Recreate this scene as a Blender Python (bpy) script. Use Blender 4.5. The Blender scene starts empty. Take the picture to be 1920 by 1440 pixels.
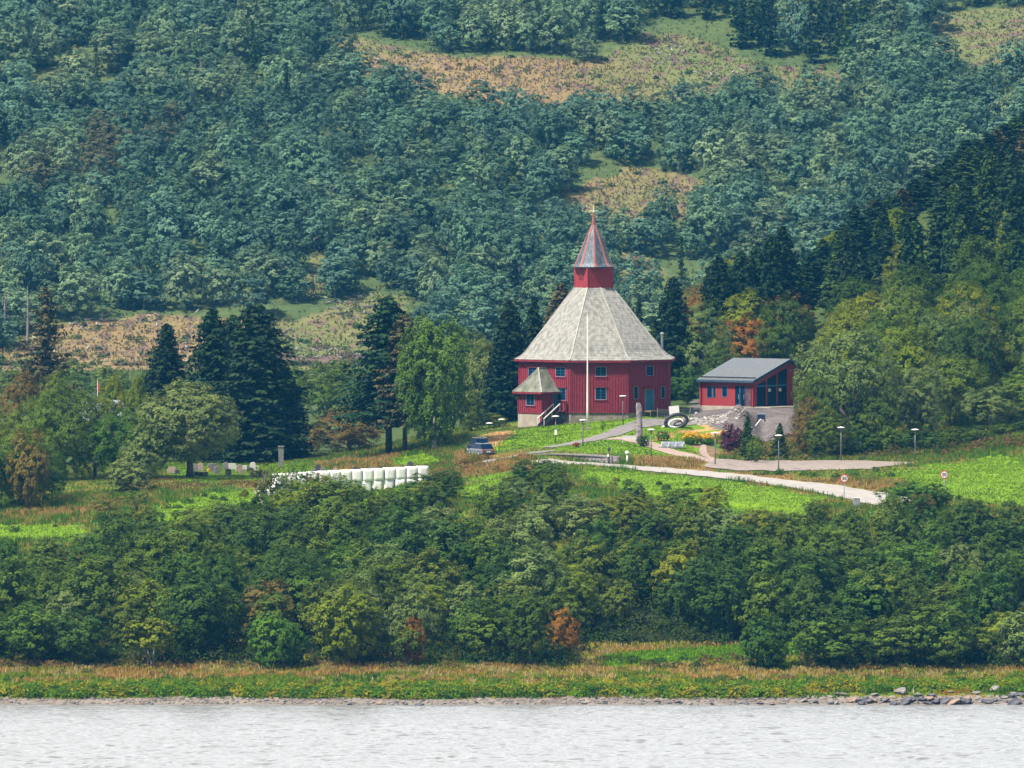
import bpy, math, random
import numpy as np
from mathutils import Vector, Matrix

scene = bpy.context.scene
COL = scene.collection
R = math.radians
RNG = np.random.default_rng(7)
random.seed(7)

# ------------------------------------------------------------------ camera, world, sun
FOC = 15000.0            # focal length in pixels of the 1920 px wide photograph
CAM_Z = 55.0
PITCH = math.atan((720 - 291) / FOC)
cam_d = bpy.data.cameras.new('camera')
cam_d.sensor_width = 36.0
cam_d.lens = FOC / 1920 * 36
cam_d.clip_start = 5
cam_d.clip_end = 6000
cam = bpy.data.objects.new('camera', cam_d)
cam.location = (0, 0, CAM_Z)
cam.rotation_euler = (R(90) - PITCH, 0, 0)
COL.objects.link(cam)
scene.camera = cam

SUN_EL, SUN_AZ = R(56), R(-126)          # azimuth measured from +Y towards +X: behind the camera, to the left
world = bpy.data.worlds.new('World')
scene.world = world
world.use_nodes = True
wn, wl = world.node_tree.nodes, world.node_tree.links
wn.clear()
w_out = wn.new('ShaderNodeOutputWorld')
w_bg = wn.new('ShaderNodeBackground')
w_bg.inputs['Strength'].default_value = 0.10
w_sky = wn.new('ShaderNodeTexSky')
w_sky.sky_type = 'NISHITA'
w_sky.sun_disc = False
w_sky.sun_elevation = SUN_EL
w_sky.sun_rotation = SUN_AZ % (2 * math.pi)
w_tc = wn.new('ShaderNodeTexCoord')
w_map = wn.new('ShaderNodeMapping')
w_map.inputs['Scale'].default_value = (1.5, 1.5, 4.0)
w_noise = wn.new('ShaderNodeTexNoise')
w_noise.inputs['Scale'].default_value = 2.2
w_noise.inputs['Detail'].default_value = 6
w_ramp = wn.new('ShaderNodeValToRGB')
w_ramp.color_ramp.elements[0].position = 0.30
w_ramp.color_ramp.elements[0].color = (0.45, 0.45, 0.45, 1)
w_ramp.color_ramp.elements[1].position = 0.55
w_ramp.color_ramp.elements[1].color = (0.95, 0.95, 0.95, 1)
w_mix = wn.new('ShaderNodeMixRGB')
CLOUD = 2.9
w_mix.inputs[2].default_value = (CLOUD, CLOUD * 0.985, CLOUD * 0.95, 1)
wl.new(w_tc.outputs['Generated'], w_map.inputs[0])
wl.new(w_map.outputs[0], w_noise.inputs['Vector'])
wl.new(w_noise.outputs['Fac'], w_ramp.inputs[0])
wl.new(w_ramp.outputs[0], w_mix.inputs[0])
wl.new(w_sky.outputs[0], w_mix.inputs[1])
# added bright cloud bank, out of view ahead, to whiten the water
w_sep = wn.new('ShaderNodeSeparateXYZ')
wl.new(w_tc.outputs['Generated'], w_sep.inputs[0])
w_ry = wn.new('ShaderNodeMapRange'); w_ry.inputs['From Min'].default_value = -0.1; w_ry.inputs['From Max'].default_value = 0.7
w_ry.inputs['To Min'].default_value = 0.0; w_ry.inputs['To Max'].default_value = 1.0; w_ry.interpolation_type = 'SMOOTHSTEP'
wl.new(w_sep.outputs[1], w_ry.inputs['Value'])
w_rz = wn.new('ShaderNodeMapRange'); w_rz.inputs['From Min'].default_value = 0.75; w_rz.inputs['From Max'].default_value = 0.30
w_rz.inputs['To Min'].default_value = 0.0; w_rz.inputs['To Max'].default_value = 1.0; w_rz.interpolation_type = 'SMOOTHSTEP'
wl.new(w_sep.outputs[2], w_rz.inputs['Value'])
w_mu = wn.new('ShaderNodeMath'); w_mu.operation = 'MULTIPLY'
wl.new(w_ry.outputs[0], w_mu.inputs[0]); wl.new(w_rz.outputs[0], w_mu.inputs[1])
w_gn = wn.new('ShaderNodeMath'); w_gn.operation = 'MULTIPLY_ADD'; w_gn.inputs[1].default_value = 5.2; w_gn.inputs[2].default_value = 1.0
wl.new(w_mu.outputs[0], w_gn.inputs[0])
w_sc = wn.new('ShaderNodeVectorMath'); w_sc.operation = 'SCALE'
wl.new(w_mix.outputs[0], w_sc.inputs[0]); wl.new(w_gn.outputs[0], w_sc.inputs['Scale'])
wl.new(w_sc.outputs[0], w_bg.inputs['Color'])
wl.new(w_bg.outputs[0], w_out.inputs['Surface'])

sun_d = bpy.data.lights.new('sun', 'SUN')
sun_d.energy = 5.0
sun_d.angle = R(4.0)
sun_d.color = (1.0, 0.92, 0.80)
sun = bpy.data.objects.new('sun', sun_d)
sv = Vector((math.sin(SUN_AZ) * math.cos(SUN_EL), math.cos(SUN_AZ) * math.cos(SUN_EL), math.sin(SUN_EL)))
sun.rotation_euler = sv.to_track_quat('Z', 'Y').to_euler()
sun.location = (0, 0, 300)
COL.objects.link(sun)

scene.view_settings.view_transform = 'Standard'
scene.view_settings.look = 'None'
scene.view_settings.gamma = 1.0
scene.view_settings.exposure = 0.88
scene.view_settings.use_curve_mapping = False
scene.cycles.max_bounces = 5
scene.cycles.diffuse_bounces = 1
scene.cycles.glossy_bounces = 2
scene.cycles.transmission_bounces = 3
scene.cycles.volume_bounces = 0
scene.cycles.transparent_max_bounces = 4
scene.cycles.use_denoising = True

# ------------------------------------------------------------------ photo pixel <-> world
SP, CP = math.sin(PITCH), math.cos(PITCH)

def P(px, row, Y):
    """world point at depth Y seen at pixel (px,row) of the photograph"""
    a, b = (px - 960) / FOC, (720 - row) / FOC
    dy = CP + b * SP
    t = Y / dy
    return Vector((a * t, Y, CAM_Z + t * (-SP + b * CP)))

def zrow(row, Y):
    return P(960, row, Y).z

def X(px, Y):
    return P(px, 800, Y).x

def pix(x, y, z):
    d = y * CP - (z - CAM_Z) * SP
    u = y * SP + (z - CAM_Z) * CP
    return 960 + FOC * x / d, 720 - FOC * u / d

def ppm(Y):
    return FOC / Y

# ------------------------------------------------------------------ materials
MATS = {}

def mat_new(name):
    m = bpy.data.materials.new(name)
    m.use_nodes = True
    nt = m.node_tree
    nt.nodes.clear()
    out = nt.nodes.new('ShaderNodeOutputMaterial')
    b = nt.nodes.new('ShaderNodeBsdfPrincipled')
    nt.links.new(b.outputs[0], out.inputs['Surface'])
    return m, nt, b, out

def mat_noise(name, c1, c2, scale=3.0, rough=0.7, bump=0.0, detail=6, stretch=(1, 1, 1), metal=0.0, spec=0.3, lo=0.35, hi=0.65, bscale=None):
    """surface whose own colour varies between c1 and c2"""
    if name in MATS:
        return MATS[name]
    m, nt, b, out = mat_new(name)
    N, L = nt.nodes, nt.links
    tc = N.new('ShaderNodeTexCoord')
    mp = N.new('ShaderNodeMapping')
    mp.inputs['Scale'].default_value = stretch
    nz = N.new('ShaderNodeTexNoise')
    nz.inputs['Scale'].default_value = scale
    nz.inputs['Detail'].default_value = detail
    rp = N.new('ShaderNodeValToRGB')
    rp.color_ramp.elements[0].position = lo
    rp.color_ramp.elements[1].position = hi
    rp.color_ramp.elements[0].color = (*c1, 1)
    rp.color_ramp.elements[1].color = (*c2, 1)
    L.new(tc.outputs['Object'], mp.inputs[0])
    L.new(mp.outputs[0], nz.inputs['Vector'])
    L.new(nz.outputs['Fac'], rp.inputs[0])
    L.new(rp.outputs[0], b.inputs['Base Color'])
    b.inputs['Roughness'].default_value = rough
    b.inputs['Metallic'].default_value = metal
    b.inputs['Specular IOR Level'].default_value = spec
    if bump:
        bp = N.new('ShaderNodeBump')
        bp.inputs['Strength'].default_value = bump
        bp.inputs['Distance'].default_value = 0.05
        n2 = N.new('ShaderNodeTexNoise')
        n2.inputs['Scale'].default_value = bscale or scale * 3
        n2.inputs['Detail'].default_value = 5
        L.new(mp.outputs[0], n2.inputs['Vector'])
        L.new(n2.outputs['Fac'], bp.inputs['Height'])
        L.new(bp.outputs[0], b.inputs['Normal'])
    MATS[name] = m
    return m

def mat_foliage(name, c_dark, c_light, hue=0.02, val=0.22, transl=0.28):
    """leaves: colour differs leaf by leaf, clump by clump and tree by tree"""
    if name in MATS:
        return MATS[name]
    m, nt, b, out = mat_new(name)
    N, L = nt.nodes, nt.links
    at = N.new('ShaderNodeAttribute')
    at.attribute_name = 'lv'
    sx = N.new('ShaderNodeSeparateXYZ')
    L.new(at.outputs['Vector'], sx.inputs[0])
    oi = N.new('ShaderNodeObjectInfo')
    ad = N.new('ShaderNodeMath'); ad.operation = 'ADD'
    L.new(sx.outputs[1], ad.inputs[0]); L.new(oi.outputs['Random'], ad.inputs[1])
    fr = N.new('ShaderNodeMath'); fr.operation = 'FRACT'
    L.new(ad.outputs[0], fr.inputs[0])
    f1 = N.new('ShaderNodeMath'); f1.operation = 'MULTIPLY'; f1.inputs[1].default_value = 0.28
    L.new(sx.outputs[0], f1.inputs[0])
    f2 = N.new('ShaderNodeMath'); f2.operation = 'MULTIPLY_ADD'; f2.inputs[1].default_value = 0.50
    L.new(sx.outputs[2], f2.inputs[0]); L.new(f1.outputs[0], f2.inputs[2])
    mx = N.new('ShaderNodeMixRGB')
    mx.inputs[1].default_value = (*c_dark, 1); mx.inputs[2].default_value = (*c_light, 1)
    L.new(f2.outputs[0], mx.inputs[0])
    hs = N.new('ShaderNodeHueSaturation')
    mh = N.new('ShaderNodeMapRange')
    mh.inputs['To Min'].default_value = 0.5 - hue; mh.inputs['To Max'].default_value = 0.5 + hue
    L.new(fr.outputs[0], mh.inputs['Value']); L.new(mh.outputs[0], hs.inputs['Hue'])
    f7 = N.new('ShaderNodeMath'); f7.operation = 'MULTIPLY'; f7.inputs[1].default_value = 7.31
    L.new(fr.outputs[0], f7.inputs[0])
    f8 = N.new('ShaderNodeMath'); f8.operation = 'FRACT'
    L.new(f7.outputs[0], f8.inputs[0])
    mv = N.new('ShaderNodeMapRange')
    mv.inputs['To Min'].default_value = 1 - val; mv.inputs['To Max'].default_value = 1 + val
    L.new(f8.outputs[0], mv.inputs['Value']); L.new(mv.outputs[0], hs.inputs['Value'])
    L.new(mx.outputs[0], hs.inputs['Color'])
    L.new(hs.outputs[0], b.inputs['Base Color'])
    b.inputs['Roughness'].default_value = 0.7
    b.inputs['Specular IOR Level'].default_value = 0.07
    tr = N.new('ShaderNodeBsdfTranslucent')
    L.new(hs.outputs[0], tr.inputs['Color'])
    ms = N.new('ShaderNodeMixShader'); ms.inputs[0].default_value = transl
    L.new(b.outputs[0], ms.inputs[1]); L.new(tr.outputs[0], ms.inputs[2])
    L.new(ms.outputs[0], out.inputs['Surface'])
    MATS[name] = m
    return m

def mat_attr(name, rough=0.8, transl=0.0, nscale=None, namp=0.35, bump=0.0, bscale=4.0, spec=0.03):
    """base colour from the mesh's own 'col' attribute, broken up by noise"""
    m, nt, b, out = mat_new(name)
    N, L = nt.nodes, nt.links
    at = N.new('ShaderNodeAttribute'); at.attribute_name = 'col'
    last = at.outputs['Color']
    if nscale:
        tc = N.new('ShaderNodeTexCoord')
        for k, sc in enumerate(nscale):
            nz = N.new('ShaderNodeTexNoise'); nz.inputs['Scale'].default_value = sc
            nz.inputs['Detail'].default_value = 5
            L.new(tc.outputs['Object'], nz.inputs['Vector'])
            mr = N.new('ShaderNodeMapRange')
            mr.inputs['From Min'].default_value = 0.3; mr.inputs['From Max'].default_value = 0.7
            mr.inputs['To Min'].default_value = 1 - namp; mr.inputs['To Max'].default_value = 1 + namp
            L.new(nz.outputs['Fac'], mr.inputs['Value'])
            mm = N.new('ShaderNodeVectorMath'); mm.operation = 'SCALE'
            L.new(last, mm.inputs[0]); L.new(mr.outputs[0], mm.inputs['Scale'])
            last = mm.outputs[0]
    L.new(last, b.inputs['Base Color'])
    b.inputs['Roughness'].default_value = rough
    b.inputs['Specular IOR Level'].default_value = spec
    if bump:
        tc = N.new('ShaderNodeTexCoord')
        nz = N.new('ShaderNodeTexNoise'); nz.inputs['Scale'].default_value = bscale; nz.inputs['Detail'].default_value = 6
        L.new(tc.outputs['Object'], nz.inputs['Vector'])
        bp = N.new('ShaderNodeBump'); bp.inputs['Strength'].default_value = bump; bp.inputs['Distance'].default_value = 0.2
        L.new(nz.outputs['Fac'], bp.inputs['Height']); L.new(bp.outputs[0], b.inputs['Normal'])
    if transl:
        tr = N.new('ShaderNodeBsdfTranslucent')
        L.new(last, tr.inputs['Color'])
        ms = N.new('ShaderNodeMixShader'); ms.inputs[0].default_value = transl
        L.new(b.outputs[0], ms.inputs[1]); L.new(tr.outputs[0], ms.inputs[2])
        L.new(ms.outputs[0], out.inputs['Surface'])
    MATS[name] = m
    return m

# ------------------------------------------------------------------ mesh helpers
def link(name, me, parent=None, mats=()):
    o = bpy.data.objects.new(name, me)
    COL.objects.link(o)
    for m in mats:
        me.materials.append(m)
    if parent is not None:
        o.parent = parent
    return o

def tag(o, label=None, cat=None, group=None, kind=None):
    if label: o['label'] = label
    if cat: o['category'] = cat
    if group: o['group'] = group
    if kind: o['kind'] = kind
    return o

def empty(name, loc, label, cat, group=None, rz=0.0):
    o = bpy.data.objects.new(name, None)
    o.empty_display_size = 0.5
    o.location = loc
    o.rotation_euler = (0, 0, rz)
    COL.objects.link(o)
    return tag(o, label, cat, group)

def np_mesh(name, verts, faces, attrs=None, colattr=None, mat_idx=None, smooth=False):
    """verts (n,3), faces (m,k) with k constant"""
    me = bpy.data.meshes.new(name)
    n, (m, k) = len(verts), faces.shape
    me.vertices.add(n)
    me.vertices.foreach_set('co', np.asarray(verts, dtype=np.float32).ravel())
    me.loops.add(m * k)
    me.loops.foreach_set('vertex_index', faces.astype(np.int32).ravel())
    me.polygons.add(m)
    me.polygons.foreach_set('loop_start', np.arange(0, m * k, k, dtype=np.int32))
    if mat_idx is not None:
        me.polygons.foreach_set('material_index', mat_idx.astype(np.int32))
    me.polygons.foreach_set('use_smooth', np.full(m, smooth, dtype=bool))
    me.update(calc_edges=True)
    if attrs is not None:
        a = me.attributes.new('lv', 'FLOAT_VECTOR', 'FACE')
        a.data.foreach_set('vector', np.asarray(attrs, dtype=np.float32).ravel())
    if colattr is not None:
        dom = 'FACE' if len(colattr) == m and len(colattr) != n else 'POINT'
        a = me.attributes.new('col', 'FLOAT_COLOR', dom)
        c4 = np.ones((len(colattr), 4), dtype=np.float32)
        c4[:, :3] = colattr
        a.data.foreach_set('color', c4.ravel())
    return me

class MB:
    """collects polygons and links them as ONE mesh object"""
    def __init__(s):
        s.v, s.f, s.mi = [], [], []
    def add(s, verts, faces, mi=0):
        o = len(s.v)
        s.v += [tuple(v) for v in verts]
        s.f += [tuple(o + i for i in f) for f in faces]
        s.mi += [mi] * len(faces)
        return s
    def box(s, c, size, rz=0.0, mi=0, rx=0.0, ry=0.0):
        M = Matrix.Translation(Vector(c)) @ Matrix.Rotation(rz, 4, 'Z') @ Matrix.Rotation(ry, 4, 'Y') @ Matrix.Rotation(rx, 4, 'X')
        hx, hy, hz = size[0] / 2, size[1] / 2, size[2] / 2
        vs = [M @ Vector((sx * hx, sy * hy, sz * hz)) for sz in (-1, 1) for sy in (-1, 1) for sx in (-1, 1)]
        return s.add(vs, [(0, 2, 3, 1), (4, 5, 7, 6), (0, 1, 5, 4), (2, 6, 7, 3), (0, 4, 6, 2), (1, 3, 7, 5)], mi)
    def beam(s, a, b, w, h, mi=0, up=(0, 0, 1)):
        a, b = Vector(a), Vector(b)
        d = (b - a).normalized()
        u = Vector(up)
        sd = d.cross(u)
        if sd.length < 1e-4:
            sd = d.cross(Vector((1, 0, 0)))
        sd.normalize()
        u = sd.cross(d).normalized()
        vs = []
        for p in (a, b):
            for k1, k2 in ((-1, -1), (1, -1), (1, 1), (-1, 1)):
                vs.append(p + sd * (k1 * w / 2) + u * (k2 * h / 2))
        return s.add(vs, [(0, 1, 2, 3), (7, 6, 5, 4), (0, 4, 5, 1), (1, 5, 6, 2), (2, 6, 7, 3), (3, 7, 4, 0)], mi)
    def tube(s, pts, radii, n=8, mi=0, cap=True):
        pts = [Vector(p) for p in pts]
        rings = []
        for i, p in enumerate(pts):
            d = (pts[min(i + 1, len(pts) - 1)] - pts[max(i - 1, 0)]).normalized()
            ref = Vector((0, 1, 0)) if abs(d.z) > 0.8 else Vector((0, 0, 1))
            a = d.cross(ref).normalized()
            b = d.cross(a).normalized()
            rings.append([p + (a * math.cos(2 * math.pi * k / n) + b * math.sin(2 * math.pi * k / n)) * radii[i] for k in range(n)])
        vs = [v for r in rings for v in r]
        fs = []
        for i in range(len(pts) - 1):
            for k in range(n):
                k2 = (k + 1) % n
                fs.append((i * n + k, i * n + k2, (i + 1) * n + k2, (i + 1) * n + k))
        if cap:
            fs.append(tuple(range(n - 1, -1, -1)))
            fs.append(tuple((len(pts) - 1) * n + k for k in range(n)))
        return s.add(vs, fs, mi)
    def lathe(s, c, prof, n=16, mi=0):
        """prof: list of (r,z)"""
        c = Vector(c)
        vs, fs = [], []
        for r, z in prof:
            for k in range(n):
                a = 2 * math.pi * k / n
                vs.append(c + Vector((r * math.cos(a), r * math.sin(a), z)))
        for i in range(len(prof) - 1):
            for k in range(n):
                k2 = (k + 1) % n
                fs.append((i * n + k, i * n + k2, (i + 1) * n + k2, (i + 1) * n + k))
        fs.append(tuple(range(n - 1, -1, -1)))
        fs.append(tuple((len(prof) - 1) * n + k for k in range(n)))
        return s.add(vs, fs, mi)
    def build(s, name, mats, parent=None, smooth=False, bevel=0.0):
        me = bpy.data.meshes.new(name)
        me.from_pydata(s.v, [], s.f)
        if not isinstance(mats, (list, tuple)):
            mats = [mats]
        for p, k in zip(me.polygons, s.mi):
            p.material_index = k
            p.use_smooth = smooth
        me.update()
        o = link(name, me, parent, mats)
        if bevel:
            bv = o.modifiers.new('bevel', 'BEVEL')
            bv.width = bevel; bv.segments = 2; bv.limit_method = 'ANGLE'
        return o
# ------------------------------------------------------------------ noise in numpy
_perm = np.random.default_rng(3).random((256, 256))

def vnoise(x, y):
    x = np.asarray(x, float); y = np.asarray(y, float)
    xi, yi = np.floor(x).astype(int), np.floor(y).astype(int)
    fx, fy = x - xi, y - yi
    fx = fx * fx * (3 - 2 * fx); fy = fy * fy * (3 - 2 * fy)
    g = lambda a, b: _perm[a & 255, b & 255]
    return ((g(xi, yi) * (1 - fx) + g(xi + 1, yi) * fx) * (1 - fy)
            + (g(xi, yi + 1) * (1 - fx) + g(xi + 1, yi + 1) * fx) * fy)

def fbm(x, y, o=4):
    s, a, t = 0, 1.0, 0.0
    for k in range(o):
        s = s + a * vnoise(x * 2 ** k + 17.3 * k, y * 2 ** k + 5.1 * k)
        t += a; a *= 0.5
    return s / t

# ------------------------------------------------------------------ the land: height by column and depth
# each column: ('r', row) = ground seen at that row of the photograph, ('z', height)
FRONT = [(600, 'z', -5), (760, 'z', -2.5), (799.2, 'z', -0.25), (800.6, 'z', 0.05), (802.6, 'z', 0.42), (803.6, 'z', 0.75), (806, 'z', 1.0), (812, 'z', 1.5)]
FRONT_L = FRONT + [(821, 'z', 2.3), (850, 'r', 1160), (872, 'r', 1075)]
FRONT_C = FRONT + [(821, 'z', 2.2), (836, 'z', 3.9), (850, 'r', 1150), (872, 'r', 1062)]
FRONT_R = FRONT + [(821, 'z', 2.0), (850, 'r', 1152), (868, 'r', 1070)]
LAND = {
 -250: FRONT_L + [(890, 'r', 1003), (905, 'r', 965), (925, 'r', 935), (945, 'r', 905), (965, 'z', 16.5), (1010, 'z', 16), (1300, 'z', 16), (1400, 'z', 18)],
 0: FRONT_L + [(890, 'r', 1003), (905, 'r', 965), (925, 'r', 935), (945, 'r', 905), (965, 'z', 16.3), (1010, 'z', 16), (1300, 'z', 16), (1400, 'z', 18)],
 160: FRONT_L + [(890, 'r', 998), (905, 'r', 960), (925, 'r', 930), (945, 'r', 904), (965, 'z', 16.5), (1010, 'z', 16), (1300, 'z', 16), (1400, 'z', 18)],
 330: FRONT_L + [(890, 'r', 990), (905, 'r', 955), (925, 'r', 922), (935, 'r', 905), (950, 'r', 894), (975, 'r', 880), (1000, 'z', 16.5), (1300, 'z', 16), (1400, 'z', 18)],
 500: FRONT_L + [(890, 'r', 975), (905, 'r', 955), (924, 'r', 934), (935, 'r', 912), (950, 'r', 895), (975, 'r', 879), (1000, 'z', 16.6), (1300, 'z', 16), (1400, 'z', 18)],
 700: FRONT_L + [(890, 'r', 965), (905, 'r', 940), (930, 'r', 918), (950, 'r', 890), (970, 'r', 868), (1000, 'z', 18), (1050, 'z', 18), (1300, 'z', 16.5), (1400, 'z', 18)],
 900: FRONT_L + [(890, 'r', 955), (905, 'r', 930), (925, 'r', 900), (945, 'r', 873), (958, 'r', 853), (975, 'r', 830), (990, 'r', 812), (1010, 'z', 20.8), (1050, 'z', 20), (1300, 'z', 17), (1400, 'z', 18)],
 1000: FRONT_C + [(890, 'r', 950), (905, 'r', 925), (925, 'r', 893), (940, 'r', 868), (947, 'r', 856), (960, 'r', 838), (975, 'r', 820), (988, 'r', 804), (1010, 'z', 21.6), (1050, 'z', 21), (1300, 'z', 17), (1400, 'z', 18)],
 1100: FRONT_C + [(890, 'r', 948), (905, 'r', 915), (920, 'r', 885), (936, 'r', 870), (941, 'r', 864), (948, 'r', 850), (965, 'r', 828), (980, 'r', 808), (990, 'r', 796), (1010, 'z', 22.5), (1050, 'z', 22), (1300, 'z', 17), (1400, 'z', 18)],
 1200: FRONT_C + [(890, 'r', 945), (905, 'r', 915), (918, 'r', 893), (930, 'r', 879), (940, 'r', 866), (955, 'r', 841), (975, 'r', 810), (990, 'r', 788), (1000, 'r', 774), (1012, 'z', 23.1), (1050, 'z', 22.5), (1300, 'z', 17), (1400, 'z', 18)],
 1300: FRONT_C + [(890, 'r', 940), (905, 'r', 910), (922, 'r', 887), (935, 'r', 868), (950, 'r', 850), (970, 'r', 826), (985, 'r', 800), (1000, 'r', 776), (1015, 'z', 23.2), (1050, 'z', 23.4), (1100, 'z', 26), (1200, 'z', 22), (1300, 'z', 17), (1400, 'z', 18)],
 1400: FRONT_C + [(888, 'r', 945), (900, 'r', 917), (914, 'r', 898), (923, 'r', 884), (953, 'r', 862), (958, 'r', 853), (970, 'r', 826), (985, 'r', 790), (993, 'r', 770), (1005, 'z', 23.5), (1040, 'z', 23.8), (1080, 'z', 28), (1130, 'z', 30), (1250, 'z', 20), (1300, 'z', 17), (1400, 'z', 18)],
 1500: FRONT_C + [(885, 'r', 950), (897, 'r', 926), (907, 'r', 911), (922, 'r', 885), (953, 'r', 862), (965, 'r', 845), (985, 'r', 795), (993, 'r', 770), (1030, 'z', 24), (1080, 'z', 32), (1130, 'z', 36), (1250, 'z', 24), (1350, 'z', 17), (1400, 'z', 18)],
 1600: FRONT_R + [(880, 'r', 975), (893, 'r', 943), (901, 'r', 925), (915, 'r', 892), (925, 'r', 880), (950, 'r', 864), (960, 'r', 856), (990, 'z', 21.5), (1040, 'z', 29), (1100, 'z', 39), (1150, 'z', 42), (1280, 'z', 24), (1380, 'z', 17), (1400, 'z', 18)],
 1700: FRONT_R + [(885, 'r', 962), (897, 'r', 937), (912, 'r', 903), (935, 'r', 871), (950, 'r', 860), (965, 'z', 19.6), (1000, 'z', 24), (1060, 'z', 34), (1120, 'z', 46), (1170, 'z', 48), (1300, 'z', 28), (1400, 'z', 18)],
 1800: FRONT_R + [(880, 'r', 965), (895, 'r', 940), (920, 'r', 892), (945, 'r', 863), (960, 'z', 19.8), (1000, 'z', 26), (1060, 'z', 37), (1130, 'z', 50), (1180, 'z', 53), (1320, 'z', 30), (1400, 'z', 19)],
 1920: FRONT_R + [(880, 'r', 960), (895, 'r', 938), (920, 'r', 880), (945, 'r', 853), (960, 'z', 21), (1000, 'z', 28), (1060, 'z', 40), (1130, 'z', 54), (1190, 'z', 58), (1330, 'z', 34), (1420, 'z', 22)],
 2200: FRONT_R + [(880, 'r', 955), (895, 'r', 930), (920, 'r', 872), (945, 'r', 845), (960, 'z', 23), (1000, 'z', 31), (1060, 'z', 45), (1130, 'z', 60), (1190, 'z', 64), (1330, 'z', 38), (1420, 'z', 24)],
}
YG = np.arange(600, 2401, 1.0)
UG = np.array(sorted(LAND), float)
_cols = []
for u in sorted(LAND):
    ys, zs = [], []
    for (Y, k, v) in LAND[u]:
        ys.append(Y); zs.append(v if k == 'z' else zrow(v, Y))
    y0, z0 = ys[-1], zs[-1]
    for Y in (1450, 1500, 1600, 1700, 1800, 2000, 2400):
        ys.append(Y); zs.append(max(z0 if Y < 1455 else 0, 18 + (Y - 1400) * 0.285))
    z = np.interp(YG, ys, zs)
    ker = np.array([1, 2, 3, 2, 1], float); ker /= ker.sum()
    zz = z.copy()
    zz[:] = np.convolve(np.pad(z, 2, mode='edge'), ker, mode='valid')
    far = np.convolve(np.pad(zz, 15, mode='edge'), np.ones(31) / 31, mode='valid')
    w = np.clip((YG - 1010) / 40, 0, 1)
    _cols.append(zz * (1 - w) + far * w)
ZG = np.array(_cols)                     # (columns, depths)

def G(x, y):
    """height of the land"""
    x = np.asarray(x, float); y = np.asarray(y, float)
    u = np.clip(960 + FOC * x / np.maximum(y, 300), UG[0], UG[-1] - 1e-3)
    i = np.clip(np.searchsorted(UG, u, side='right') - 1, 0, len(UG) - 2)
    t = (u - UG[i]) / (UG[i + 1] - UG[i])
    yy = np.clip(y, 600, 2399) - 600
    j = np.clip(yy.astype(int), 0, len(YG) - 2)
    s = yy - j
    a = ZG[i, j] * (1 - s) + ZG[i, j + 1] * s
    b = ZG[i + 1, j] * (1 - s) + ZG[i + 1, j + 1] * s
    z = a * (1 - t) + b * t
    hill = np.clip((y - 1395) / 60, 0, 1)
    z = z + hill * (6 * (fbm(x / 75 + 3, y / 75, 2) - 0.5) + 3.0 * (fbm(x / 22, y / 22, 2) - 0.5))
    z = z + 0.55 * (fbm(x / 9 + 31, x * 0 + 2.5, 3) - 0.5) * np.exp(-((y - 803.5) / 3.5) ** 2)
    near = np.clip((y - 803) / 10, 0, 1) * (1 - hill)
    z = z + near * 0.22 * (fbm(x / 4.5, y / 4.5, 3) - 0.5)
    for (u0, Y0, a, su, sy) in ((1384, 984, 2.3, 22, 5), (1480, 978, 2.0, 20, 6), (1432, 980, -1.0, 14, 8)):
        z = z + a * np.exp(-((960 + FOC * x / np.maximum(y, 300) - u0) / su) ** 2 - ((y - Y0) / sy) ** 2)
    return z

def Gf(x, y):
    return float(G(x, y))

def inpoly(px, py, poly):
    px = np.asarray(px, float); py = np.asarray(py, float)
    r = np.zeros(px.shape, bool)
    n = len(poly)
    for i in range(n):
        x1, y1 = poly[i]; x2, y2 = poly[(i + 1) % n]
        c = ((y1 > py) != (y2 > py))
        with np.errstate(divide='ignore', invalid='ignore'):
            xi = (x2 - x1) * (py - y1) / (y2 - y1 + 1e-12) + x1
        r ^= c & (px < xi)
    return r

def pixv(x, y, z):
    d = y * CP - (z - CAM_Z) * SP
    u = y * SP + (z - CAM_Z) * CP
    return 960 + FOC * x / d, 720 - FOC * u / d

# patches of ground (outlines as the photograph shows them, looked up on the land itself)
HILL_CLEAR = [
 [(-200, 700), (0, 655), (120, 608), (280, 588), (430, 600), (560, 602), (640, 575), (700, 548), (780, 560), (760, 700), (600, 720), (300, 730), (-200, 740)],
 [(590, 20), (640, 55), (690, 75), (880, 112), (1000, 105), (1110, 118), (1160, 95), (1180, 62), (1260, 60), (1340, 80), (1420, 118), (1560, 130), (1620, 150), (1600, 158), (1480, 168), (1290, 190), (1180, 190), (1000, 205), (900, 192), (700, 145), (650, 100), (600, 60)],
 [(1095, 345), (1180, 315), (1270, 322), (1330, 350), (1300, 400), (1240, 425), (1150, 430), (1060, 400), (1030, 385)],
 [(1740, 30), (1920, 10), (2100, 10), (2100, 110), (1850, 125), (1770, 100)],
 [(55, 170), (110, 110), (150, 85), (175, 130), (130, 190), (60, 225), (30, 215)],
 [(590, 470), (630, 500), (640, 540), (585, 560), (570, 520)],
 [(1150, 480), (1200, 470), (1250, 520), (1190, 545), (1150, 520)],
 [(740, 300), (790, 305), (780, 335), (745, 330)],
 [(770, 530), (860, 520), (870, 550), (800, 560)],
]
MEADOW_BRIGHT = [[(1110, 1236), (1200, 1222), (1380, 1212), (1520, 1206), (1560, 1222), (1500, 1236), (1390, 1240), (1240, 1250), (1130, 1254)]]
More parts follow.
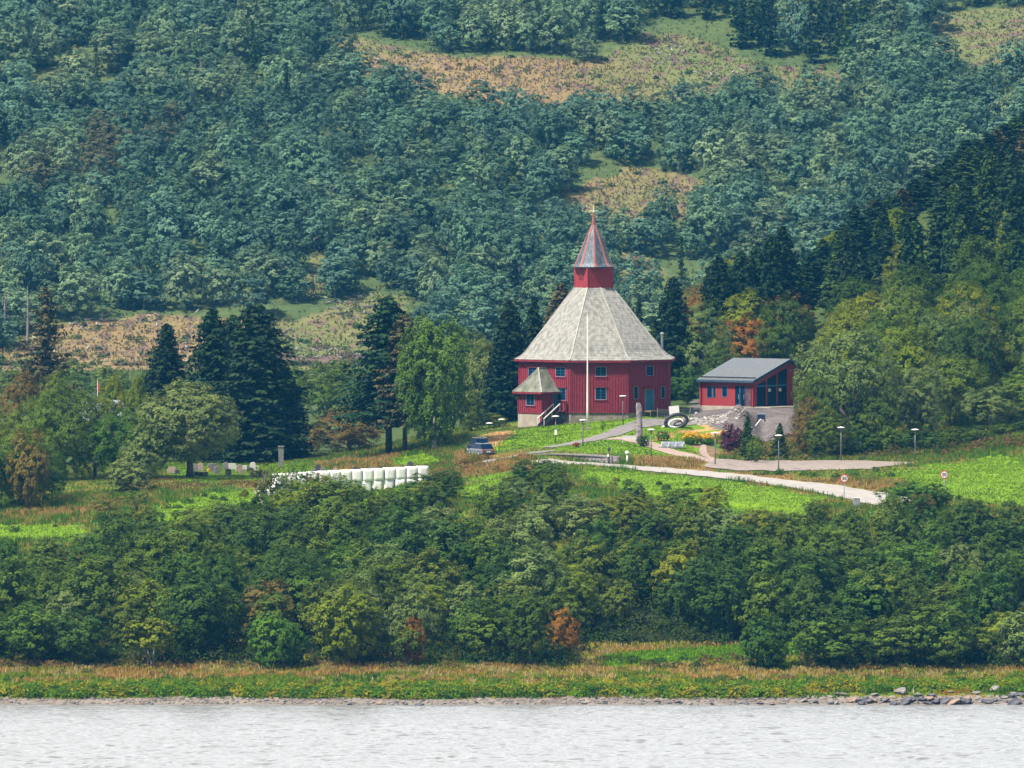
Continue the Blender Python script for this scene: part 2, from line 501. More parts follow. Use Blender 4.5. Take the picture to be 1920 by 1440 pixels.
FIELD_BRIGHT = [
 [(-100, 985), (160, 984), (160, 1015), (60, 1010), (-100, 1012)],
 [(265, 975), (300, 948), (400, 925), (480, 918), (500, 950), (420, 960), (330, 985)],
 [(560, 950), (660, 915), (790, 915), (800, 960), (640, 960)],
 [(860, 905), (960, 880), (975, 940), (870, 945)],
 [(1095, 876), (1200, 884), (1300, 893), (1400, 906), (1480, 920), (1560, 932), (1500, 970), (1200, 930), (1080, 900)],
 [(1640, 888), (1760, 868), (1860, 856), (2100, 842), (2100, 960), (1880, 950), (1760, 928), (1700, 905)],
 [(318, 874), (590, 868), (590, 890), (480, 900), (400, 901), (318, 899)],
 [(900, 850), (1000, 838), (1060, 845), (1160, 850), (1290, 862), (1300, 840), (1380, 840), (1390, 800), (1260, 790), (1180, 780), (985, 800), (960, 808), (900, 830)],
 [(730, 860), (800, 850), (830, 868), (740, 880)],
]
GRAVELISH = [[(1318, 740), (1500, 740), (1520, 800), (1500, 850), (1440, 842), (1390, 815), (1340, 822), (1335, 800), (1290, 790), (1290, 770)]]
TAN_PATCH = [[(888, 822), (950, 806), (970, 812), (940, 830), (900, 842)], [(1200, 838), (1250, 820), (1340, 800), (1345, 812), (1300, 816), (1250, 812)]]
CHURCH_DIRT = [[(1300, 835), (1345, 835), (1330, 862), (1312, 862)]]

def ground_colour(x, y, z):
    px, py = pixv(x, y, z)
    j = 26 * (fbm(x / 3.0, y / 3.0, 3) - 0.5)
    jx, jy = px + 2.5 * j, py + 0.9 * j
    n1 = fbm(x / 9, y / 9, 4)[:, None]
    n2 = fbm(x / 2.2 + 9, y / 2.2, 3)[:, None]
    A = lambda *c: np.array(c)
    olive, dry, weed = A(.085, .135, .016), A(.15, .135, .03), A(.055, .115, .016)
    c = olive * (1 - n1) + dry * n1
    c = np.where(n2 > 0.56, weed, c)
    def paint(polys, col, amp=0.0, col2=None):
        nonlocal c
        m = np.zeros(len(x), bool)
        for pl in polys:
            m |= inpoly(jx, jy, pl)
        cc = np.broadcast_to(np.array(col), c.shape)
        if col2 is not None:
            cc = cc * (1 - n2) + np.array(col2) * n2
        c = np.where(m[:, None], cc, c)
        return m
    # hill far away
    hill = y > 1385
    hc = A(.05, .085, .035) * (1 - n1) + A(.09, .12, .04) * n1
    c = np.where(hill[:, None], hc, c)
    valley = (y > 1010) & (y <= 1385)
    c = np.where(valley[:, None], A(.05, .075, .02), c)
    for k, pl in enumerate(HILL_CLEAR):
        m = inpoly(jx, py + 0.5 * j, pl) & hill
        big = fbm(x / 14 + 5, y / 10, 3)[:, None]
        oc, gc, dk = A(.20, .145, .07), A(.115, .135, .05), A(.13, .09, .07)
        if k == 1:
            w = np.clip((1230 - px) / 200, 0, 1)[:, None] * np.clip((py - 92) / 25, 0, 1)[:, None]
        elif k == 0:
            w = np.clip((560 - px) / 150, 0, 1)[:, None] * 0.9 + 0.05
        elif k == 2:
            w = 0.6
        else:
            w = 0.1
        t = np.clip(w + 0.9 * (big - 0.5), 0, 1)
        cc = gc * (1 - t) + oc * t
        cc = np.where(fbm(x / 1.8, y / 1.3, 2)[:, None] > 0.66, dk, cc)
        c = np.where(m[:, None], cc, c)
    m = inpoly(px, py, [(520, 668), (700, 664), (700, 684), (600, 690), (520, 684)]) & hill
    c = np.where(m[:, None], A(.12, .085, .075), c)
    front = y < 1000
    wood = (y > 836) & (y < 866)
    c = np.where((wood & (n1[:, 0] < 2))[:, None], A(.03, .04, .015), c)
    # dry grass between car park and road, and by the fields
    dryb = [[(1200, 850), (1340, 862), (1340, 884), (1700, 905), (1700, 925), (1640, 925), (1300, 888), (1200, 874)],
            [(860, 860), (1000, 850), (1000, 880), (860, 890)],
            [(1400, 900), (1560, 915), (1560, 925), (1400, 910)], [(500, 890), (560, 880), (580, 900), (480, 915)]]
    paint(dryb, A(.23, .13, .05), col2=A(.12, .12, .02))
    paint(FIELD_BRIGHT, A(.085, .17, .008), col2=A(.135, .225, .012))
    paint(MEADOW_BRIGHT, A(.085, .21, .008), col2=A(.13, .27, .012))
    paint(GRAVELISH, A(.085, .075, .078), col2=A(.16, .14, .135))
    paint(TAN_PATCH, A(.42, .24, .12), col2=A(.28, .2, .06))
    paint(CHURCH_DIRT, A(.14, .09, .05), col2=A(.22, .15, .09))
    sand = y < 803.2
    c = np.where((sand & (y > 790))[:, None], A(.19, .165, .145) * (0.7 + 0.6 * n2), c)
    return np.clip(c, 0.004, 0.9)

xs = np.unique(np.concatenate([np.arange(-700, -160, 30.), np.arange(-160, -74, 4.), np.arange(-74, 74.1, 0.5), np.arange(78, 160, 4.), np.arange(160, 701, 30.)]))
ys = np.unique(np.concatenate([np.arange(600, 790, 20.), np.arange(790, 1010.1, 0.5), np.arange(1012, 1400, 4.), np.arange(1400, 1760, 2.0), np.arange(1760, 2400, 16.)]))
xx, yy = np.meshgrid(xs, ys)
x1, y1 = xx.ravel(), yy.ravel()
z1 = G(x1, y1)
nx_, ny_ = len(xs), len(ys)
ii = np.arange((ny_ - 1) * (nx_ - 1))
r_, c_ = ii // (nx_ - 1), ii % (nx_ - 1)
b0 = r_ * nx_ + c_
tf = np.stack([b0, b0 + 1, b0 + nx_ + 1, b0 + nx_], 1)
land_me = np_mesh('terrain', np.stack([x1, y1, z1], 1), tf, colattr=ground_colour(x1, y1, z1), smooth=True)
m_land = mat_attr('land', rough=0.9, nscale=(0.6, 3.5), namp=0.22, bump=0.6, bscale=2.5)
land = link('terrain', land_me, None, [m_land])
tag(land, kind='structure')

# ------------------------------------------------------------------ water of the fjord
wm, nt, b, out = mat_new('water')
N, L = nt.nodes, nt.links
b.inputs['Base Color'].default_value = (0.15, 0.15, 0.148, 1)
b.inputs['Roughness'].default_value = 0.25
b.inputs['IOR'].default_value = 1.333
tc = N.new('ShaderNodeTexCoord')
mp = N.new('ShaderNodeMapping'); mp.inputs['Scale'].default_value = (0.55, 1.0, 1.0)
L.new(tc.outputs['Object'], mp.inputs[0])
hsum = None
for sc, am in ((0.35, 1.0), (1.4, 0.55), (4.5, 0.22)):
    nz = N.new('ShaderNodeTexNoise'); nz.inputs['Scale'].default_value = sc; nz.inputs['Detail'].default_value = 4
    L.new(mp.outputs[0], nz.inputs['Vector'])
    ml = N.new('ShaderNodeMath'); ml.operation = 'MULTIPLY_ADD'; ml.inputs[1].default_value = am
    L.new(nz.outputs['Fac'], ml.inputs[0])
    if hsum is not None:
        L.new(hsum, ml.inputs[2])
    else:
        ml.inputs[2].default_value = 0
    hsum = ml.outputs[0]
bp = N.new('ShaderNodeBump'); bp.inputs['Strength'].default_value = 1.0; bp.inputs['Distance'].default_value = 0.15
L.new(hsum, bp.inputs['Height']); L.new(bp.outputs[0], b.inputs['Normal'])
def wave(x, y):
    h = 0.55 * (fbm(x / 3.2, y / 1.5, 2) - .5) + 0.30 * (fbm(x / 1.1 + 11, y / .62, 2) - .5) + .14 * (vnoise(x / .45, y / .30 + 5) - .5)
    return h * 0.42
wx = np.unique(np.concatenate([np.arange(-900, -56, 20.), np.arange(-56, 56.1, .20), np.arange(60, 901, 20.)]))
wy = np.unique(np.concatenate([np.arange(-300, 700, 20.), np.arange(700, 716, .8), np.arange(716, 801.6, .17)]))
gx, gy = np.meshgrid(wx, wy); gx1, gy1 = gx.ravel(), gy.ravel()
calm = np.clip((802.5 - gy1) / 6, .25, 1) * np.where(np.abs(gx1) > 56.1, 0, 1) * np.clip((gy1 - 705) / 10, 0, 1)
gz1 = wave(gx1, gy1) * calm * (.75 + .7 * fbm(gx1 / 40, gy1 / 12, 2)) - .02
ii = np.arange((len(wy) - 1) * (len(wx) - 1)); r_, c_ = ii // (len(wx) - 1), ii % (len(wx) - 1)
b0 = r_ * len(wx) + c_
water = link('fjord_water', np_mesh('fjord_water', np.stack([gx1, gy1, gz1], 1), np.stack([b0, b0 + 1, b0 + len(wx) + 1, b0 + len(wx)], 1), smooth=True), None, [wm])
tag(water, kind='structure')

# ------------------------------------------------------------------ road, car park, paths: sheets laid on the land
def strip(name, pts, width, mat, lift=0.06, step=0.4, cross=5):
    """pts: (px,row_or_None,Y) centre line; width in metres (number or list)"""
    W = [X(p[0], p[1]) for p in pts]
    Yc = [p[1] for p in pts]
    ws = width if isinstance(width, (list, tuple)) else [width] * len(pts)
    # resample
    cx, cy, cw = [], [], []
    for i in range(len(pts) - 1):
        L_ = math.hypot(W[i + 1] - W[i], Yc[i + 1] - Yc[i])
        n = max(1, int(L_ / step))
        for k in range(n):
            t = k / n
            cx.append(W[i] * (1 - t) + W[i + 1] * t); cy.append(Yc[i] * (1 - t) + Yc[i + 1] * t)
            cw.append(ws[i] * (1 - t) + ws[i + 1] * t)
    cx.append(W[-1]); cy.append(Yc[-1]); cw.append(ws[-1])
    cx, cy, cw = map(np.array, (cx, cy, cw))
    for _ in range(6):
        cx[1:-1] = (cx[:-2] + 2 * cx[1:-1] + cx[2:]) / 4; cy[1:-1] = (cy[:-2] + 2 * cy[1:-1] + cy[2:]) / 4
    dx, dy = np.gradient(cx), np.gradient(cy)
    l = np.hypot(dx, dy); nxx, nyy = -dy / l, dx / l
    t = np.linspace(-0.5, 0.5, cross + 1)
    edge = 1 + 0.05 * np.sin(np.arange(len(cx)) * 0.7)[:, None]
    vx = cx[:, None] + nxx[:, None] * t * cw[:, None] * edge
    vy = cy[:, None] + nyy[:, None] * t * cw[:, None] * edge
    vz = G(vx, vy) + lift
    V = np.stack([vx, vy, vz], 2).reshape(-1, 3)
    n, m = len(cx), cross + 1
    F = np.array([(i * m + k, i * m + k + 1, (i + 1) * m + k + 1, (i + 1) * m + k) for i in range(n - 1) for k in range(cross)])
    me = np_mesh(name, V, F, smooth=True)
    o = link(name, me, None, [mat])
    return tag(o, kind='structure')

m_road = mat_noise('pale_asphalt', (.25, .23, .215), (.32, .295, .275), 1.2, 0.85, 0.2)
m_park = mat_noise('gravel_yard', (.18, .145, .125), (.26, .215, .185), 1.0, 0.9, 0.3)
m_path = mat_noise('grey_path', (.14, .13, .13), (.21, .19, .185), 1.5, 0.9, 0.2)
m_pathp = mat_noise('pink_path', (.25, .185, .15), (.34, .25, .21), 1.5, 0.9, 0.2)
strip('road', [(1010, 942), (1050, 938.5), (1120, 934.5), (1200, 930), (1300, 922), (1400, 914), (1530, 905), (1620, 899), (1702, 892.5)], [3.2, 3.4, 3.6, 4.0, 4.4, 5.0, 6.2, 7.0, 7], m_road, 0.09, cross=18)
strip('car_park', [(1330, 937), (1400, 936.5), (1500, 936), (1600, 938), (1660, 938), (1720, 938)], [14, 24, 26, 23, 12, 1], m_park, 0.10, cross=30)
strip('footpath', [(1025, 958), (1060, 961), (1100, 966), (1140, 972), (1180, 981), (1215, 987), (1250, 989), (1290, 986)], [1.6, 2.0, 2.6, 2.8, 3.5, 5.0, 7.0, 4.0], m_path, 0.07)
strip('footpath', [(1153, 968), (1185, 966), (1215, 961), (1250, 953), (1290, 946), (1325, 941), (1350, 938)], [4.5, 3.0, 2.6, 2.4, 2.6, 3.0, 4], m_pathp, 0.075)
strip('footpath', [(1345, 942), (1322, 948), (1318, 956), (1320, 964)], [1.2, 1.0, 0.9, 0.6], m_pathp, 0.08)
strip('driveway', [(905, 948), (935, 949), (970, 950), (1010, 952), (1040, 954)], [2.4, 2.2, 2.0, 1.5, 0.8], m_path, 0.07)
# ------------------------------------------------------------------ building materials
m_red = mat_noise('church_red_paint', (.19, .018, .032), (.27, .028, .045), 2.0, 0.75, 0.0, stretch=(6, 6, .5))
m_redd = mat_noise('red_trim_paint', (.16, .014, .026), (.22, .022, .034), 2.0, 0.7)
m_hall = mat_noise('hall_red_paint', (.27, .030, .034), (.33, .042, .042), 2.0, 0.7, stretch=(5, 5, .5))
m_tower = mat_noise('tower_red_paint', (.30, .034, .046), (.36, .048, .06), 2.0, 0.7, stretch=(4, 4, .5))
m_roof = mat_noise('weathered_slate', (.155, .158, .147), (.31, .303, .28), 2.4, 0.85, 0.5, detail=10, stretch=(1.1, 1.1, .07), lo=.30, hi=.62, bscale=14, spec=.1)
m_roof2 = mat_noise('mossy_slate', (.085, .10, .07), (.20, .20, .16), 1.5, 0.8, 0.5, detail=9, stretch=(1, 1, .4), lo=.35, hi=.65, bscale=14)
m_ridge = mat_noise('pale_ridge_board', (.30, .29, .265), (.38, .37, .34), 2.0, 0.7)
m_plaster = mat_noise('foundation_plaster', (.30, .26, .21), (.42, .37, .32), 1.0, 0.85, 0.1, detail=8)
m_stone = mat_noise('foundation_stone', (.16, .135, .12), (.30, .26, .225), 1.6, 0.85, 0.4, detail=8)
m_wtrim = mat_noise('grey_white_trim', (.17, .16, .23), (.24, .23, .31), 3.0, 0.6)
m_glass = mat_noise('window_glass', (.003, .010, .032), (.005, .024, .055), 1.5, 0.35, spec=0.08)
m_bluep = mat_noise('blue_door_paint', (.02, .12, .20), (.03, .16, .26), 2.0, 0.5)
m_muntin = mat_noise('blue_glazing_bar', (.02, .10, .18), (.03, .13, .22), 2.0, 0.5)
m_metal_d = mat_noise('spire_metal', (.045, .065, .085), (.13, .16, .19), 1.2, 0.5, stretch=(4, 4, .4), metal=0.2)
m_strip = mat_noise('spire_red_strip', (.22, .075, .07), (.31, .125, .115), 1.2, 0.6, stretch=(2, 2, .6))
m_copper = mat_noise('brown_copper', (.20, .07, .06), (.30, .11, .09), 2.0, 0.5)
m_white = mat_noise('white_paint', (.74, .73, .72), (.82, .81, .80), 2.0, 0.5)
m_dark = mat_noise('dark_wood', (.02, .022, .03), (.04, .042, .05), 2.0, 0.7)
m_steel = mat_noise('galvanised_steel', (.30, .32, .34), (.42, .44, .46), 4.0, 0.45, metal=0.5)
m_black = mat_noise('black_rubber', (.012, .014, .022), (.03, .034, .045), 4.0, 0.5)
m_gold = mat_noise('pale_gilding', (.55, .52, .36), (.7, .66, .5), 4.0, 0.4)

CC = Vector((X(1115, 1003), 1003, 0))
PLAN = [(-9.5, -3.6), (-3.1, -9.6), (4.1, -9.3), (9.05, -4.6), (9.55, 3.6), (3.1, 9.6), (-4.1, 9.3), (-9.05, 4.6)]
Zsill = zrow(772.5, 994)
Zeave = zrow(676, 994)
church = empty('church', (CC.x, CC.y, Gf(CC.x, CC.y - 9)), 'octagonal red timber church with grey slate bell-cast roof, tower and pointed spire', 'church')
ORG = church.location.copy()

def V2(i):
    return Vector((CC.x + PLAN[i % 8][0], CC.y + PLAN[i % 8][1], 0))

def facet_frame(a, b):
    d = (b - a); L_ = d.length; d.normalize()
    n = Vector((d.y, -d.x, 0))
    return d, n, L_

class Facet:
    """a vertical wall plane from a to b (outward normal to the right of a->b)"""
    def __init__(s, a, b, z0, z1):
        s.a, s.b, s.z0, s.z1 = a.copy(), b.copy(), z0, z1
        s.a.z = s.b.z = 0
        s.d, s.n, s.L = facet_frame(s.a, s.b)
        s.holes = []
    def pt(s, t, z, off=0.0):
        p = s.a + s.d * t + s.n * off
        return Vector((p.x, p.y, z))
    def hit(s, px, row):
        """where the photo's pixel falls on this wall -> (t, z)"""
        o = Vector((0, 0, CAM_Z)); r = P(px, row, 1000.0) - o
        k = (s.a - o).xy.dot(s.n.xy) / r.xy.dot(s.n.xy)
        q = o + r * k
        return (Vector((q.x, q.y, 0)) - s.a).dot(s.d), q.z
    def rect(s, x0, r0, x1, r1):
        t0, z1 = s.hit(x0, r0); t1, z0 = s.hit(x1, r1)
        return min(t0, t1), max(t0, t1), z0, z1

def fbox(mb, f, t0, t1, z0, z1, o0, o1, mi=0):
    """box on a facet between offsets o0..o1"""
    vs = [f.pt(t, z, o) - ORG0 for z in (z0, z1) for o in (o0, o1) for t in (t0, t1)]
    mb.add(vs, [(0, 1, 3, 2), (4, 6, 7, 5), (0, 4, 5, 1), (2, 3, 7, 6), (0, 2, 6, 4), (1, 5, 7, 3)], mi)

ORG0 = Vector((0, 0, 0))

def wall_mesh(facets, mats, name, parent, batten=0.34, bw=0.10, bh=0.075, thick=0.2, seed=1):
    mb = MB()
    rr = random.Random(seed)
    for f in facets:
        fbox(mb, f, 0, f.L, f.z0, f.z1, -thick, 0)
        n = int(f.L / batten)
        for k in range(1, n):
            t = k * f.L / n
            segs = [(f.z0, f.z1)]
            for (h0, h1, y0, y1) in f.holes:
                if h0 - bw < t < h1 + bw:
                    ns = []
                    for (a, b) in segs:
                        if y1 <= a or y0 >= b: ns.append((a, b)); continue
                        if y0 > a: ns.append((a, y0))
                        if y1 < b: ns.append((y1, b))
                    segs = ns
            for (a, b) in segs:
                if b - a > 0.05:
                    fbox(mb, f, t - bw / 2, t + bw / 2, a + 0.01, b - 0.01, -0.01, bh)
    return mb.build(name, mats, parent)

def window(f, t0, t1, z0, z1, parent, panes=(2, 3), name='window', hood=True, label=None):
    f.holes.append((t0 - 0.14, t1 + 0.14, z0 - 0.2, z1 + 0.2))
    w = MB(); fbox(w, f, t0, t1, z0, z1, 0.005, 0.02)
    wo = w.build(name, m_glass, parent)
    fr = MB(); tw = 0.08
    fbox(fr, f, t0 - tw, t0, z0 - tw, z1 + tw, 0.0, 0.075)
    fbox(fr, f, t1, t1 + tw, z0 - tw, z1 + tw, 0.0, 0.075)
    fbox(fr, f, t0, t1, z0 - tw, z0, 0.0, 0.073)
    fbox(fr, f, t0, t1, z1, z1 + tw, 0.0, 0.073)
    fr.build('frame', m_wtrim, wo)
    mu = MB()
    for k in range(1, panes[0]):
        t = t0 + (t1 - t0) * k / panes[0]
        fbox(mu, f, t - 0.035, t + 0.035, z0, z1, 0.028, 0.06)
    for k in range(1, panes[1]):
        z = z0 + (z1 - z0) * k / panes[1]
        fbox(mu, f, t0, t1, z - 0.016, z + 0.016, 0.028, 0.05)
    mu.build('glazing_bar', m_muntin, wo)
    if hood:
        h = MB()
        fbox(h, f, t0 - 0.22, t1 + 0.22, z1 + tw, z1 + tw + 0.09, 0.0, 0.16)
        h.build('lintel', m_redd, wo)
        h = MB()
        fbox(h, f, t0 - 0.20, t1 + 0.20, z0 - tw - 0.09, z0 - tw, 0.0, 0.13)
        h.build('sill', m_redd, wo)
    return wo

# children are built in world coordinates, so the Empty's place is taken out with ORG0
ORG0 = ORG.copy()
F = [Facet(V2(i), V2(i + 1), Zsill, Zeave + 0.2) for i in range(8)]
# windows: measured on the photograph, found on the wall planes
fAB, fBC, fCD = F[0], F[1], F[2]
window(fAB, *fAB.rect(1043, 689, 1060, 705.5), church)
window(fAB, *fAB.rect(991.5, 690, 1006.5, 706), church)
window(fAB, *fAB.rect(1044, 728, 1061, 750), church, panes=(2, 4))
window(fBC, *fBC.rect(1117, 688.5, 1136, 705), church)
window(fBC, *fBC.rect(1117, 727.5, 1136, 748.5), church, panes=(2, 4))
window(fCD, *fCD.rect(1212, 687, 1224, 703.5), church)
window(fCD, *fCD.rect(1188.5, 726, 1195.5, 747), church, panes=(1, 4))
window(fCD, *fCD.rect(1239.5, 725.5, 1246, 745.5), church, panes=(1, 4))
# the sides turned away carry the same pairs of windows
for k in (3, 4, 5, 6, 7):
    f = F[k]
    for zz in (Zsill + 1.6, Zsill + 4.5):
        window(f, f.L / 2 - 0.6, f.L / 2 + 0.6, zz, zz + 1.2, church)
# door in the right-hand face
t0, t1, z0, z1 = fCD.rect(1210, 731.5, 1224.5, 768.5)
fCD.holes.append((t0 - 0.2, t1 + 0.2, Zsill - 0.1, z1 + 0.35))
d = MB(); fbox(d, fCD, t0, t1, z0, z1, 0.005, 0.06)
for k in range(1, 4):
    t = t0 + (t1 - t0) * k / 4
    fbox(d, fCD, t - 0.012, t + 0.012, z0 + 0.05, z1 - 0.05, 0.06, 0.075)
door = d.build('door', m_bluep, church)
d = MB()
fbox(d, fCD, t0 - 0.12, t0, z0, z1 + 0.12, 0, 0.09); fbox(d, fCD, t1, t1 + 0.12, z0, z1 + 0.12, 0, 0.09)
fbox(d, fCD, t0, t1, z1, z1 + 0.12, 0, 0.088)
d.build('frame', m_wtrim, door)
d = MB(); fbox(d, fCD, t0 - 0.4, t1 + 0.4, z1 + 0.14, z1 + 0.27, 0, 0.32); d.build('lintel', m_redd, door)
d = MB(); fbox(d, fCD, t1 - 0.2, t1 - 0.1, z0 + 1.0, z0 + 1.06, 0.075, 0.12); d.build('handle', m_steel, door)
# wooden landing before it
d = MB()
fbox(d, fCD, t0 - 0.5, t1 + 1.6, z0 - 0.22, z0 - 0.02, 0.05, 1.5)
for k in range(8):
    tt = t0 - 0.45 + k * (t1 - t0 + 2.0) / 7
    fbox(d, fCD, tt - 0.05, tt + 0.05, z0 - 1.2, z0 - 0.22, 1.35, 1.45)
d.build('landing', mat_noise('grey_decking', (.12, .09, .07), (.2, .15, .11), 3, .8), church)

wall_mesh(F, m_red, 'wall', church)
# corner boards and the plinth board
mb = MB()
for i, f in enumerate(F):
    fbox(mb, f, 0.0, 0.16, Zsill, Zeave, 0.0, 0.075); fbox(mb, f, f.L - 0.16, f.L, Zsill, Zeave, 0.0, 0.072)
    fbox(mb, f, 0, f.L, Zsill - 0.1, Zsill + 0.06, 0.0, 0.10)
mb.build('corner_board', m_redd, church)
mb = MB()
for f in F:
    zb = min(Gf(f.a.x, f.a.y), Gf(f.b.x, f.b.y)) - 1.0
    fbox(mb, f, 0, f.L, zb, Zsill - 0.1, -0.3, -0.02)
mb.build('foundation', m_stone, church)

# main roof: octagon eaves sweeping up to the square tower
TC = Vector((X(1113, 1003) - CC.x, 0))
def sq(px, dy): return (TC.x + px / 15.0, dy / 15.0)
cor = [(-12, -36), (36, -12), (12, 36), (-36, 12)]
TS = [(TC.x + a / 15.0, b / 15.0) for a, b in cor]
mid = lambda p, q: ((p[0] + q[0]) / 2, (p[1] + q[1]) / 2)
TOP8 = [mid(TS[3], TS[0]), TS[0], mid(TS[0], TS[1]), TS[1], mid(TS[1], TS[2]), TS[2], mid(TS[2], TS[3]), TS[3]]
TOP8 = [(p[0] * 1.0, p[1] * 1.0) for p in TOP8]
Ztow0 = zrow(539.5, 1001)
Ztow1 = zrow(502, 1001)
prof = [(0.0, 0.0), (0.095, 0.045), (0.175, 0.115), (0.26, 0.225), (0.40, 0.37), (0.58, 0.56), (0.78, 0.775), (1.0, 1.0)]   # (inward, up)
EO = 1.058
rings = []
for (a, u) in prof:
    ring = []
    for i in range(8):
        ex, ey = PLAN[i][0] * EO, PLAN[i][1] * EO
        tx, ty = TOP8[i]
        ring.append(Vector((CC.x + ex * (1 - a) + tx * a, CC.y + ey * (1 - a) + ty * a, (Zeave + 0.05) * (1 - u) + Ztow0 * u)) - ORG)
    rings.append(ring)
mb = MB()
NS = 10
dense = []
for ring in rings:
    r2 = []
    for i in range(8):
        for k in range(NS):
            r2.append(ring[i].lerp(ring[(i + 1) % 8], k / NS))
    dense.append(r2)
vs = [v for r_ in dense for v in r_]
n8 = 8 * NS
mb.add(vs, [(j * n8 + i, j * n8 + (i + 1) % n8, (j + 1) * n8 + (i + 1) % n8, (j + 1) * n8 + i) for j in range(len(prof) - 1) for i in range(n8)])
roof = mb.build('roof', m_roof, church)
# courses of slates: thin raised edges following the roof
mb = MB()
NC = 44
def roofpt(i, s, off=0.0):
    """i: edge 0..8 (float), s: 0..1 up the roof"""
    us = [p[1] for p in prof]
    k = max(0, min(len(us) - 2, int(np.searchsorted(us, s, side='right') - 1)))
    t = (s - us[k]) / (us[k + 1] - us[k])
    e = int(i) % 8; fr = i - int(i)
    p = rings[k][e].lerp(rings[k][(e + 1) % 8], fr).lerp(rings[k + 1][e].lerp(rings[k + 1][(e + 1) % 8], fr), t)
    return p
for c in range(1, NC):
    s0 = c / NC
    for e in range(8):
        a0, b0_ = roofpt(e, s0), roofpt(e + 0.9999, s0)
        a1, b1_ = roofpt(e, s0 + 0.020), roofpt(e + 0.9999, s0 + 0.020)
        nrm = (b0_ - a0).cross(a1 - a0).normalized() * 0.016
        mb.add([a0 + nrm, b0_ + nrm, b1_ + nrm * 0.1, a1 + nrm * 0.1, a0 - nrm * 0.2, b0_ - nrm * 0.2], [(0, 1, 2, 3), (4, 5, 1, 0)])
mb.build('slate_course', m_roof, roof)
for i in range(8):
    mb = MB()
    for j in range(len(prof) - 1):
        mb.beam(rings[j][i] + Vector((0, 0, .02)), rings[j + 1][i] + Vector((0, 0, .02)), 0.14, 0.08)
    mb.build('ridge_board', m_ridge, roof)
mb = MB()
for i in range(8):
    a, b_ = rings[0][i], rings[0][(i + 1) % 8]
    mb.beam(a + Vector((0, 0, -.16)), b_ + Vector((0, 0, -.16)), 0.14, 0.24)
mb.build('eaves_board', m_redd, church)
mb = MB()                      # soffit closing the underside of the eaves
for i in range(8):
    a, b_ = rings[0][i], rings[0][(i + 1) % 8]
    wa, wb = V2(i) - ORG, V2(i + 1) - ORG
    za = Zeave - 0.02 - ORG.z
    mb.add([(a.x, a.y, za), (b_.x, b_.y, za), (wb.x, wb.y, za), (wa.x, wa.y, za)], [(0, 1, 2, 3)])
mb.build('soffit', m_redd, church)

# tower
tpts = [Vector((CC.x + p[0], CC.y + p[1], 0)) for p in TS]
TF = [Facet(tpts[i], tpts[(i + 1) % 4], Ztow0 - 0.4, Ztow1) for i in range(4)]
hf = TF[3]
hr = hf.rect(1085.5, 514, 1094, 524.5)
hf.holes.append((hr[0] - .05, hr[1] + .05, hr[2] - .05, hr[3] + .05))
tw = wall_mesh(TF, m_tower, 'tower', church, batten=0.22, bw=0.05, bh=0.03)
d = MB(); fbox(d, hf, *hr, 0.0, 0.04)
for k in range(6):
    zz = hr[2] + (hr[3] - hr[2]) * (k + 0.5) / 6
    fbox(d, hf, hr[0] + .04, hr[1] - .04, zz - 0.03, zz + 0.03, 0.04, 0.07)
d.build('shutter', m_redd, tw)
d = MB()
for f in TF:
    fbox(d, f, 0, 0.12, f.z0 + .35, f.z1 - 0.01, 0, .05); fbox(d, f, f.L - .12, f.L, f.z0 + .35, f.z1 - 0.01, 0, .048)
d.build('corner_board', m_tower, tw)
# spire
SC = Vector((CC.x + TC.x, CC.y, 0)) - Vector((ORG.x, ORG.y, 0))
sp = [(37.0, 500.5), (34.0, 494), (23.2, 467), (12.2, 440), (3.6, 422)]
SP_R = [(w / 15.0, zrow(r_, 1001) - ORG.z) for w, r_ in sp]
SP_R[0] = (2.62, SP_R[0][1])
mb = MB()
ang = [R(-87 + 45 * k) for k in range(8)]
vs = []
for (rr_, z) in SP_R:
    for a in ang:
        vs.append((SC.x + rr_ * math.cos(a), SC.y + rr_ * math.sin(a), z))
fs = [(j * 8 + i, j * 8 + (i + 1) % 8, (j + 1) * 8 + (i + 1) % 8, (j + 1) * 8 + i) for j in range(len(SP_R) - 1) for i in range(8)]
fs.append(tuple(range(7, -1, -1)))
mb.add(vs, fs)
spire = mb.build('spire', m_metal_d, church)
mb = MB()
for a in ang:
    for j in range(len(SP_R) - 1):
        r0, z0_ = SP_R[j]; r1, z1_ = SP_R[j + 1]
        w0, w1 = 0.30 * r0 / 2.6 + 0.17, 0.30 * r1 / 2.6 + 0.17
        tdir = Vector((-math.sin(a), math.cos(a), 0)); od = Vector((math.cos(a), math.sin(a), 0.25)) * 0.05
        p0 = Vector((SC.x + r0 * math.cos(a), SC.y + r0 * math.sin(a), z0_))
        p1 = Vector((SC.x + r1 * math.cos(a), SC.y + r1 * math.sin(a), z1_))
        inn0 = Vector((math.cos(a), math.sin(a), 0)) * (0.40 * w0 / 2 + .0)
        inn1 = Vector((math.cos(a), math.sin(a), 0)) * (0.40 * w1 / 2 + .0)
        vs = [p0 - tdir * w0 / 2 - inn0 + od, p0 + od, p0 + tdir * w0 / 2 - inn0 + od,
              p1 - tdir * w1 / 2 - inn1 + od, p1 + od, p1 + tdir * w1 / 2 - inn1 + od,
              p0 - tdir * w0 / 2 - inn0 - od, p0 + tdir * w0 / 2 - inn0 - od, p1 - tdir * w1 / 2 - inn1 - od, p1 + tdir * w1 / 2 - inn1 - od]
        mb.add(vs, [(0, 1, 4, 3), (1, 2, 5, 4), (6, 0, 3, 8), (2, 7, 9, 5)])
mb.build('hip_strip', m_strip, spire)
mb = MB()                      # standing seams on the metal sheets
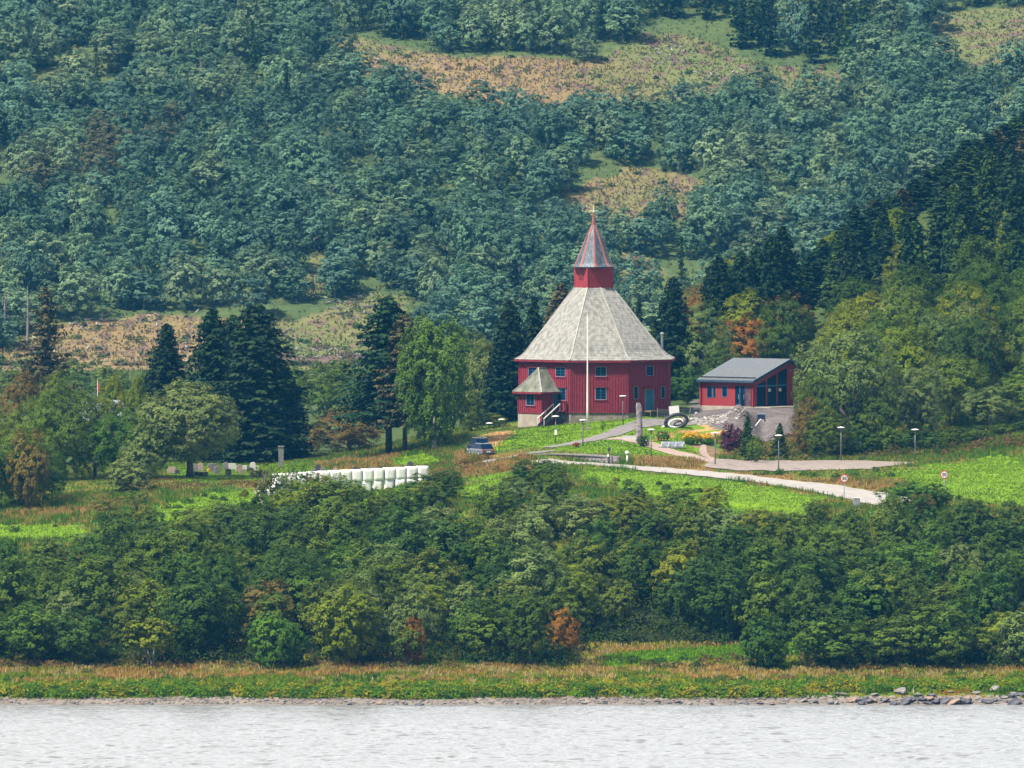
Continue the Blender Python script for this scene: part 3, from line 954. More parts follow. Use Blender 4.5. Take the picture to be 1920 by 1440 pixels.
for k in range(8):
    for q in (0.32, 0.5, 0.68):
        for j in range(len(SP_R) - 2):
            def sp_pt(j_):
                r_, z_ = SP_R[j_]
                a = Vector((r_ * math.cos(ang[k]), r_ * math.sin(ang[k]), 0)); b_ = Vector((r_ * math.cos(ang[(k + 1) % 8]), r_ * math.sin(ang[(k + 1) % 8]), 0))
                p = a.lerp(b_, q)
                return Vector((SC.x + p.x, SC.y + p.y, z_))
            mb.beam(sp_pt(j), sp_pt(j + 1), 0.035, 0.05)
mb.build('seam', m_metal_d, spire)
mb = MB()
for i in range(8):
    a, b_ = Vector(vs0 := (SC.x + 2.62 * math.cos(ang[i]), SC.y + 2.62 * math.sin(ang[i]), SP_R[0][1] - .05)), Vector((SC.x + 2.62 * math.cos(ang[(i + 1) % 8]), SC.y + 2.62 * math.sin(ang[(i + 1) % 8]), SP_R[0][1] - .05))
    mb.beam(a, b_, 0.08, 0.12)
mb.build('eaves_board', m_dark, spire)
zt = lambda r_: zrow(r_, 1001) - ORG.z
mb = MB(); mb.tube([(SC.x, SC.y, zt(423)), (SC.x, SC.y, zt(410)), (SC.x, SC.y, zt(397))], [.26, .17, .09], 10)
mb.build('finial', m_copper, spire)
mb = MB()
mb.tube([(SC.x, SC.y, zt(397)), (SC.x, SC.y, zt(384))], [.06, .035], 6)
mb.beam((SC.x - .6, SC.y, zt(395.5)), (SC.x + .6, SC.y, zt(395.5)), .07, .09)
mb.lathe((SC.x, SC.y, zt(397.5)), [(.02, -.12), (.13, -.06), (.15, 0), (.13, .06), (.02, .12)], 10)
mb.build('cross', m_gold, spire)

# porch on the left-hand face
ab_d, ab_n, _ = facet_frame(fAB.a, fAB.b)
pb = fAB.pt(0, 0); tt = (X(1046, 995) - fAB.a.x) / ab_d.x
pr0 = fAB.pt(tt, 0, 0.0)
q1 = pr0 + ab_n * 3.0
q0 = q1 - ab_d * 4.0
pr3 = q0 - ab_n * 3.0
Zp1 = zrow(736.5, 990); Zp0 = zrow(775.5, 990)
PF = [Facet(pr3, q0, Zp0, Zp1), Facet(q0, q1, Zp0, Zp1), Facet(q1, pr0, Zp0, Zp1)]
wr = PF[1].rect(987.5, 739.5, 1002, 759.5)
PF[1].holes.append((wr[0] - .14, wr[1] + .14, wr[2] - .2, wr[3] + .2))
t0 = PF[2].hit(1037.5, 750)[0]; t1 = PF[2].L - 0.12
dz0, dz1 = Zp0 + 0.35, Zp1 - 0.12
PF[2].holes.append((t0 - .15, t1 + .15, Zp0, Zp1))
porch = wall_mesh(PF, m_red, 'porch', church, thick=0.12)
window(PF[1], *wr, church, panes=(2, 4))
d = MB(); fbox(d, PF[2], t0, t1, dz0, dz1, 0.005, 0.06); d.build('door', m_bluep, porch)
mb = MB()
for f in PF:
    fbox(mb, f, 0.0, 0.13, Zp0, Zp1, 0, 0.07); fbox(mb, f, f.L - 0.13, f.L, Zp0, Zp1, 0, 0.068)
    fbox(mb, f, 0, f.L, Zp0 - 0.08, Zp0 + 0.05, 0, 0.09)
mb.build('corner_board', m_redd, porch)
mb = MB()
for f in PF[:2]:
    fbox(mb, f, 0, f.L, min(Gf(f.a.x, f.a.y), Gf(f.b.x, f.b.y)) - 1.2, Zp0 - 0.08, -0.25, -0.01)
mb.build('foundation', m_plaster, porch)
mb = MB(); fbox(mb, PF[2], 0, PF[2].L, Gf(q1.x, q1.y) - 1.2, Zp0 - 0.08, -0.25, -0.01)
mb.build('side_boarding', m_red, porch)
# porch roof: hipped with a short ridge
ov = 0.5
e0 = q0 - ab_d * ov + ab_n * ov; e1 = q1 + ab_d * ov + ab_n * ov
e2 = pr0 + ab_d * ov; e3 = pr3 - ab_d * ov
mid_f = (q0 + q1) / 2
Zr = zrow(690.5, 993)
rf, rb = mid_f - ab_n * 1.55, mid_f - ab_n * 3.0
up = lambda p, z: Vector((p.x, p.y, z)) - ORG
E = [up(e0, Zp1), up(e1, Zp1), up(e2, Zp1), up(e3, Zp1)]
RF, RB = up(rf, Zr), up(rb, Zr)
mb = MB()
def bell(a, b_, c, d_=None, n=5):
    """roof slope a-b at the eaves to c(-d) at the top, a little bell-cast"""
    d_ = d_ or c
    rows = []
    for k in range(n + 1):
        s = k / n; u = s ** 1.12
        l = a.lerp(d_, s); r_ = b_.lerp(c, s)
        l.z = a.z + (d_.z - a.z) * u; r_.z = b_.z + (c.z - b_.z) * u
        rows += [l, r_]
    mb.add(rows, [(2 * k, 2 * k + 1, 2 * k + 3, 2 * k + 2) for k in range(n)])
bell(E[0], E[1], RF); bell(E[1], E[2], RB, RF); bell(E[3], E[0], RF, RB)
prf = mb.build('roof', m_roof2, porch)
mb = MB()
for a, b_ in ((E[0], RF), (E[1], RF), (RF, RB)):
    mb = MB()
    for k in range(5):
        s0, s1 = k / 5, (k + 1) / 5
        p0, p1 = a.lerp(b_, s0), a.lerp(b_, s1)
        p0.z = a.z + (b_.z - a.z) * s0 ** 1.12 + .03; p1.z = a.z + (b_.z - a.z) * s1 ** 1.12 + .03
        mb.beam(p0, p1, .16, .08)
    mb.build('ridge_board', m_ridge, porch)
mb = MB()
for a, b_ in ((E[3], E[0]), (E[0], E[1]), (E[1], E[2])):
    mb.beam(a + Vector((0, 0, -.13)), b_ + Vector((0, 0, -.13)), .12, .22)
mb.add([E[0] - Vector((0, 0, .2)), E[1] - Vector((0, 0, .2)), E[2] - Vector((0, 0, .2)), E[3] - Vector((0, 0, .2))], [(3, 2, 1, 0)])
mb.build('eaves_board', m_redd, porch)
# stair down from the porch door with two handrails, and the boarded landing
lz = dz0 - 0.1
d = MB()
sw = 1.25
fo = PF[2]
nst = 10
g_end = Gf(q1.x + 0.5, q1.y - 0.5)
t_land0 = t0 - 0.1
for k in range(nst):
    s = (k + 1) / nst
    tc_ = t_land0 - k * 0.30
    fbox(d, fo, tc_ - 0.32, tc_, lz - (lz - g_end) * s - 0.05, lz - (lz - g_end) * s + 0.0, 0.12, sw)
st_len = nst * 0.30
def stringer(o):
    a = fo.pt(t_land0, lz - 0.12, o) - ORG; b_ = fo.pt(t_land0 - st_len, g_end - 0.1, o) - ORG
    d.beam(a, b_, 0.06, 0.35)
stringer(0.12); stringer(sw)
d.build('stair', m_dark, porch)
d = MB()
for o in (0.14, sw):
    a = fo.pt(t_land0, lz + 0.85, o) - ORG; b_ = fo.pt(t_land0 - st_len, g_end + 0.9, o) - ORG
    d.beam(a, b_, 0.10, 0.12)
    for s in (0.02, 0.5, 0.98):
        p = a.lerp(b_, s); d.beam(p, p - Vector((0, 0, .95)), .06, .06)
d.build('handrail', m_white, porch)
d = MB()
fbox(d, fo, t_land0, fo.L + 0.0, lz - 0.12, lz, 0.08, sw + 0.5)
fbox(d, fo, t_land0 + 0.4, fo.L + 0.0, lz - 0.5, lz + 0.95, sw + 0.42, sw + 0.5)
for k in range(8):
    fbox(d, fo, t_land0 + 0.45 + k * (fo.L - t_land0 - .5) / 7, t_land0 + 0.5 + k * (fo.L - t_land0 - .5) / 7, lz - 0.5, lz + 0.9, sw + 0.5, sw + 0.54)
d.build('landing', m_redd, porch)

# ------------------------------------------------------------------ the modern hall
HK = P(1412, 764, 1000.0); HK.z = zrow(762.5, 1000)
hall = empty('parish_hall', (HK.x, HK.y, HK.z), 'modern red timber hall with dark grey pitched roof and glazed gable', 'building')
ORG0 = HK.copy(); ORG = HK.copy()
th = R(50)
gd = Vector((math.cos(th), math.sin(th), 0)); ld = Vector((-math.sin(th), math.cos(th), 0))
GL, LL = 14.0, 8.2
K0 = Vector((HK.x, HK.y, 0)); K1 = K0 + gd * GL; K2 = K1 + ld * LL; K3 = K0 + ld * LL
Hz0 = HK.z; Hze = zrow(715, 1000); Hza = zrow(677.5, 1004)
LF = Facet(K3, K0, Hz0, Hze)
GF = Facet(K0, K1, Hz0, Hze)
rects = [LF.rect(1326.5, 726, 1335, 745), LF.rect(1338, 726, 1341.5, 744), LF.rect(1355, 725.5, 1363, 743)]
mbw = MB()
for f in (LF, Facet(K1, K2, Hz0, Hze), Facet(K2, K3, Hz0, Hze)):
    fbox(mbw, f, 0, f.L, f.z0, f.z1, -0.2, 0)
    n = int(f.L / 0.2)
    for k in range(n):
        t = (k + .5) * f.L / n
        segs = [(f.z0 + .02, f.z1 - .02)]
        if f is LF:
            for (a, b_, c, d_) in rects + [(LF.hit(1378.5, 740)[0], LF.L - .25, Hz0, zrow(724.5, 1000))]:
                if a - .12 < t < b_ + .12:
                    segs = [(x_, y_) for x_, y_ in ((f.z0 + .02, c - .1), (d_ + .1, f.z1 - .02)) if y_ - x_ > .05]
        for a, b_ in segs:
            fbox(mbw, f, t - .03, t + .03, a, b_, -.01, .025)
# gable walls (pentagons): front one split round the big glazing
def gz(t):
    return Hze + (Hza - Hze) * (1 - abs(t - GL / 2) / (GL / 2))
def gpoly(mb, fpt, ts, o0, o1, zb):
    """vertical slab of wall between ts[0]..ts[-1] under the roof line"""
    lo = [fpt(t, zb) for t in ts]; hi = [fpt(t, gz(t) - .05) for t in ts]
    n = len(ts)
    A = [p(o0) for p in lo] + [p(o0) for p in hi]; B_ = [p(o1) for p in lo] + [p(o1) for p in hi]
    for i in range(n - 1):
        mb.add([A[i], A[i + 1], A[n + i + 1], A[n + i], B_[i], B_[i + 1], B_[n + i + 1], B_[n + i]],
               [(0, 3, 2, 1), (4, 5, 6, 7), (0, 1, 5, 4), (3, 7, 6, 2), (0, 4, 7, 3), (1, 2, 6, 5)])
def fp(t, z):
    return lambda o: GF.pt(t, z, o) - ORG0
def fpb(t, z):
    return lambda o: (GF.pt(t, z, o) + ld * (LL + 0.2)) - ORG0
gl0 = GF.hit(1417.5, 740)[0]; gl1 = GF.hit(1477, 740)[0]
gpoly(mbw, fp, [0, gl0], -.2, 0, Hz0)
gpoly(mbw, fp, [gl1, GL / 2 + .01, GL] if gl1 < GL / 2 else [gl1, GL], -.2, 0, Hz0)
gpoly(mbw, fpb, [0, GL / 2, GL], -.2, 0, Hz0)
n = int((GL - gl1) / 0.2)
for k in range(n):
    t = gl1 + (k + .5) * .2
    fbox(mbw, GF, t - .03, t + .03, Hz0 + .02, gz(t) - .2, -.01, .025)
# band of wall above the slanted glazing
ts = np.linspace(gl0, gl1, 8)
for i in range(7):
    a, b_ = ts[i], ts[i + 1]
    vs = []
    for o in (-.2, 0):
        vs += [GF.pt(a, gz(a) - .75, o) - ORG0, GF.pt(b_, gz(b_) - .75, o) - ORG0, GF.pt(b_, gz(b_) - .05, o) - ORG0, GF.pt(a, gz(a) - .05, o) - ORG0]
    mbw.add(vs, [(0, 3, 2, 1), (4, 5, 6, 7), (0, 1, 5, 4), (3, 7, 6, 2)])
mbw.build('wall', m_hall, hall)
# glazing: three bays with a transom
ncol = 3
bw_ = (gl1 - gl0) / ncol
ztr = zrow(723.5, 1002)
for c in range(ncol):
    a, b_ = gl0 + c * bw_ + .10, gl0 + (c + 1) * bw_ - .10
    d = MB(); fbox(d, GF, a, b_, Hz0 + .12, ztr - .1, -.12, -.08)
    p = d.build('window', m_glass, hall)
    d = MB()
    za, zb_ = gz(a) - .8, gz(b_) - .8
    if za > ztr + .15 or zb_ > ztr + .15:
        za = max(za, ztr + .12)
        vs = []
        for o in (-.12, -.08):
            vs += [GF.pt(a, ztr + .1, o) - ORG0, GF.pt(b_, ztr + .1, o) - ORG0, GF.pt(b_, zb_, o) - ORG0, GF.pt(a, za, o) - ORG0]
        d.add(vs, [(0, 3, 2, 1), (4, 5, 6, 7)])
        d.build('upper_pane', m_glass, p)
    if c > 0:                 # a note hung inside the glass
        d = MB(); tm = a + (b_ - a) * .3
        fbox(d, GF, tm - .25, tm + .25, ztr - .75, ztr - .35, -.078, -.07)
        d.build('note', mat_noise('paper', (.6, .6, .5), (.7, .7, .6), 3, .8), p)
d = MB()
for c in range(ncol + 1):
    t = gl0 + c * bw_
    if c < ncol: fbox(d, GF, t - .10, t + .10, Hz0, gz(t) - .7, -.14, .02)
    else: fbox(d, GF, t - .10, t, Hz0, gz(t) - .7, -.14, .02)
d.build('mullion', m_hall, hall)
d = MB(); fbox(d, GF, gl0, gl1, ztr - .1, ztr + .1, -.13, -.02); d.build('transom', m_bluep, hall)
for (a, b_, c, d_) in rects:
    w = MB(); fbox(w, LF, a, b_, c, d_, .002, .03); wo = w.build('window', m_glass, hall)
    fr = MB(); fbox(fr, LF, a - .07, a, c - .07, d_ + .07, 0, .05); fbox(fr, LF, b_, b_ + .07, c - .07, d_ + .07, 0, .05)
    fbox(fr, LF, a, b_, c - .07, c, 0, .048); fbox(fr, LF, a, b_, d_, d_ + .07, 0, .048)
    fr.build('frame', m_bluep, wo)
# entrance doors: dark glass leaves between red posts
te0, te1 = LF.hit(1378.5, 740)[0], LF.L - .25
zt_ = zrow(724.5, 1000)
for k in range(3):
    a = te0 + (te1 - te0) * k / 3; b_ = te0 + (te1 - te0) * (k + 1) / 3 - .12
    d = MB(); fbox(d, LF, a, b_, Hz0 + .05, zt_, .002, .04)
    do = d.build('door', m_glass if k != 2 else mat_noise('bronze_glass', (.06, .05, .06), (.12, .1, .1), 2, .2), hall)
    d = MB(); fbox(d, LF, b_, b_ + .12, Hz0, zt_ + .06, 0, .09); fbox(d, LF, a, b_, zt_, zt_ + .06, 0, .088); d.build('frame', m_bluep if k == 0 else m_redd, do)
    d = MB(); fbox(d, LF, b_ - .2, b_ - .14, Hz0 + .9, Hz0 + 1.5, .04, .08); d.build('handle', m_steel, do)
d = MB()
for f in (LF, GF, Facet(K1, K2, 0, 1), Facet(K2, K3, 0, 1)):
    fbox(d, f, -.02, f.L + .02, Hz0 - 1.4, Hz0, -.3, .03)
d.build('foundation', m_plaster, hall)
# roof with overhang, dark verge, gutter
oh, og = 0.45, 0.45
mr = mat_noise('dark_grey_roofing', (.115, .13, .145), (.16, .175, .19), 3, .6, .2, stretch=(1, 1, 1))
def rp(t, along, dz=0.0):
    z = Hze + (Hza - Hze) * (1 - abs(t - GL / 2) / (GL / 2)) + .12 + dz
    q = K0 + gd * t + ld * along
    return Vector((q.x, q.y, z)) - ORG0
d = MB()
for (ta, tb) in ((-oh, GL / 2), (GL / 2, GL + oh)):
    vs = [rp(ta, -og), rp(tb, -og), rp(tb, LL + og), rp(ta, LL + og)]
    vs += [v + Vector((0, 0, .16)) for v in vs]
    d.add(vs, [(0, 3, 2, 1), (4, 5, 6, 7), (0, 1, 5, 4), (2, 3, 7, 6), (0, 4, 7, 3), (1, 2, 6, 5)])
hroof = d.build('roof', mr, hall)
d = MB()
for k in range(1, 28):
    al = -og + k * (LL + 2 * og) / 28
    d.beam(rp(-oh, al, .17), rp(GL / 2, al, .17), .03, .035)
d.build('roof_seam', mr, hroof)
d = MB()
d.beam(rp(-oh, -og - .04, .02), rp(GL / 2, -og - .04, .02), .08, .34); d.beam(rp(GL / 2, -og - .04, .02), rp(GL + oh, -og - .04, .02), .08, .34)
d.beam(rp(-oh - .05, -og, .0), rp(-oh - .05, LL + og, .0), .12, .26)
d.build('verge_board', mat_noise('blue_black_metal', (.03, .06, .09), (.05, .09, .13), 3, .4), hall)
d = MB()
for q_ in (0.25, 0.55): d.beam(rp(-oh + .55, -og + .1, .28), rp(-oh + .55, LL + og - .1, .28), .06, .12)
d.build('snow_guard', m_dark, hroof)
d = MB()
q_ = K0 + LF.n * .05
d.tube([Vector((q_.x, q_.y, Hze + .1)) - ORG0, Vector((q_.x, q_.y, Hz0)) - ORG0], [.05, .05], 8)
d.build('downpipe', m_hall, hall)
# small low platform in front of the glazing
d = MB(); fbox(d, GF, gl0 - .5, gl1 + 1.5, Hz0 - .5, Hz0 - .03, .05, 2.6)
d.build('terrace', m_plaster, hall)
d = MB(); fbox(d, GF, gl0 + 1.1, gl0 + 1.9, Hz0 - 1.3, Hz0 - .3, 2.8, 3.4); fbox(d, GF, gl1 - 1.8, gl1 - .3, Hz0 - 1.1, Hz0 + .35, 2.9, 3.2)
d.build('terrace_block', m_white, hall)
# ------------------------------------------------------------------ foliage meshes
def rand_unit(n, rng):
    v = rng.normal(size=(n, 3))
    return v / np.linalg.norm(v, axis=1)[:, None]

def norm(v):
    return v / np.maximum(np.linalg.norm(v, axis=-1, keepdims=True), 1e-9)

def leaf_quads(c, nrm, size, rng, elong=1.5):
    """rhombic leaf clumps: returns verts (4n,3), faces (n,4)"""
    n = len(c)
    r = rand_unit(n, rng)
    t = norm(np.cross(nrm, r)); b = np.cross(nrm, t)
    s = size[:, None]
    bend = nrm * s * 0.12
    v = np.stack([c - t * s * elong / 2 - bend, c - b * s / 2 + bend, c + t * s * elong / 2 - bend, c + b * s / 2 + bend], 1).reshape(-1, 3)
    return v, np.arange(4 * n).reshape(n, 4)

def crown_points(rng, W, H, nl=16, nc=16, nleaf=14, shape='round', lobe=0.34, soft=0.28, rough=1.0):
    """clumps on lobes on a crown -> leaf centres, normals, lv attributes; crown spans z 0..H"""
    # lobes spread over the crown's volume
    k = np.arange(nl)
    ph = k * 2.399963 + rng.random() * 6
    zz = 1 - 2 * (k + 0.5) / nl
    d = np.stack([np.sqrt(1 - zz ** 2) * np.cos(ph), np.sqrt(1 - zz ** 2) * np.sin(ph), zz], 1)
    d = norm(d + rng.normal(size=(nl, 3)) * 0.22)
    rad = rng.uniform(0.56, 0.78, nl)
    if rough < .8: rad = rng.uniform(.64, .74, nl)
    p = d * rad[:, None]
    u = (p[:, 2] + 1) / 2                  # 0 bottom .. 1 top
    if shape == 'round': wf = np.ones(nl)
    elif shape == 'dome': wf = np.where(u < .4, 1.05, 1.15 - 0.5 * (u - .4)); p[:, 2] = np.where(p[:, 2] < 0, p[:, 2] * .85, p[:, 2])
    elif shape == 'tall': wf = 1.12 - 0.62 * u
    elif shape == 'vase': wf = 0.7 + 0.42 * u
    elif shape == 'cone': wf = 1.25 - 1.05 * u
    p[:, 0] *= wf; p[:, 1] *= wf
    lr = lobe * rng.uniform(0.80, 1.22, nl) * (0.8 + 0.25 * wf)
    # a few lobes in the middle
    ncore = max(4, nl // 4)
    p = np.concatenate([p, rng.normal(size=(ncore, 3)) * 0.20]); lr = np.concatenate([lr, np.full(ncore, 0.50)])
    L_ = len(p)
    lobe_r = rng.random(L_)
    # clumps over lobes
    cd = norm(rand_unit(L_ * nc, rng) + np.array([0, 0, .25]))
    li = np.repeat(np.arange(L_), nc)
    cp = p[li] + cd * (lr[li] * rng.uniform(0.66, 1.12, L_ * nc))[:, None]
    # drop clumps buried inside another lobe
    keep = np.ones(len(cp), bool)
    for j in range(L_):
        dd = np.linalg.norm(cp - p[j], axis=1)
        keep &= ~((dd < lr[j] * 0.62) & (li != j))
    cp, cd, li = cp[keep], cd[keep], li[keep]
    crn = rng.random(len(cp))
    ci = np.repeat(np.arange(len(cp)), nleaf)
    ld_ = rand_unit(len(ci), rng)
    cr = 0.10 * rng.uniform(0.6, 1.5, len(cp))[ci] * (16 / nl) ** 0.33
    lp = cp[ci] + ld_ * (cr * rng.uniform(0.3, 1.0, len(ci)))[:, None] * np.array([1.15, 1.15, .8])
    out = norm(lp * np.array([1, 1, .9]) + np.array([0, 0, .30]))
    nrm = norm((0.50 * cd[ci] + 0.22 * ld_) * rough + 1.05 * out + soft * rand_unit(len(ci), rng) + np.array([0, 0, .28]))
    S = np.array([W / 2, W / 2, H / 2])
    # normalise the extent
    ext = np.percentile(np.abs(lp[:, :2]), 98.5)
    lp[:, :2] /= ext
    zlo, zhi = np.percentile(lp[:, 2], 0.8), np.percentile(lp[:, 2], 99.3)
    lp[:, 2] = (lp[:, 2] - zlo) / (zhi - zlo) * 2 - 1
    c = lp * S + np.array([0, 0, H / 2])
    lv = np.stack([rng.random(len(ci)), np.zeros(len(ci)), 0.5 * lobe_r[li][ci] + 0.5 * crn[ci]], 1)
    lobes_c = p * np.array([1 / ext, 1 / ext, 1]) * S
    lobes_c[:, 2] = (p[:, 2] - zlo) / (zhi - zlo) * H
    return c, nrm, lv, lobes_c

def trunk_mesh(mb, base_r, H0, lobes, rng, multi=1, lean=0.05, flare=1.25):
    """trunk rising to H0 with limbs running on into the lobes"""
    for m in range(multi):
        off = Vector((rng.uniform(-1, 1), rng.uniform(-1, 1), 0)) * (base_r * 1.6 if multi > 1 else 0)
        spread = 0.35 * H0 if multi > 1 else lean * H0
        dr = Vector((rng.uniform(-1, 1), rng.uniform(-1, 1), 0)) * spread
        r = base_r * (0.62 if multi > 1 else 1.0)
        pts = [off + Vector((0, 0, -0.3)), off + dr * 0.15 + Vector((0, 0, H0 * .3)), off + dr * 0.5 + Vector((rng.uniform(-.1, .1), 0, H0 * .65)), off + dr + Vector((0, 0, H0))]
        mb.tube(pts, [r * flare, r * .95, r * .8, r * .6], 7)
        top = pts[-1]
        idx = rng.permutation(len(lobes))[:7 if multi == 1 else 3]
        for j in idx:
            q = Vector(lobes[j])
            if q.z < top.z - 0.2 * H0: continue
            mid_ = top.lerp(q, .5) + Vector((0, 0, -.06 * (q - top).length))
            mb.tube([top - Vector((0, 0, H0 * .12)), mid_, q], [r * .45, r * .28, r * .1], 5, cap=False)

class Species:
    """variants of (crown mesh, trunk mesh) with their own height and width"""
    def __init__(s, name, builder, nvar, H, W):
        s.name, s.H, s.W, s.v = name, H, W, []
        for k in range(nvar):
            s.v.append(builder(np.random.default_rng(abs(hash_name(name)) % 100000 + k)))

def hash_name(t):
    h = 7
    for ch in t: h = (h * 131 + ord(ch)) % 1000003
    return h

def broad(name, H, W, base=0.22, nl=16, nc=16, nleaf=14, leaf=0.3, shape='round', lobe=.34, tr=0.16, multi=1, nvar=4, elong=1.3, rough=1.0):
    def bld(rng):
        cz = H * base
        c, nr, lv, lob = crown_points(rng, W, H - cz, nl, nc, nleaf, shape, lobe, .28 if rough > .8 else .16, rough)
        c = c + np.array([0, 0, cz]); lob = lob + np.array([0, 0, cz])
        v, f = leaf_quads(c, nr, leaf * rng.uniform(.65, 1.35, len(c)), rng, elong)
        cm = np_mesh(name + '_crown', v, f, attrs=lv)
        mb = MB(); trunk_mesh(mb, tr, cz + (H - cz) * .25, lob, rng, multi)
        tm = bpy.data.meshes.new(name + '_trunk'); tm.from_pydata(mb.v, [], mb.f); tm.update()
        for p in tm.polygons: p.use_smooth = True
        return cm, tm, (v, f, lv, mb)
    return Species(name, bld, nvar, H, W)

def spruce(name, H, W, base=0.08, nvar=4, leaf=0.34, dens=1.0, ragged=0.2, tr=0.22, gap=0.0, power=0.85, droop=0.25, whorl=0.42):
    def bld(rng):
        C, Nn, LV, SZ = [], [], [], []
        mb = MB()
        z0 = H * base
        mb.tube([(0, 0, -.3), (0, 0, H * .35), (rng.uniform(-.1, .1), 0, H * .7), (rng.uniform(-.1, .1), 0, H * .985)], [tr * 1.25, tr * .85, tr * .45, tr * .08], 7)
        z = z0
        while z < H * .99:
            t = (z - z0) / (H - z0)
            env = W / 2 * (1 - t) ** power * (0.80 + 0.20 * min(1, t / .12))
            nb = max(4, int((5 + 4 * (1 - t)) * dens))
            a0 = rng.random() * 6.28
            for k in range(nb):
                if rng.random() < gap: continue
                a = a0 + 6.283 * k / nb + rng.uniform(-.25, .25)
                L_ = env * (1 + ragged * rng.normal()) * rng.uniform(.8, 1.08)
                L_ = max(.18, min(L_, env * 1.35))
                n = max(2, int(L_ / (leaf * .55)))
                s = (np.arange(n) + rng.random(n)) / n
                dz = -droop * L_ * (s ** 1.2) + 0.12 * L_ * s ** 3 + rng.uniform(-.1, .1)
                w = (1 - s * .55) * L_ * .22
                for rep in range(2 if s is not None else 1):
                    lat = rng.uniform(-1, 1, n) * w
                    x_ = np.cos(a) * s * L_ - np.sin(a) * lat
                    y_ = np.sin(a) * s * L_ + np.cos(a) * lat
                    zz = z + dz - rep * rng.uniform(0.03, .22, n)
                    C.append(np.stack([x_, y_, zz], 1))
                    nn = np.stack([np.cos(a) * .5 + rng.normal(size=n) * .35, np.sin(a) * .5 + rng.normal(size=n) * .35, np.full(n, .75 if rep == 0 else .1)], 1)
                    Nn.append(norm(nn))
                    br = rng.random()
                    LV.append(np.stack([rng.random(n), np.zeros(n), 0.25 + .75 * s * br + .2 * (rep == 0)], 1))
                    SZ.append(leaf * rng.uniform(.6, 1.25, n) * (1 if rep == 0 else .9))
                if gap > .2 and L_ > .8:
                    mb.tube([(0, 0, z), (math.cos(a) * L_ * .9, math.sin(a) * L_ * .9, z - droop * L_ * .7)], [tr * .16, .02], 4, cap=False)
            z += whorl * rng.uniform(.8, 1.2) * (1.0 - .3 * t)
        c, nr, lv, sz = np.concatenate(C), np.concatenate(Nn), np.concatenate(LV), np.concatenate(SZ)
        v, f = leaf_quads(c, nr, sz, rng, 1.7)
        cm = np_mesh(name + '_crown', v, f, attrs=np.clip(lv, 0, 1))
        tm = bpy.data.meshes.new(name + '_trunk'); tm.from_pydata(mb.v, [], mb.f); tm.update()
        for p in tm.polygons: p.use_smooth = True
        return cm, tm, (v, f, lv, mb)
    return Species(name, bld, nvar, H, W)

def birch_weeping(name, H, W, leaf=0.24):
    def bld(rng):
        cz = H * .07
        c, nr, lv, lob = crown_points(rng, W * .96, H - cz, 48, 28, 17, 'round', .24)
        c = c + np.array([0, 0, cz]); lob = lob + np.array([0, 0, cz])
        # hanging strands from the outer clumps
        S = rng.permutation(len(c))[:520]
        C2, N2, L2 = [], [], []
        for j in S:
            n = int(rng.integers(5, 13)); ln = rng.uniform(.4, 1.4)
            s = (np.arange(n) + .5) / n
            outd = norm(np.array([[c[j, 0], c[j, 1], 0]]))[0]
            q = c[j] + outd * (0.25 + s[:, None] * .12) + np.array([0, 0, -1]) * (s * ln)[:, None] + rng.normal(size=(n, 3)) * .06
            q[:, 2] = np.maximum(q[:, 2], cz * .4)
            C2.append(q); N2.append(norm(outd + rng.normal(size=(n, 3)) * .5 + np.array([0, 0, .2])))
            L2.append(np.stack([rng.random(n), np.zeros(n), np.full(n, lv[j, 2])], 1))
        c = np.concatenate([c] + C2); nr = np.concatenate([nr] + N2); lv = np.concatenate([lv] + L2)
        v, f = leaf_quads(c, nr, leaf * rng.uniform(.65, 1.3, len(c)), rng, 1.6)
        cm = np_mesh(name + '_crown', v, f, attrs=lv)
        mb = MB(); trunk_mesh(mb, .34, H * .3, lob, rng)
        tm = bpy.data.meshes.new(name + '_trunk'); tm.from_pydata(mb.v, [], mb.f); tm.update()
        return cm, tm, (v, f, lv, mb)
    return Species(name, bld, 1, H, W)

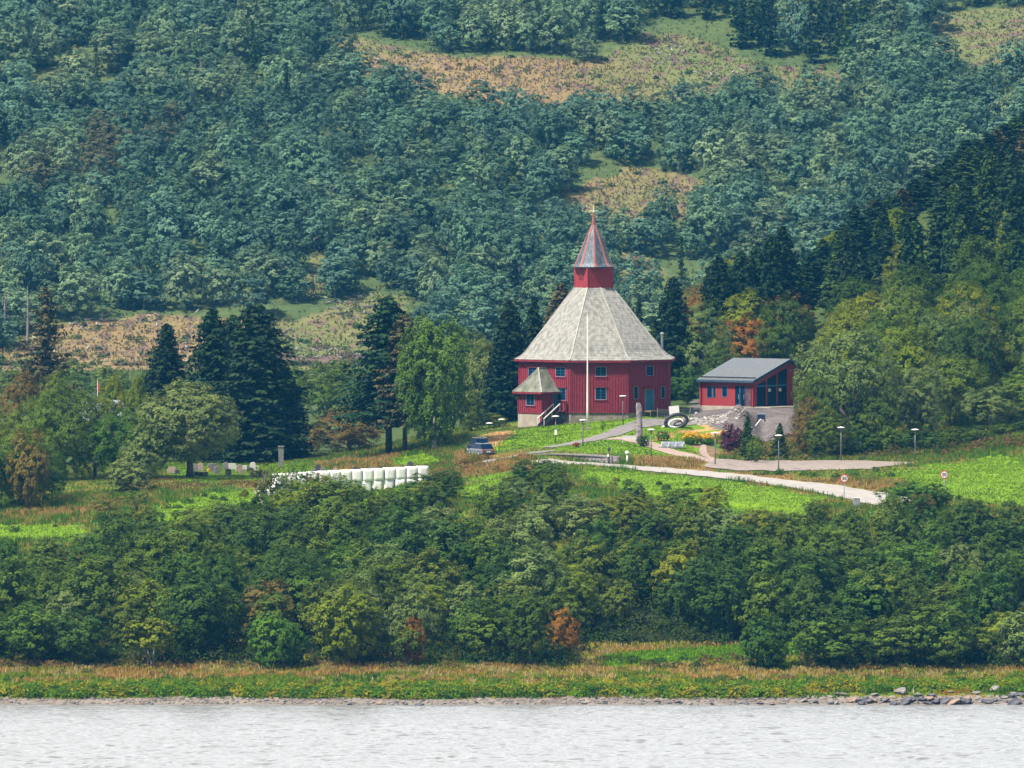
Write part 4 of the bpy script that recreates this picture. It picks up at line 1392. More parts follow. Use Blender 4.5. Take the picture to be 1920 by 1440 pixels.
# leaf colours
FO = {
 'dark':   mat_foliage('leaf_dark_green', (0.022, 0.052, 0.010), (0.115, 0.200, 0.028), .015, .18),
 'mid':    mat_foliage('leaf_mid_green', (0.034, 0.074, 0.010), (0.180, 0.280, 0.032), .02, .18),
 'olive':  mat_foliage('leaf_olive', (0.052, 0.082, 0.010), (0.220, 0.300, 0.042), .015, .15),
 'pale':   mat_foliage('leaf_pale_green', (0.060, 0.110, 0.028), (0.310, 0.380, 0.110), .015, .12),
 'yellow': mat_foliage('leaf_yellow_green', (0.085, 0.125, 0.010), (0.320, 0.360, 0.022), .015, .10),
 'bright': mat_foliage('leaf_bright_green', (0.040, 0.110, 0.012), (0.140, 0.280, 0.030), .01, .08),
 'birch':  mat_foliage('leaf_birch_green', (0.040, 0.090, 0.012), (0.200, 0.330, 0.045), .01, .08),
 'orange': mat_foliage('leaf_orange', (0.170, 0.070, 0.012), (0.500, 0.240, 0.040), .012, .12),
 'red':    mat_foliage('leaf_red_orange', (0.200, 0.035, 0.015), (0.495, 0.121, 0.039), .01, .1),
 'brown':  mat_foliage('leaf_brown', (0.100, 0.070, 0.016), (0.320, 0.240, 0.060), .012, .12),
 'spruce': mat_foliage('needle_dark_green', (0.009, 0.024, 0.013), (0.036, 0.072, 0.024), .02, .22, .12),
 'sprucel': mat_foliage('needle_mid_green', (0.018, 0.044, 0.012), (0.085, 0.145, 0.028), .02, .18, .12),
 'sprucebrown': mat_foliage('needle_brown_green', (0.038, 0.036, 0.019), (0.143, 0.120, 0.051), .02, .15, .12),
 'hill':   mat_foliage('leaf_hill_green_hazed', (0.038, 0.092, 0.068), (0.210, 0.360, 0.205), .028, .30),  # far leaves blued and lightened: distance haze put into the colour
 'hillpale': mat_foliage('leaf_hill_pale_hazed', (0.075, 0.140, 0.085), (0.320, 0.440, 0.210), .02, .18),  # paler far leaves, also lightened with haze in the colour
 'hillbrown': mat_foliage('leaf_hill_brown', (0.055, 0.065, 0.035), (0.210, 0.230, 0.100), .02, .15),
 'purple': mat_foliage('leaf_purple', (0.046, 0.011, 0.025), (0.180, 0.045, 0.083), .01, .1),
 'gold':   mat_foliage('flower_yellow', (0.550, 0.300, 0.005), (0.880, 0.572, 0.011), .01, .08, .1),
}
m_bark = mat_noise('bark_brown', (.045, .038, .032), (.12, .10, .085), 3, .9, .5, stretch=(3, 3, .8))
m_barkg = mat_noise('bark_grey', (.12, .11, .10), (.27, .25, .23), 3, .9, .5, stretch=(3, 3, .8))
m_barkw = mat_noise('bark_birch', (.20, .18, .16), (.52, .49, .45), 2.5, .8, .3, stretch=(2, 2, 1.2))

SPC = {
 'shrubby': broad('broadleaf_tree', 7.0, 5.2, .10, 16, 22, 20, .175, 'round', .34, .11, 1, 6, rough=.7),
 'tall':    broad('slender_tree', 8.5, 4.4, .12, 18, 20, 20, .172, 'tall', .32, .11, 1, 4, rough=.75),
 'dome':    broad('spreading_tree', 6.5, 6.0, .10, 20, 21, 20, .178, 'dome', .32, .12, 3, 4, rough=.7),
 'stems':   broad('multi_stem_tree', 6.0, 4.6, .34, 14, 15, 13, .22, 'dome', .34, .12, 4, 2),
 'thin':    broad('thin_tree', 6.0, 3.6, .30, 13, 9, 9, .19, 'vase', .30, .10, 3, 3),
 'bush':    broad('round_bush', 4.8, 5.2, .0, 20, 24, 17, .185, 'round', .32, .08, 3, 2, rough=.65),
 'big':     broad('large_tree', 13.0, 12.0, .08, 36, 27, 23, .225, 'round', .27, .34, 1, 5, rough=.78),
 'bigtall': broad('tall_tree', 15.0, 10.0, .08, 36, 25, 23, .225, 'tall', .26, .34, 1, 3),
 'willow':  broad('round_crowned_tree', 12.0, 11.5, .20, 60, 28, 19, .21, 'round', .21, .42, 1, 1, rough=.7),
 'hill':    broad('hillside_tree', 8.0, 6.4, .03, 16, 15, 13, .31, 'round', .33, .13, 1, 7, rough=.32),
 'hillt':   broad('hillside_tall_tree', 10.0, 5.6, .06, 16, 14, 13, .30, 'tall', .32, .13, 1, 3, rough=.35),
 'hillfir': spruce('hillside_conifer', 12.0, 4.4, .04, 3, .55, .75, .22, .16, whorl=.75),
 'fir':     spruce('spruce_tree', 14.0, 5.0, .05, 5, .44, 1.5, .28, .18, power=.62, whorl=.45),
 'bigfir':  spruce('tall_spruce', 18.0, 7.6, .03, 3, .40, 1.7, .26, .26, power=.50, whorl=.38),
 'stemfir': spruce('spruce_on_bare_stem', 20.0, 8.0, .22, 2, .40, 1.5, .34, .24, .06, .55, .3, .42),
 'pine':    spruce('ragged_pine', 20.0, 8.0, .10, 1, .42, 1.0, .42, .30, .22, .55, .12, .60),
 'birch':   birch_weeping('weeping_birch', 17.5, 10.5),
}
N_TREE = [0]
def tree(sp, px, Y, top, wpx, tone, label, name='tree', cat='tree', group=None, bark=None, var=None, hz=None, parts=True, rz=None):
    """a tree whose foot stands on the land at (px, Y); top row and width as in the photograph"""
    s = SPC[sp]
    x = X(px, Y)
    z = Gf(x, Y)
    Ht = (zrow(top, Y) - z) if hz is None else hz
    W = wpx / ppm(Y)
    N_TREE[0] += 1
    cm, tm, _ = s.v[(var if var is not None else N_TREE[0]) % len(s.v)]
    o = bpy.data.objects.new(name, None)
    o.location = (x, Y, z)
    o.rotation_euler = (0, 0, (N_TREE[0] * 2.4) % 6.283 if rz is None else rz)
    o.scale = (W / s.W, W / s.W, max(Ht, .5) / s.H)
    COL.objects.link(o)
    tag(o, label, cat, group)
    for nm, me, mt in (('trunk', tm, bark or m_bark), ('crown', cm, FO[tone])):
        if not me.materials:
            me.materials.append(mt)
        c = bpy.data.objects.new(nm, me)
        c.parent = o
        COL.objects.link(c)
        c.material_slots[0].link = 'OBJECT'
        c.material_slots[0].material = mt
    return o
# ------------------------------------------------------------------ trees one can name (px, depth, top row, width px)
HERO = []          # (px, row of the crown's middle, words) for describing the trees round about
def hero(sp, px, Y, top, w, tone, label, short=None, **k):
    o = tree(sp, px, Y, top, w, tone, label, **k)
    return o

# left: beyond and around the cemetery
hero('pine', 86, 1062, 535, 132, 'sprucebrown', 'old ragged brown-green spruce with bare gaps standing above the left grove', name='old_spruce')
hero('bigfir', 312, 1035, 606, 116, 'spruce', 'dark round-headed conifer left of the two great dark spruces', name='spruce_tree', hz=None)
hero('bigfir', 398, 1008, 576, 140, 'spruce', 'left one of the two great dark spruces behind the cemetery', name='spruce_tree')
hero('bigfir', 482, 1000, 568, 200, 'spruce', 'broadest great dark spruce behind the cemetery', name='spruce_tree')
hero('bigfir', 437, 1014, 590, 140, 'spruce', 'dark spruce squeezed between the two great cemetery spruces', name='spruce_tree')
hero('bigfir', 535, 1003, 690, 100, 'spruce', 'shorter dark spruce at the right foot of the great spruces', name='spruce_tree')
hero('stemfir', 729, 984, 552, 190, 'spruce', 'tall spruce with bare lower stem left of the weeping birch', name='spruce_tree', var=0)
hero('stemfir', 759, 981, 585, 130, 'sprucebrown', 'brownish spruce with bare lower stem close against the weeping birch', name='spruce_tree', var=1)
hero('birch', 814, 975, 597, 140, 'birch', 'large weeping birch with hanging bright green branches beside the cars', name='weeping_birch', cat='birch tree', bark=m_barkw)
hero('willow', 356, 948, 718, 182, 'pale', 'round crowned pale green tree with dark forked trunk in the cemetery', name='willow_tree')
hero('big', 655, 1003, 766, 138, 'brown', 'wide brown-leaved tree left of the bare spruce stems', name='broadleaf_tree')
hero('big', 585, 1020, 800, 60, 'brown', 'small brown-leaved tree left of the wide brown-leaved tree', name='broadleaf_tree')
hero('bigtall', 553, 1012, 716, 52, 'olive', 'narrow olive tree against the right side of the great spruces', name='broadleaf_tree')
for a in [(120, 952, 727, 132, 'olive', 'olive green tree at the centre of the left grove'),
          (178, 958, 742, 118, 'olive', 'broad olive tree right of centre in the left grove'),
          (225, 950, 770, 112, 'mid', 'mid green tree at the right of the left grove'),
          (272, 947, 800, 92, 'pale', 'pale green tree on the right edge of the left grove'),
          (66, 962, 745, 110, 'olive', 'olive tree on the left side of the left grove'),
          (10, 966, 770, 104, 'olive', 'olive tree cut by the left edge of the picture above the dark bushes'),
          (-60, 966, 760, 110, 'olive', 'olive tree just beyond the left edge of the picture')]:
    hero('big', a[0], a[1], a[2], a[3], a[4], a[5], name='broadleaf_tree')
for a in [(214, 1003, 704, 66, 'yellow', 'yellow-green round tree behind the left grove'),
          (258, 1001, 706, 58, 'yellow', 'yellow-green narrow tree left of the dark conifer'),
          (40, 1010, 700, 90, 'brown', 'brownish tree below the old ragged spruce'),
          (105, 1008, 694, 80, 'olive', 'olive tree right below the old ragged spruce'),
          (290, 1006, 745, 70, 'olive', 'olive tree behind the round crowned cemetery tree')]:
    hero('bigtall', *a[:5], a[5], name='broadleaf_tree')
hero('big', 44, 915, 812, 128, 'mid', 'dark bushy tree low at the left edge of the field', name='broadleaf_tree')
hero('dome', 52, 911, 806, 76, 'brown', 'brown-topped tree among the dark trees at the left edge', name='broadleaf_tree')
hero('big', 84, 921, 838, 88, 'dark', 'dark tree right of the brown-topped tree at the left edge', name='broadleaf_tree')
hero('big', -16, 912, 830, 84, 'dark', 'dark tree cut by the left edge beside the brown-topped tree', name='broadleaf_tree')
hero('bush', 243, 927, 862, 80, 'pale', 'round pale bush alone on the bank below the left grove', name='round_bush', cat='bush')
hero('thin', 255, 904, 918, 58, 'olive', 'thin olive sapling below the round pale bush', name='young_tree')
hero('thin', 196, 898, 930, 64, 'brown', 'brown pointed young tree left of the thin olive sapling', name='young_tree')
# around the church
hero('bigfir', 956, 1026, 562, 110, 'spruce', 'dark spruce just left of the church roof', name='spruce_tree')
hero('fir', 935, 1018, 640, 80, 'spruce', 'lower dark spruce left of the church porch', name='spruce_tree')
hero('fir', 1002, 1032, 552, 80, 'spruce', 'narrow spruce behind the left slope of the church roof', name='spruce_tree')
hero('bigfir', 1052, 1036, 530, 116, 'sprucebrown', 'brownish spruce behind the church roof left of the tower', name='spruce_tree')
hero('fir', 1198, 1040, 548, 36, 'spruce', 'slim dark spruce right of the church tower', name='spruce_tree')
hero('bigfir', 1262, 1040, 518, 104, 'spruce', 'tall dark spruce behind the right edge of the church roof', name='spruce_tree')
hero('fir', 1228, 1052, 590, 40, 'sprucel', 'short spruce behind the right slope of the church roof', name='spruce_tree')
hero('bigtall', 908, 1030, 640, 88, 'pale', 'pale olive tree between the weeping birch and the church spruces', name='broadleaf_tree')
hero('bigtall', 884, 1000, 740, 60, 'mid', 'mid green bushy tree right behind the weeping birch', name='broadleaf_tree')
hero('dome', 925, 1002, 775, 54, 'olive', 'low olive bush under the spruces left of the porch', name='bush', cat='bush')
hero('big', 1318, 1040, 572, 122, 'pale', 'round pale green tree between church and hall', name='broadleaf_tree')
hero('big', 1396, 1052, 596, 112, 'orange', 'orange-brown tree above the hall roof', name='broadleaf_tree')
hero('big', 1302, 1064, 560, 62, 'orange', 'small orange tree peeping over the round pale green tree', name='broadleaf_tree')
hero('big', 1350, 1072, 532, 80, 'yellow', 'yellow-green tree behind the round pale green tree', name='broadleaf_tree')
hero('dome', 1290, 1022, 690, 70, 'dark', 'dark bush in the gap between church and hall', name='bush', cat='bush')
hero('big', 1360, 1030, 650, 90, 'dark', 'dark tree directly behind the hall roof', name='broadleaf_tree')
hero('big', 1470, 1045, 560, 110, 'dark', 'dark green tree behind the hall gable', name='broadleaf_tree')
# right: large trees by the hall and along the field
for a in [(1588, 966, 623, 196, 'pale', 'largest pale green tree right of the hall'),
          (1528, 960, 700, 80, 'olive', 'olive tree overlapping the hall gable'),
          (1515, 957, 745, 60, 'brown', 'brownish bush at the hall gable foot'),
          (1552, 954, 770, 92, 'mid', 'mid green tree before the largest pale tree'),
          (1636, 962, 740, 100, 'mid', 'mid green tree right of the largest pale tree'),
          (1722, 968, 690, 118, 'pale', 'pale round tree second of the right-hand grove'),
          (1790, 975, 668, 124, 'olive', 'olive tree in the middle of the right-hand grove'),
          (1856, 970, 725, 110, 'pale', 'grey-green round tree low in the right-hand grove'),
          (1925, 972, 690, 120, 'mid', 'mid green tree cut by the right edge of the picture'),
          (1690, 985, 650, 110, 'olive', 'olive tree behind the pale round tree of the right-hand grove'),
          (1770, 1000, 605, 120, 'pale', 'pale tree high in the right-hand grove'),
          (1885, 1002, 640, 110, 'brown', 'brownish tree high at the right edge'),
          (1650, 1005, 620, 90, 'dark', 'dark tree behind the right shoulder of the largest pale tree'),
          (1985, 985, 640, 120, 'olive', 'olive tree just outside the right edge of the picture')]:
    hero('big', *a[:5], a[5], name='broadleaf_tree')
for k, a in enumerate([(1540, 958, 815, 60, 'mid'), (1580, 957, 822, 54, 'dark'), (1620, 957, 806, 62, 'dark'), (1664, 957, 800, 56, 'mid'), (1700, 958, 805, 60, 'dark'),
          (1745, 958, 812, 58, 'dark'), (1790, 962, 800, 60, 'mid'), (1835, 962, 798, 56, 'dark'), (1880, 965, 795, 60, 'mid'), (1925, 965, 790, 60, 'dark')]):
    nth = ['first', 'second', 'third', 'fourth', 'fifth', 'sixth', 'seventh', 'eighth', 'ninth', 'tenth'][k]
    hero('dome', *a, f'{nth} low bush from the left in the row behind the car park', name='bush', cat='bush', group='low bushes behind the car park')
hero('fir', 1402, 951, 778, 36, 'sprucel', 'left of two young conifers on the bank below the hall', name='young_conifer')
hero('fir', 1462, 953, 792, 34, 'sprucel', 'right of two young conifers on the bank below the hall', name='young_conifer')
hero('dome', 1415, 944, 818, 34, 'mid', 'low shrub at the foot of the left young conifer', name='shrub', cat='shrub')
hero('bush', 1372, 957, 795, 40, 'purple', 'dark purple shrub on the bank below the gravel mound', name='shrub', cat='shrub')
hero('bush', 1296, 964, 791, 34, 'gold', 'left of two yellow-flowering shrubs by the monument', name='flowering_shrub', cat='shrub', hz=1.5)
hero('bush', 1324, 965, 790, 28, 'gold', 'right of two yellow-flowering shrubs by the monument', name='flowering_shrub', cat='shrub', hz=1.3)
hero('bush', 1296, 963, 791, 32, 'bright', 'green leafy shrub under the left yellow blossom', name='shrub', cat='shrub', hz=.95)
hero('bush', 1325, 964, 790, 26, 'bright', 'green leafy shrub under the right yellow blossom', name='shrub', cat='shrub', hz=.85)
hero('bush', 1244, 966, 790, 26, 'bright', 'bright green shrub beside the path right of the stone pillar', name='shrub', cat='shrub', hz=1.2)
hero('bush', 1206, 958, 790, 24, 'dark', 'dark green shrub at the foot of the stone pillar', name='shrub', cat='shrub', hz=1.3)
hero('bush', 1080, 957, 790, 14, 'red', 'small reddish shrub by the grey path below the church', name='shrub', cat='shrub', hz=.6)
hero('thin', 1130, 976, 785, 12, 'bright', 'thin sapling on the lawn before the church', name='sapling', hz=1.5)
hero('bush', 903, 966, 790, 26, 'bright', 'green weedy bush above the parked cars', name='shrub', cat='shrub', hz=.5)

# ------------------------------------------------------------------ describing a tree by its look and what is nearest to it
TONE_W = {'hillbrown': 'brownish', 'dark': 'dark green', 'mid': 'mid green', 'olive': 'olive green', 'pale': 'pale green', 'yellow': 'yellow-green', 'bright': 'bright green',
          'orange': 'orange', 'red': 'red', 'brown': 'brown', 'spruce': 'dark', 'sprucel': 'mid green', 'sprucebrown': 'brownish', 'hill': 'green', 'hillpale': 'pale green'}
def where(px, row, marks):
    best = min(marks, key=lambda m: (m[0] - px) ** 2 + 2.2 * (m[1] - row) ** 2)
    dx, dy = px - best[0], row - best[1]
    d = math.hypot(dx, dy)
    far = 'close' if d < 55 else ('further' if d < 120 else 'far')
    if abs(dx) > 2.2 * abs(dy): rel = 'right of' if dx > 0 else 'left of'
    elif abs(dy) > 2.2 * abs(dx): rel = 'below' if dy > 0 else 'above'
    else: rel = ('down ' if dy > 0 else 'up ') + ('right of' if dx > 0 else 'left of')
    return f'{far} {rel} {best[2][4:] if best[2].startswith("the ") else best[2]}'
AUTO = []           # (object, px, row, base label)
def auto(o, px, row, text):
    for w in ('rounded ', 'further ', 'spreading ', 'slender ', 'tall ', 'hillside ', 'small ', 'shore ', 'the '):
        if len(text.replace('-', ' ').split()) <= 12: break
        if w != 'tall ' or 'tall tree' not in text: text = text.replace(w, '', 1)
    AUTO.append((o, px, row, text))
ORD = ['leftmost', 'second from left', 'third from left', 'fourth from left', 'fifth from left', 'sixth from left', 'seventh from left', 'eighth from left', 'ninth from left', 'tenth from left', 'eleventh from left', 'twelfth from left', 'thirteenth from left', 'fourteenth from left']
def finish_auto():
    by = {}
    for a in AUTO: by.setdefault(a[3], []).append(a)
    for t, l in by.items():
        if len(l) == 1:
            l[0][0]['label'] = t
        else:
            l.sort(key=lambda a: a[1])
            for k, a in enumerate(l):
                a[0]['label'] = (t + ', ' + (('left' if k == 0 else 'right') + ' one of two' if len(l) == 2 else ORD[min(k, 13)]))

# ------------------------------------------------------------------ the wood above the shore
MARK_W = [(283, 1210, 'the yellow-green shore maple'), (523, 1205, 'the bright green shore rowan'), (1056, 1190, 'the orange shore tree'), (1430, 1202, 'the lone round bush'),
          (772, 1195, 'the red-tipped rowan'), (1160, 1140, 'the pale olive birch'), (130, 1060, 'the orange-brown birch'), (530, 1010, 'the red sprig tree'),
          (945, 1010, 'the blue-green spreading tree'), (1000, 900, 'the tall roadside pair'), (1700, 950, 'the dark bush by the road end'), (1583, 897, 'the near speed sign'),
          (1771, 890, 'the far speed sign'), (500, 930, 'the pale-stemmed birch'), (720, 895, 'the white bales'), (1260, 960, 'the middle of the road'), (1540, 1010, 'the pale olive dome'),
          (60, 1000, 'the lower left field'), (1830, 1180, 'the right-hand shore trees'), (330, 1080, 'the left wood middle'), (1330, 1080, 'the right wood middle'), (680, 1080, 'the wood below the bales'), (1880, 1040, 'the right edge'), (1650, 1110, 'the wood below the road end')]
WH = []             # occupied spots (x, Y, r)
def wood_hero(sp, px, Y, top, w, tone, label, **k):
    WH.append((X(px, Y), Y, w / ppm(Y) * .42))
    return tree(sp, px, Y, top, w, tone, label, **k)
wood_hero('stems', 283, 820.5, 1160, 96, 'yellow', 'yellow-green maple with several pale bare stems at the shore meadow edge', name='maple_tree', bark=m_barkg)
wood_hero('bush', 510, 820, 1153, 92, 'bright', 'bright green rowan with leaves down to the meadow', name='rowan_tree')
wood_hero('dome', 548, 820.5, 1168, 62, 'bright', 'bright green young rowan with orange-tipped side leaning right', name='rowan_tree')
wood_hero('dome', 1056, 829, 1142, 62, 'orange', 'small orange tree standing alone at the meadow edge', name='autumn_tree')
wood_hero('bush', 1431, 820, 1157, 90, 'dark', 'lone round dark green bush standing out on the shore meadow', name='round_bush', cat='bush')
wood_hero('dome', 774, 822, 1160, 50, 'orange', 'small rowan with orange-red crown in the shore wood', name='rowan_tree')
wood_hero('stems', 765, 821, 1178, 60, 'mid', 'small green rowan tucked below the orange-red crown', name='rowan_tree')
wood_hero('tall', 1161, 843, 1086, 72, 'olive', 'pale olive slender birch behind the bright meadow strip', name='birch_tree', bark=m_barkw)
wood_hero('big', 545, 842, 1030, 160, 'dark', 'largest dark tree in the shore wood left of centre', name='broadleaf_tree')
wood_hero('dome', 140, 864, 1030, 92, 'orange', 'orange-brown dome-shaped birch in the left of the shore wood', name='birch_tree')
wood_hero('thin', 522, 884, 985, 40, 'red', 'small red-leaved tree at the upper edge of the shore wood', name='rowan_tree')
wood_hero('dome', 548, 884, 985, 40, 'brown', 'small orange-tinted tree right of the red-leaved tree', name='rowan_tree')
wood_hero('big', 948, 877, 982, 152, 'pale', 'blue-green spreading tree in the upper middle of the shore wood', name='broadleaf_tree')
wood_hero('dome', 896, 881, 988, 52, 'yellow', 'small yellow tree left of the blue-green spreading tree', name='rowan_tree')
wood_hero('tall', 985, 908, 862, 66, 'dark', 'left tree of the tall pair standing before the road', name='broadleaf_tree')
wood_hero('tall', 1028, 906, 862, 70, 'mid', 'right tree of the tall pair standing before the road', name='broadleaf_tree')
wood_hero('tall', 955, 904, 892, 50, 'olive', 'lower tree left of the tall pair before the road', name='broadleaf_tree')
wood_hero('dome', 1700, 886, 902, 110, 'bright', 'dark glossy bush hiding the end of the road', name='bush', cat='bush')
wood_hero('bush', 1752, 887, 908, 66, 'dark', 'dark bush with ragged top right of the road end', name='bush', cat='bush')
wood_hero('big', 1560, 866, 990, 130, 'olive', 'broad olive tree below the near speed sign', name='broadleaf_tree')
wood_hero('thin', 496, 897, 868, 58, 'olive', 'sparse birch with pale forked stem left of the white bales', name='birch_tree', bark=m_barkw)
wood_hero('thin', 528, 899, 876, 60, 'olive', 'sparse olive tree second left of the white bales', name='birch_tree', bark=m_barkg)
wood_hero('thin', 562, 900, 872, 62, 'mid', 'thin green tree standing in front of the left bales', name='birch_tree')
wood_hero('thin', 596, 900, 886, 54, 'brown', 'thin brownish tree standing in front of the bales', name='birch_tree')
wood_hero('thin', 632, 898, 905, 50, 'olive', 'low olive tree before the middle of the bale row', name='birch_tree')
wood_hero('dome', 662, 900, 900, 42, 'olive', 'small olive tree before the bales right of the thin trees', name='birch_tree')
wood_hero('tall', 788, 903, 888, 64, 'dark', 'dark tree at the right end of the bale row', name='broadleaf_tree')
wood_hero('tall', 838, 903, 880, 66, 'dark', 'second dark tree right of the bale row', name='broadleaf_tree')
wood_hero('thin', 1576, 853, 1070, 22, 'red', 'tiny red-leaved sapling among the dark trees on the right', name='sapling')

TU = [(-120, 1005), (0, 1005), (160, 1000), (175, 952), (330, 955), (400, 935), (478, 925), (500, 905), (620, 890), (690, 918), (752, 905), (800, 900), (868, 905), (885, 945), (925, 925), (945, 885), (1060, 885), (1090, 918),
      (1150, 905), (1280, 895), (1330, 905), (1415, 903), (1435, 955), (1480, 930), (1560, 940), (1640, 962), (1665, 925), (1750, 918), (1850, 925), (1920, 930), (2040, 930)]
def toplimit(px):
    return np.interp(px, [a for a, _ in TU], [b_ for _, b_ in TU])
rw = np.random.default_rng(11)
cand = []
yy_ = 823.0
rowi = 0
while yy_ < 899:
    step = 6.9 + rw.random() * .9
    x_ = -64 + (rowi % 2) * 2.6
    while x_ < 66:
        px_ = x_ + rw.uniform(-1.3, 1.3); py_ = yy_ + rw.uniform(-2.2, 2.2)
        cand.append((px_, py_)); x_ += 4.5 + rw.random() * 1.3
    yy_ += step; rowi += 1
wood_list = []
for (x_, y_) in cand:
    z_ = Gf(x_, y_)
    px_, row_ = pix(x_, y_, z_)
    if px_ < -90 or px_ > 2010: continue
    if 1085 < px_ < 1520 and row_ > (1208 if px_ > 1230 else 1222): continue
    if px_ < 1085 and row_ > 1262: continue
    if px_ > 1510 and row_ > 1262: continue
    if 1470 < px_ < 1512 and row_ > 1200: continue
    if any((x_ - a) ** 2 + (y_ - b_) ** 2 < r_ ** 2 or (b_ < 845 and r_ < 3.2 and abs(x_ - a) < r_ * 1.2 + 1.6 and y_ < b_ + 3.5) for a, b_, r_ in WH): continue
    big = rw.random()
    H_ = rw.uniform(5.2, 7.6) + (1.6 if big > .82 else 0) - (1.0 if y_ > 880 else 0)
    if px_ > 1560 and row_ > 1205: H_ *= .72
    W_ = rw.uniform(4.8, 6.8) + (1.4 if big > .82 else 0)
    top_ = row_ - H_ * ppm(y_)
    lim = toplimit(px_)
    if top_ < lim:
        if top_ < lim - 42: continue
        H_ = (row_ - lim) / ppm(y_) * rw.uniform(.82, 1.0)
        if H_ < 2.6: continue
        W_ = min(W_, H_ * 1.05)
    wood_list.append((x_, y_, px_, row_, H_, W_))
tw_ = np.random.default_rng(5)
for (x_, y_, px_, row_, H_, W_) in wood_list:
    q = tw_.random(); patch = float(fbm(x_ / 16 + 40, y_ / 11, 2))
    mid_row = row_ - H_ * ppm(y_) / 2
    if patch > .60: tone = ['olive', 'mid', 'yellow', 'pale', 'olive', 'mid'][int(q * 6)]
    elif patch < .42: tone = ['dark', 'dark', 'mid', 'dark'][int(q * 4)]
    else: tone = ['mid', 'olive', 'dark', 'pale', 'mid', 'dark', 'mid'][int(q * 7)]
    if tw_.random() < .04 and mid_row < 1150: tone = ['brown', 'yellow', 'yellow', 'olive'][int(tw_.random() * 4)]
    s = tw_.random()
    sp = 'shrubby' if s < .5 else ('tall' if s < .72 else ('dome' if s < .95 else 'thin'))
    if sp == 'tall': W_ *= .85; 
    if sp == 'thin' and row_ < 1200: sp = 'shrubby'
    size = 'tall ' if H_ > 7.4 else ('small ' if H_ < 5.2 else '')
    o = tree(sp, px_, y_, 0, W_ * ppm(y_), tone, None, name='shore_tree', cat='tree', group='broadleaf trees of the shore wood', hz=H_, bark=m_barkg if s > .8 else m_bark)
    shp = {'shrubby': 'rounded', 'tall': 'slender', 'dome': 'spreading', 'thin': 'thin'}[sp]
    auto(o, px_, mid_row, f'{size}{shp} {TONE_W[tone]} tree {where(px_, mid_row, MARK_W)}')
print('shore wood', len(wood_list))

# ------------------------------------------------------------------ wooded spur on the right
MARK_S = [(1318, 630, 'the round pale tree by the church'), (1396, 640, 'the orange-brown tree'), (1588, 680, 'the largest pale tree'), (1450, 450, 'the spruce trio on the ridge'), (1605, 420, 'the pointed ridge spruce'),
          (1720, 380, 'the mid skyline'), (1850, 300, 'the skyline top'), (1900, 480, 'the right edge'), (1760, 540, 'the steep dark slope'), (1540, 560, 'the wood above the hall'), (1680, 600, 'the mixed wood on the slope'), (1850, 620, 'the lower right slope')]
SKY = [(1328, 1068, 498, 42), (1350, 1072, 480, 56), (1385, 1078, 474, 50), (1416, 1085, 456, 54), (1441, 1090, 440, 44), (1467, 1092, 424, 52), (1495, 1098, 500, 50), (1520, 1100, 470, 48), (1543, 1104, 446, 50), (1572, 1108, 432, 46), (1603, 1112, 383, 56), (1630, 1116, 388, 48),
       (1645, 1119, 371, 44), (1667, 1122, 366, 46), (1690, 1126, 385, 44), (1714, 1130, 341, 52), (1738, 1134, 356, 48), (1755, 1136, 345, 46), (1776, 1140, 298, 52), (1795, 1143, 322, 48), (1812, 1146, 260, 58), (1834, 1150, 292, 48),
       (1852, 1153, 262, 50), (1868, 1156, 276, 46), (1884, 1160, 247, 52), (1904, 1163, 252, 46), (1922, 1166, 236, 52), (1945, 1170, 230, 52), (1970, 1174, 222, 54)]
rs = np.random.default_rng(23)
for k, (px_, Y_, top_, w_) in enumerate(SKY):
    tone = 'sprucel' if k % 4 == 1 else ('sprucebrown' if k % 9 == 5 else 'spruce')
    z_ = Gf(X(px_, Y_), Y_)
    Hh = max(zrow(top_, Y_) - z_, 5.0)
    o = tree('fir', px_, Y_, top_, w_ * 1.6, tone, None, name='spruce_tree', group='spruces of the wooded spur', hz=Hh)
    auto(o, px_, top_ + 60, f'{TONE_W[tone]} skyline spruce {where(px_, top_ + 60, MARK_S)}')
n_sp = 0
for px_, Y_, top_, w_, lab in [(1348, 1060, 478, 104, 'broad dark spruce leftmost above the orange-brown tree'), (1390, 1062, 468, 96, 'dark spruce second from left in the ridge group above the hall'), (1420, 1064, 453, 90, 'dark spruce in the middle of the ridge group above the hall'),
                               (1467, 1066, 422, 112, 'tallest dark spruce of the ridge group above the hall'), (1443, 1063, 440, 90, 'dark spruce left beside the tallest of the ridge group above the hall')]:
    hero('bigfir', px_, Y_, top_, w_, 'spruce', lab, name='spruce_tree')
cands = []
for Y_ in np.arange(986, 1168, 8.6):
    x_ = X(1290, Y_)
    while x_ < X(2030, Y_):
        cands.append((x_ + rs.uniform(-1.8, 1.8), Y_ + rs.uniform(-2, 2))); x_ += 6.3 + rs.random() * 1.5
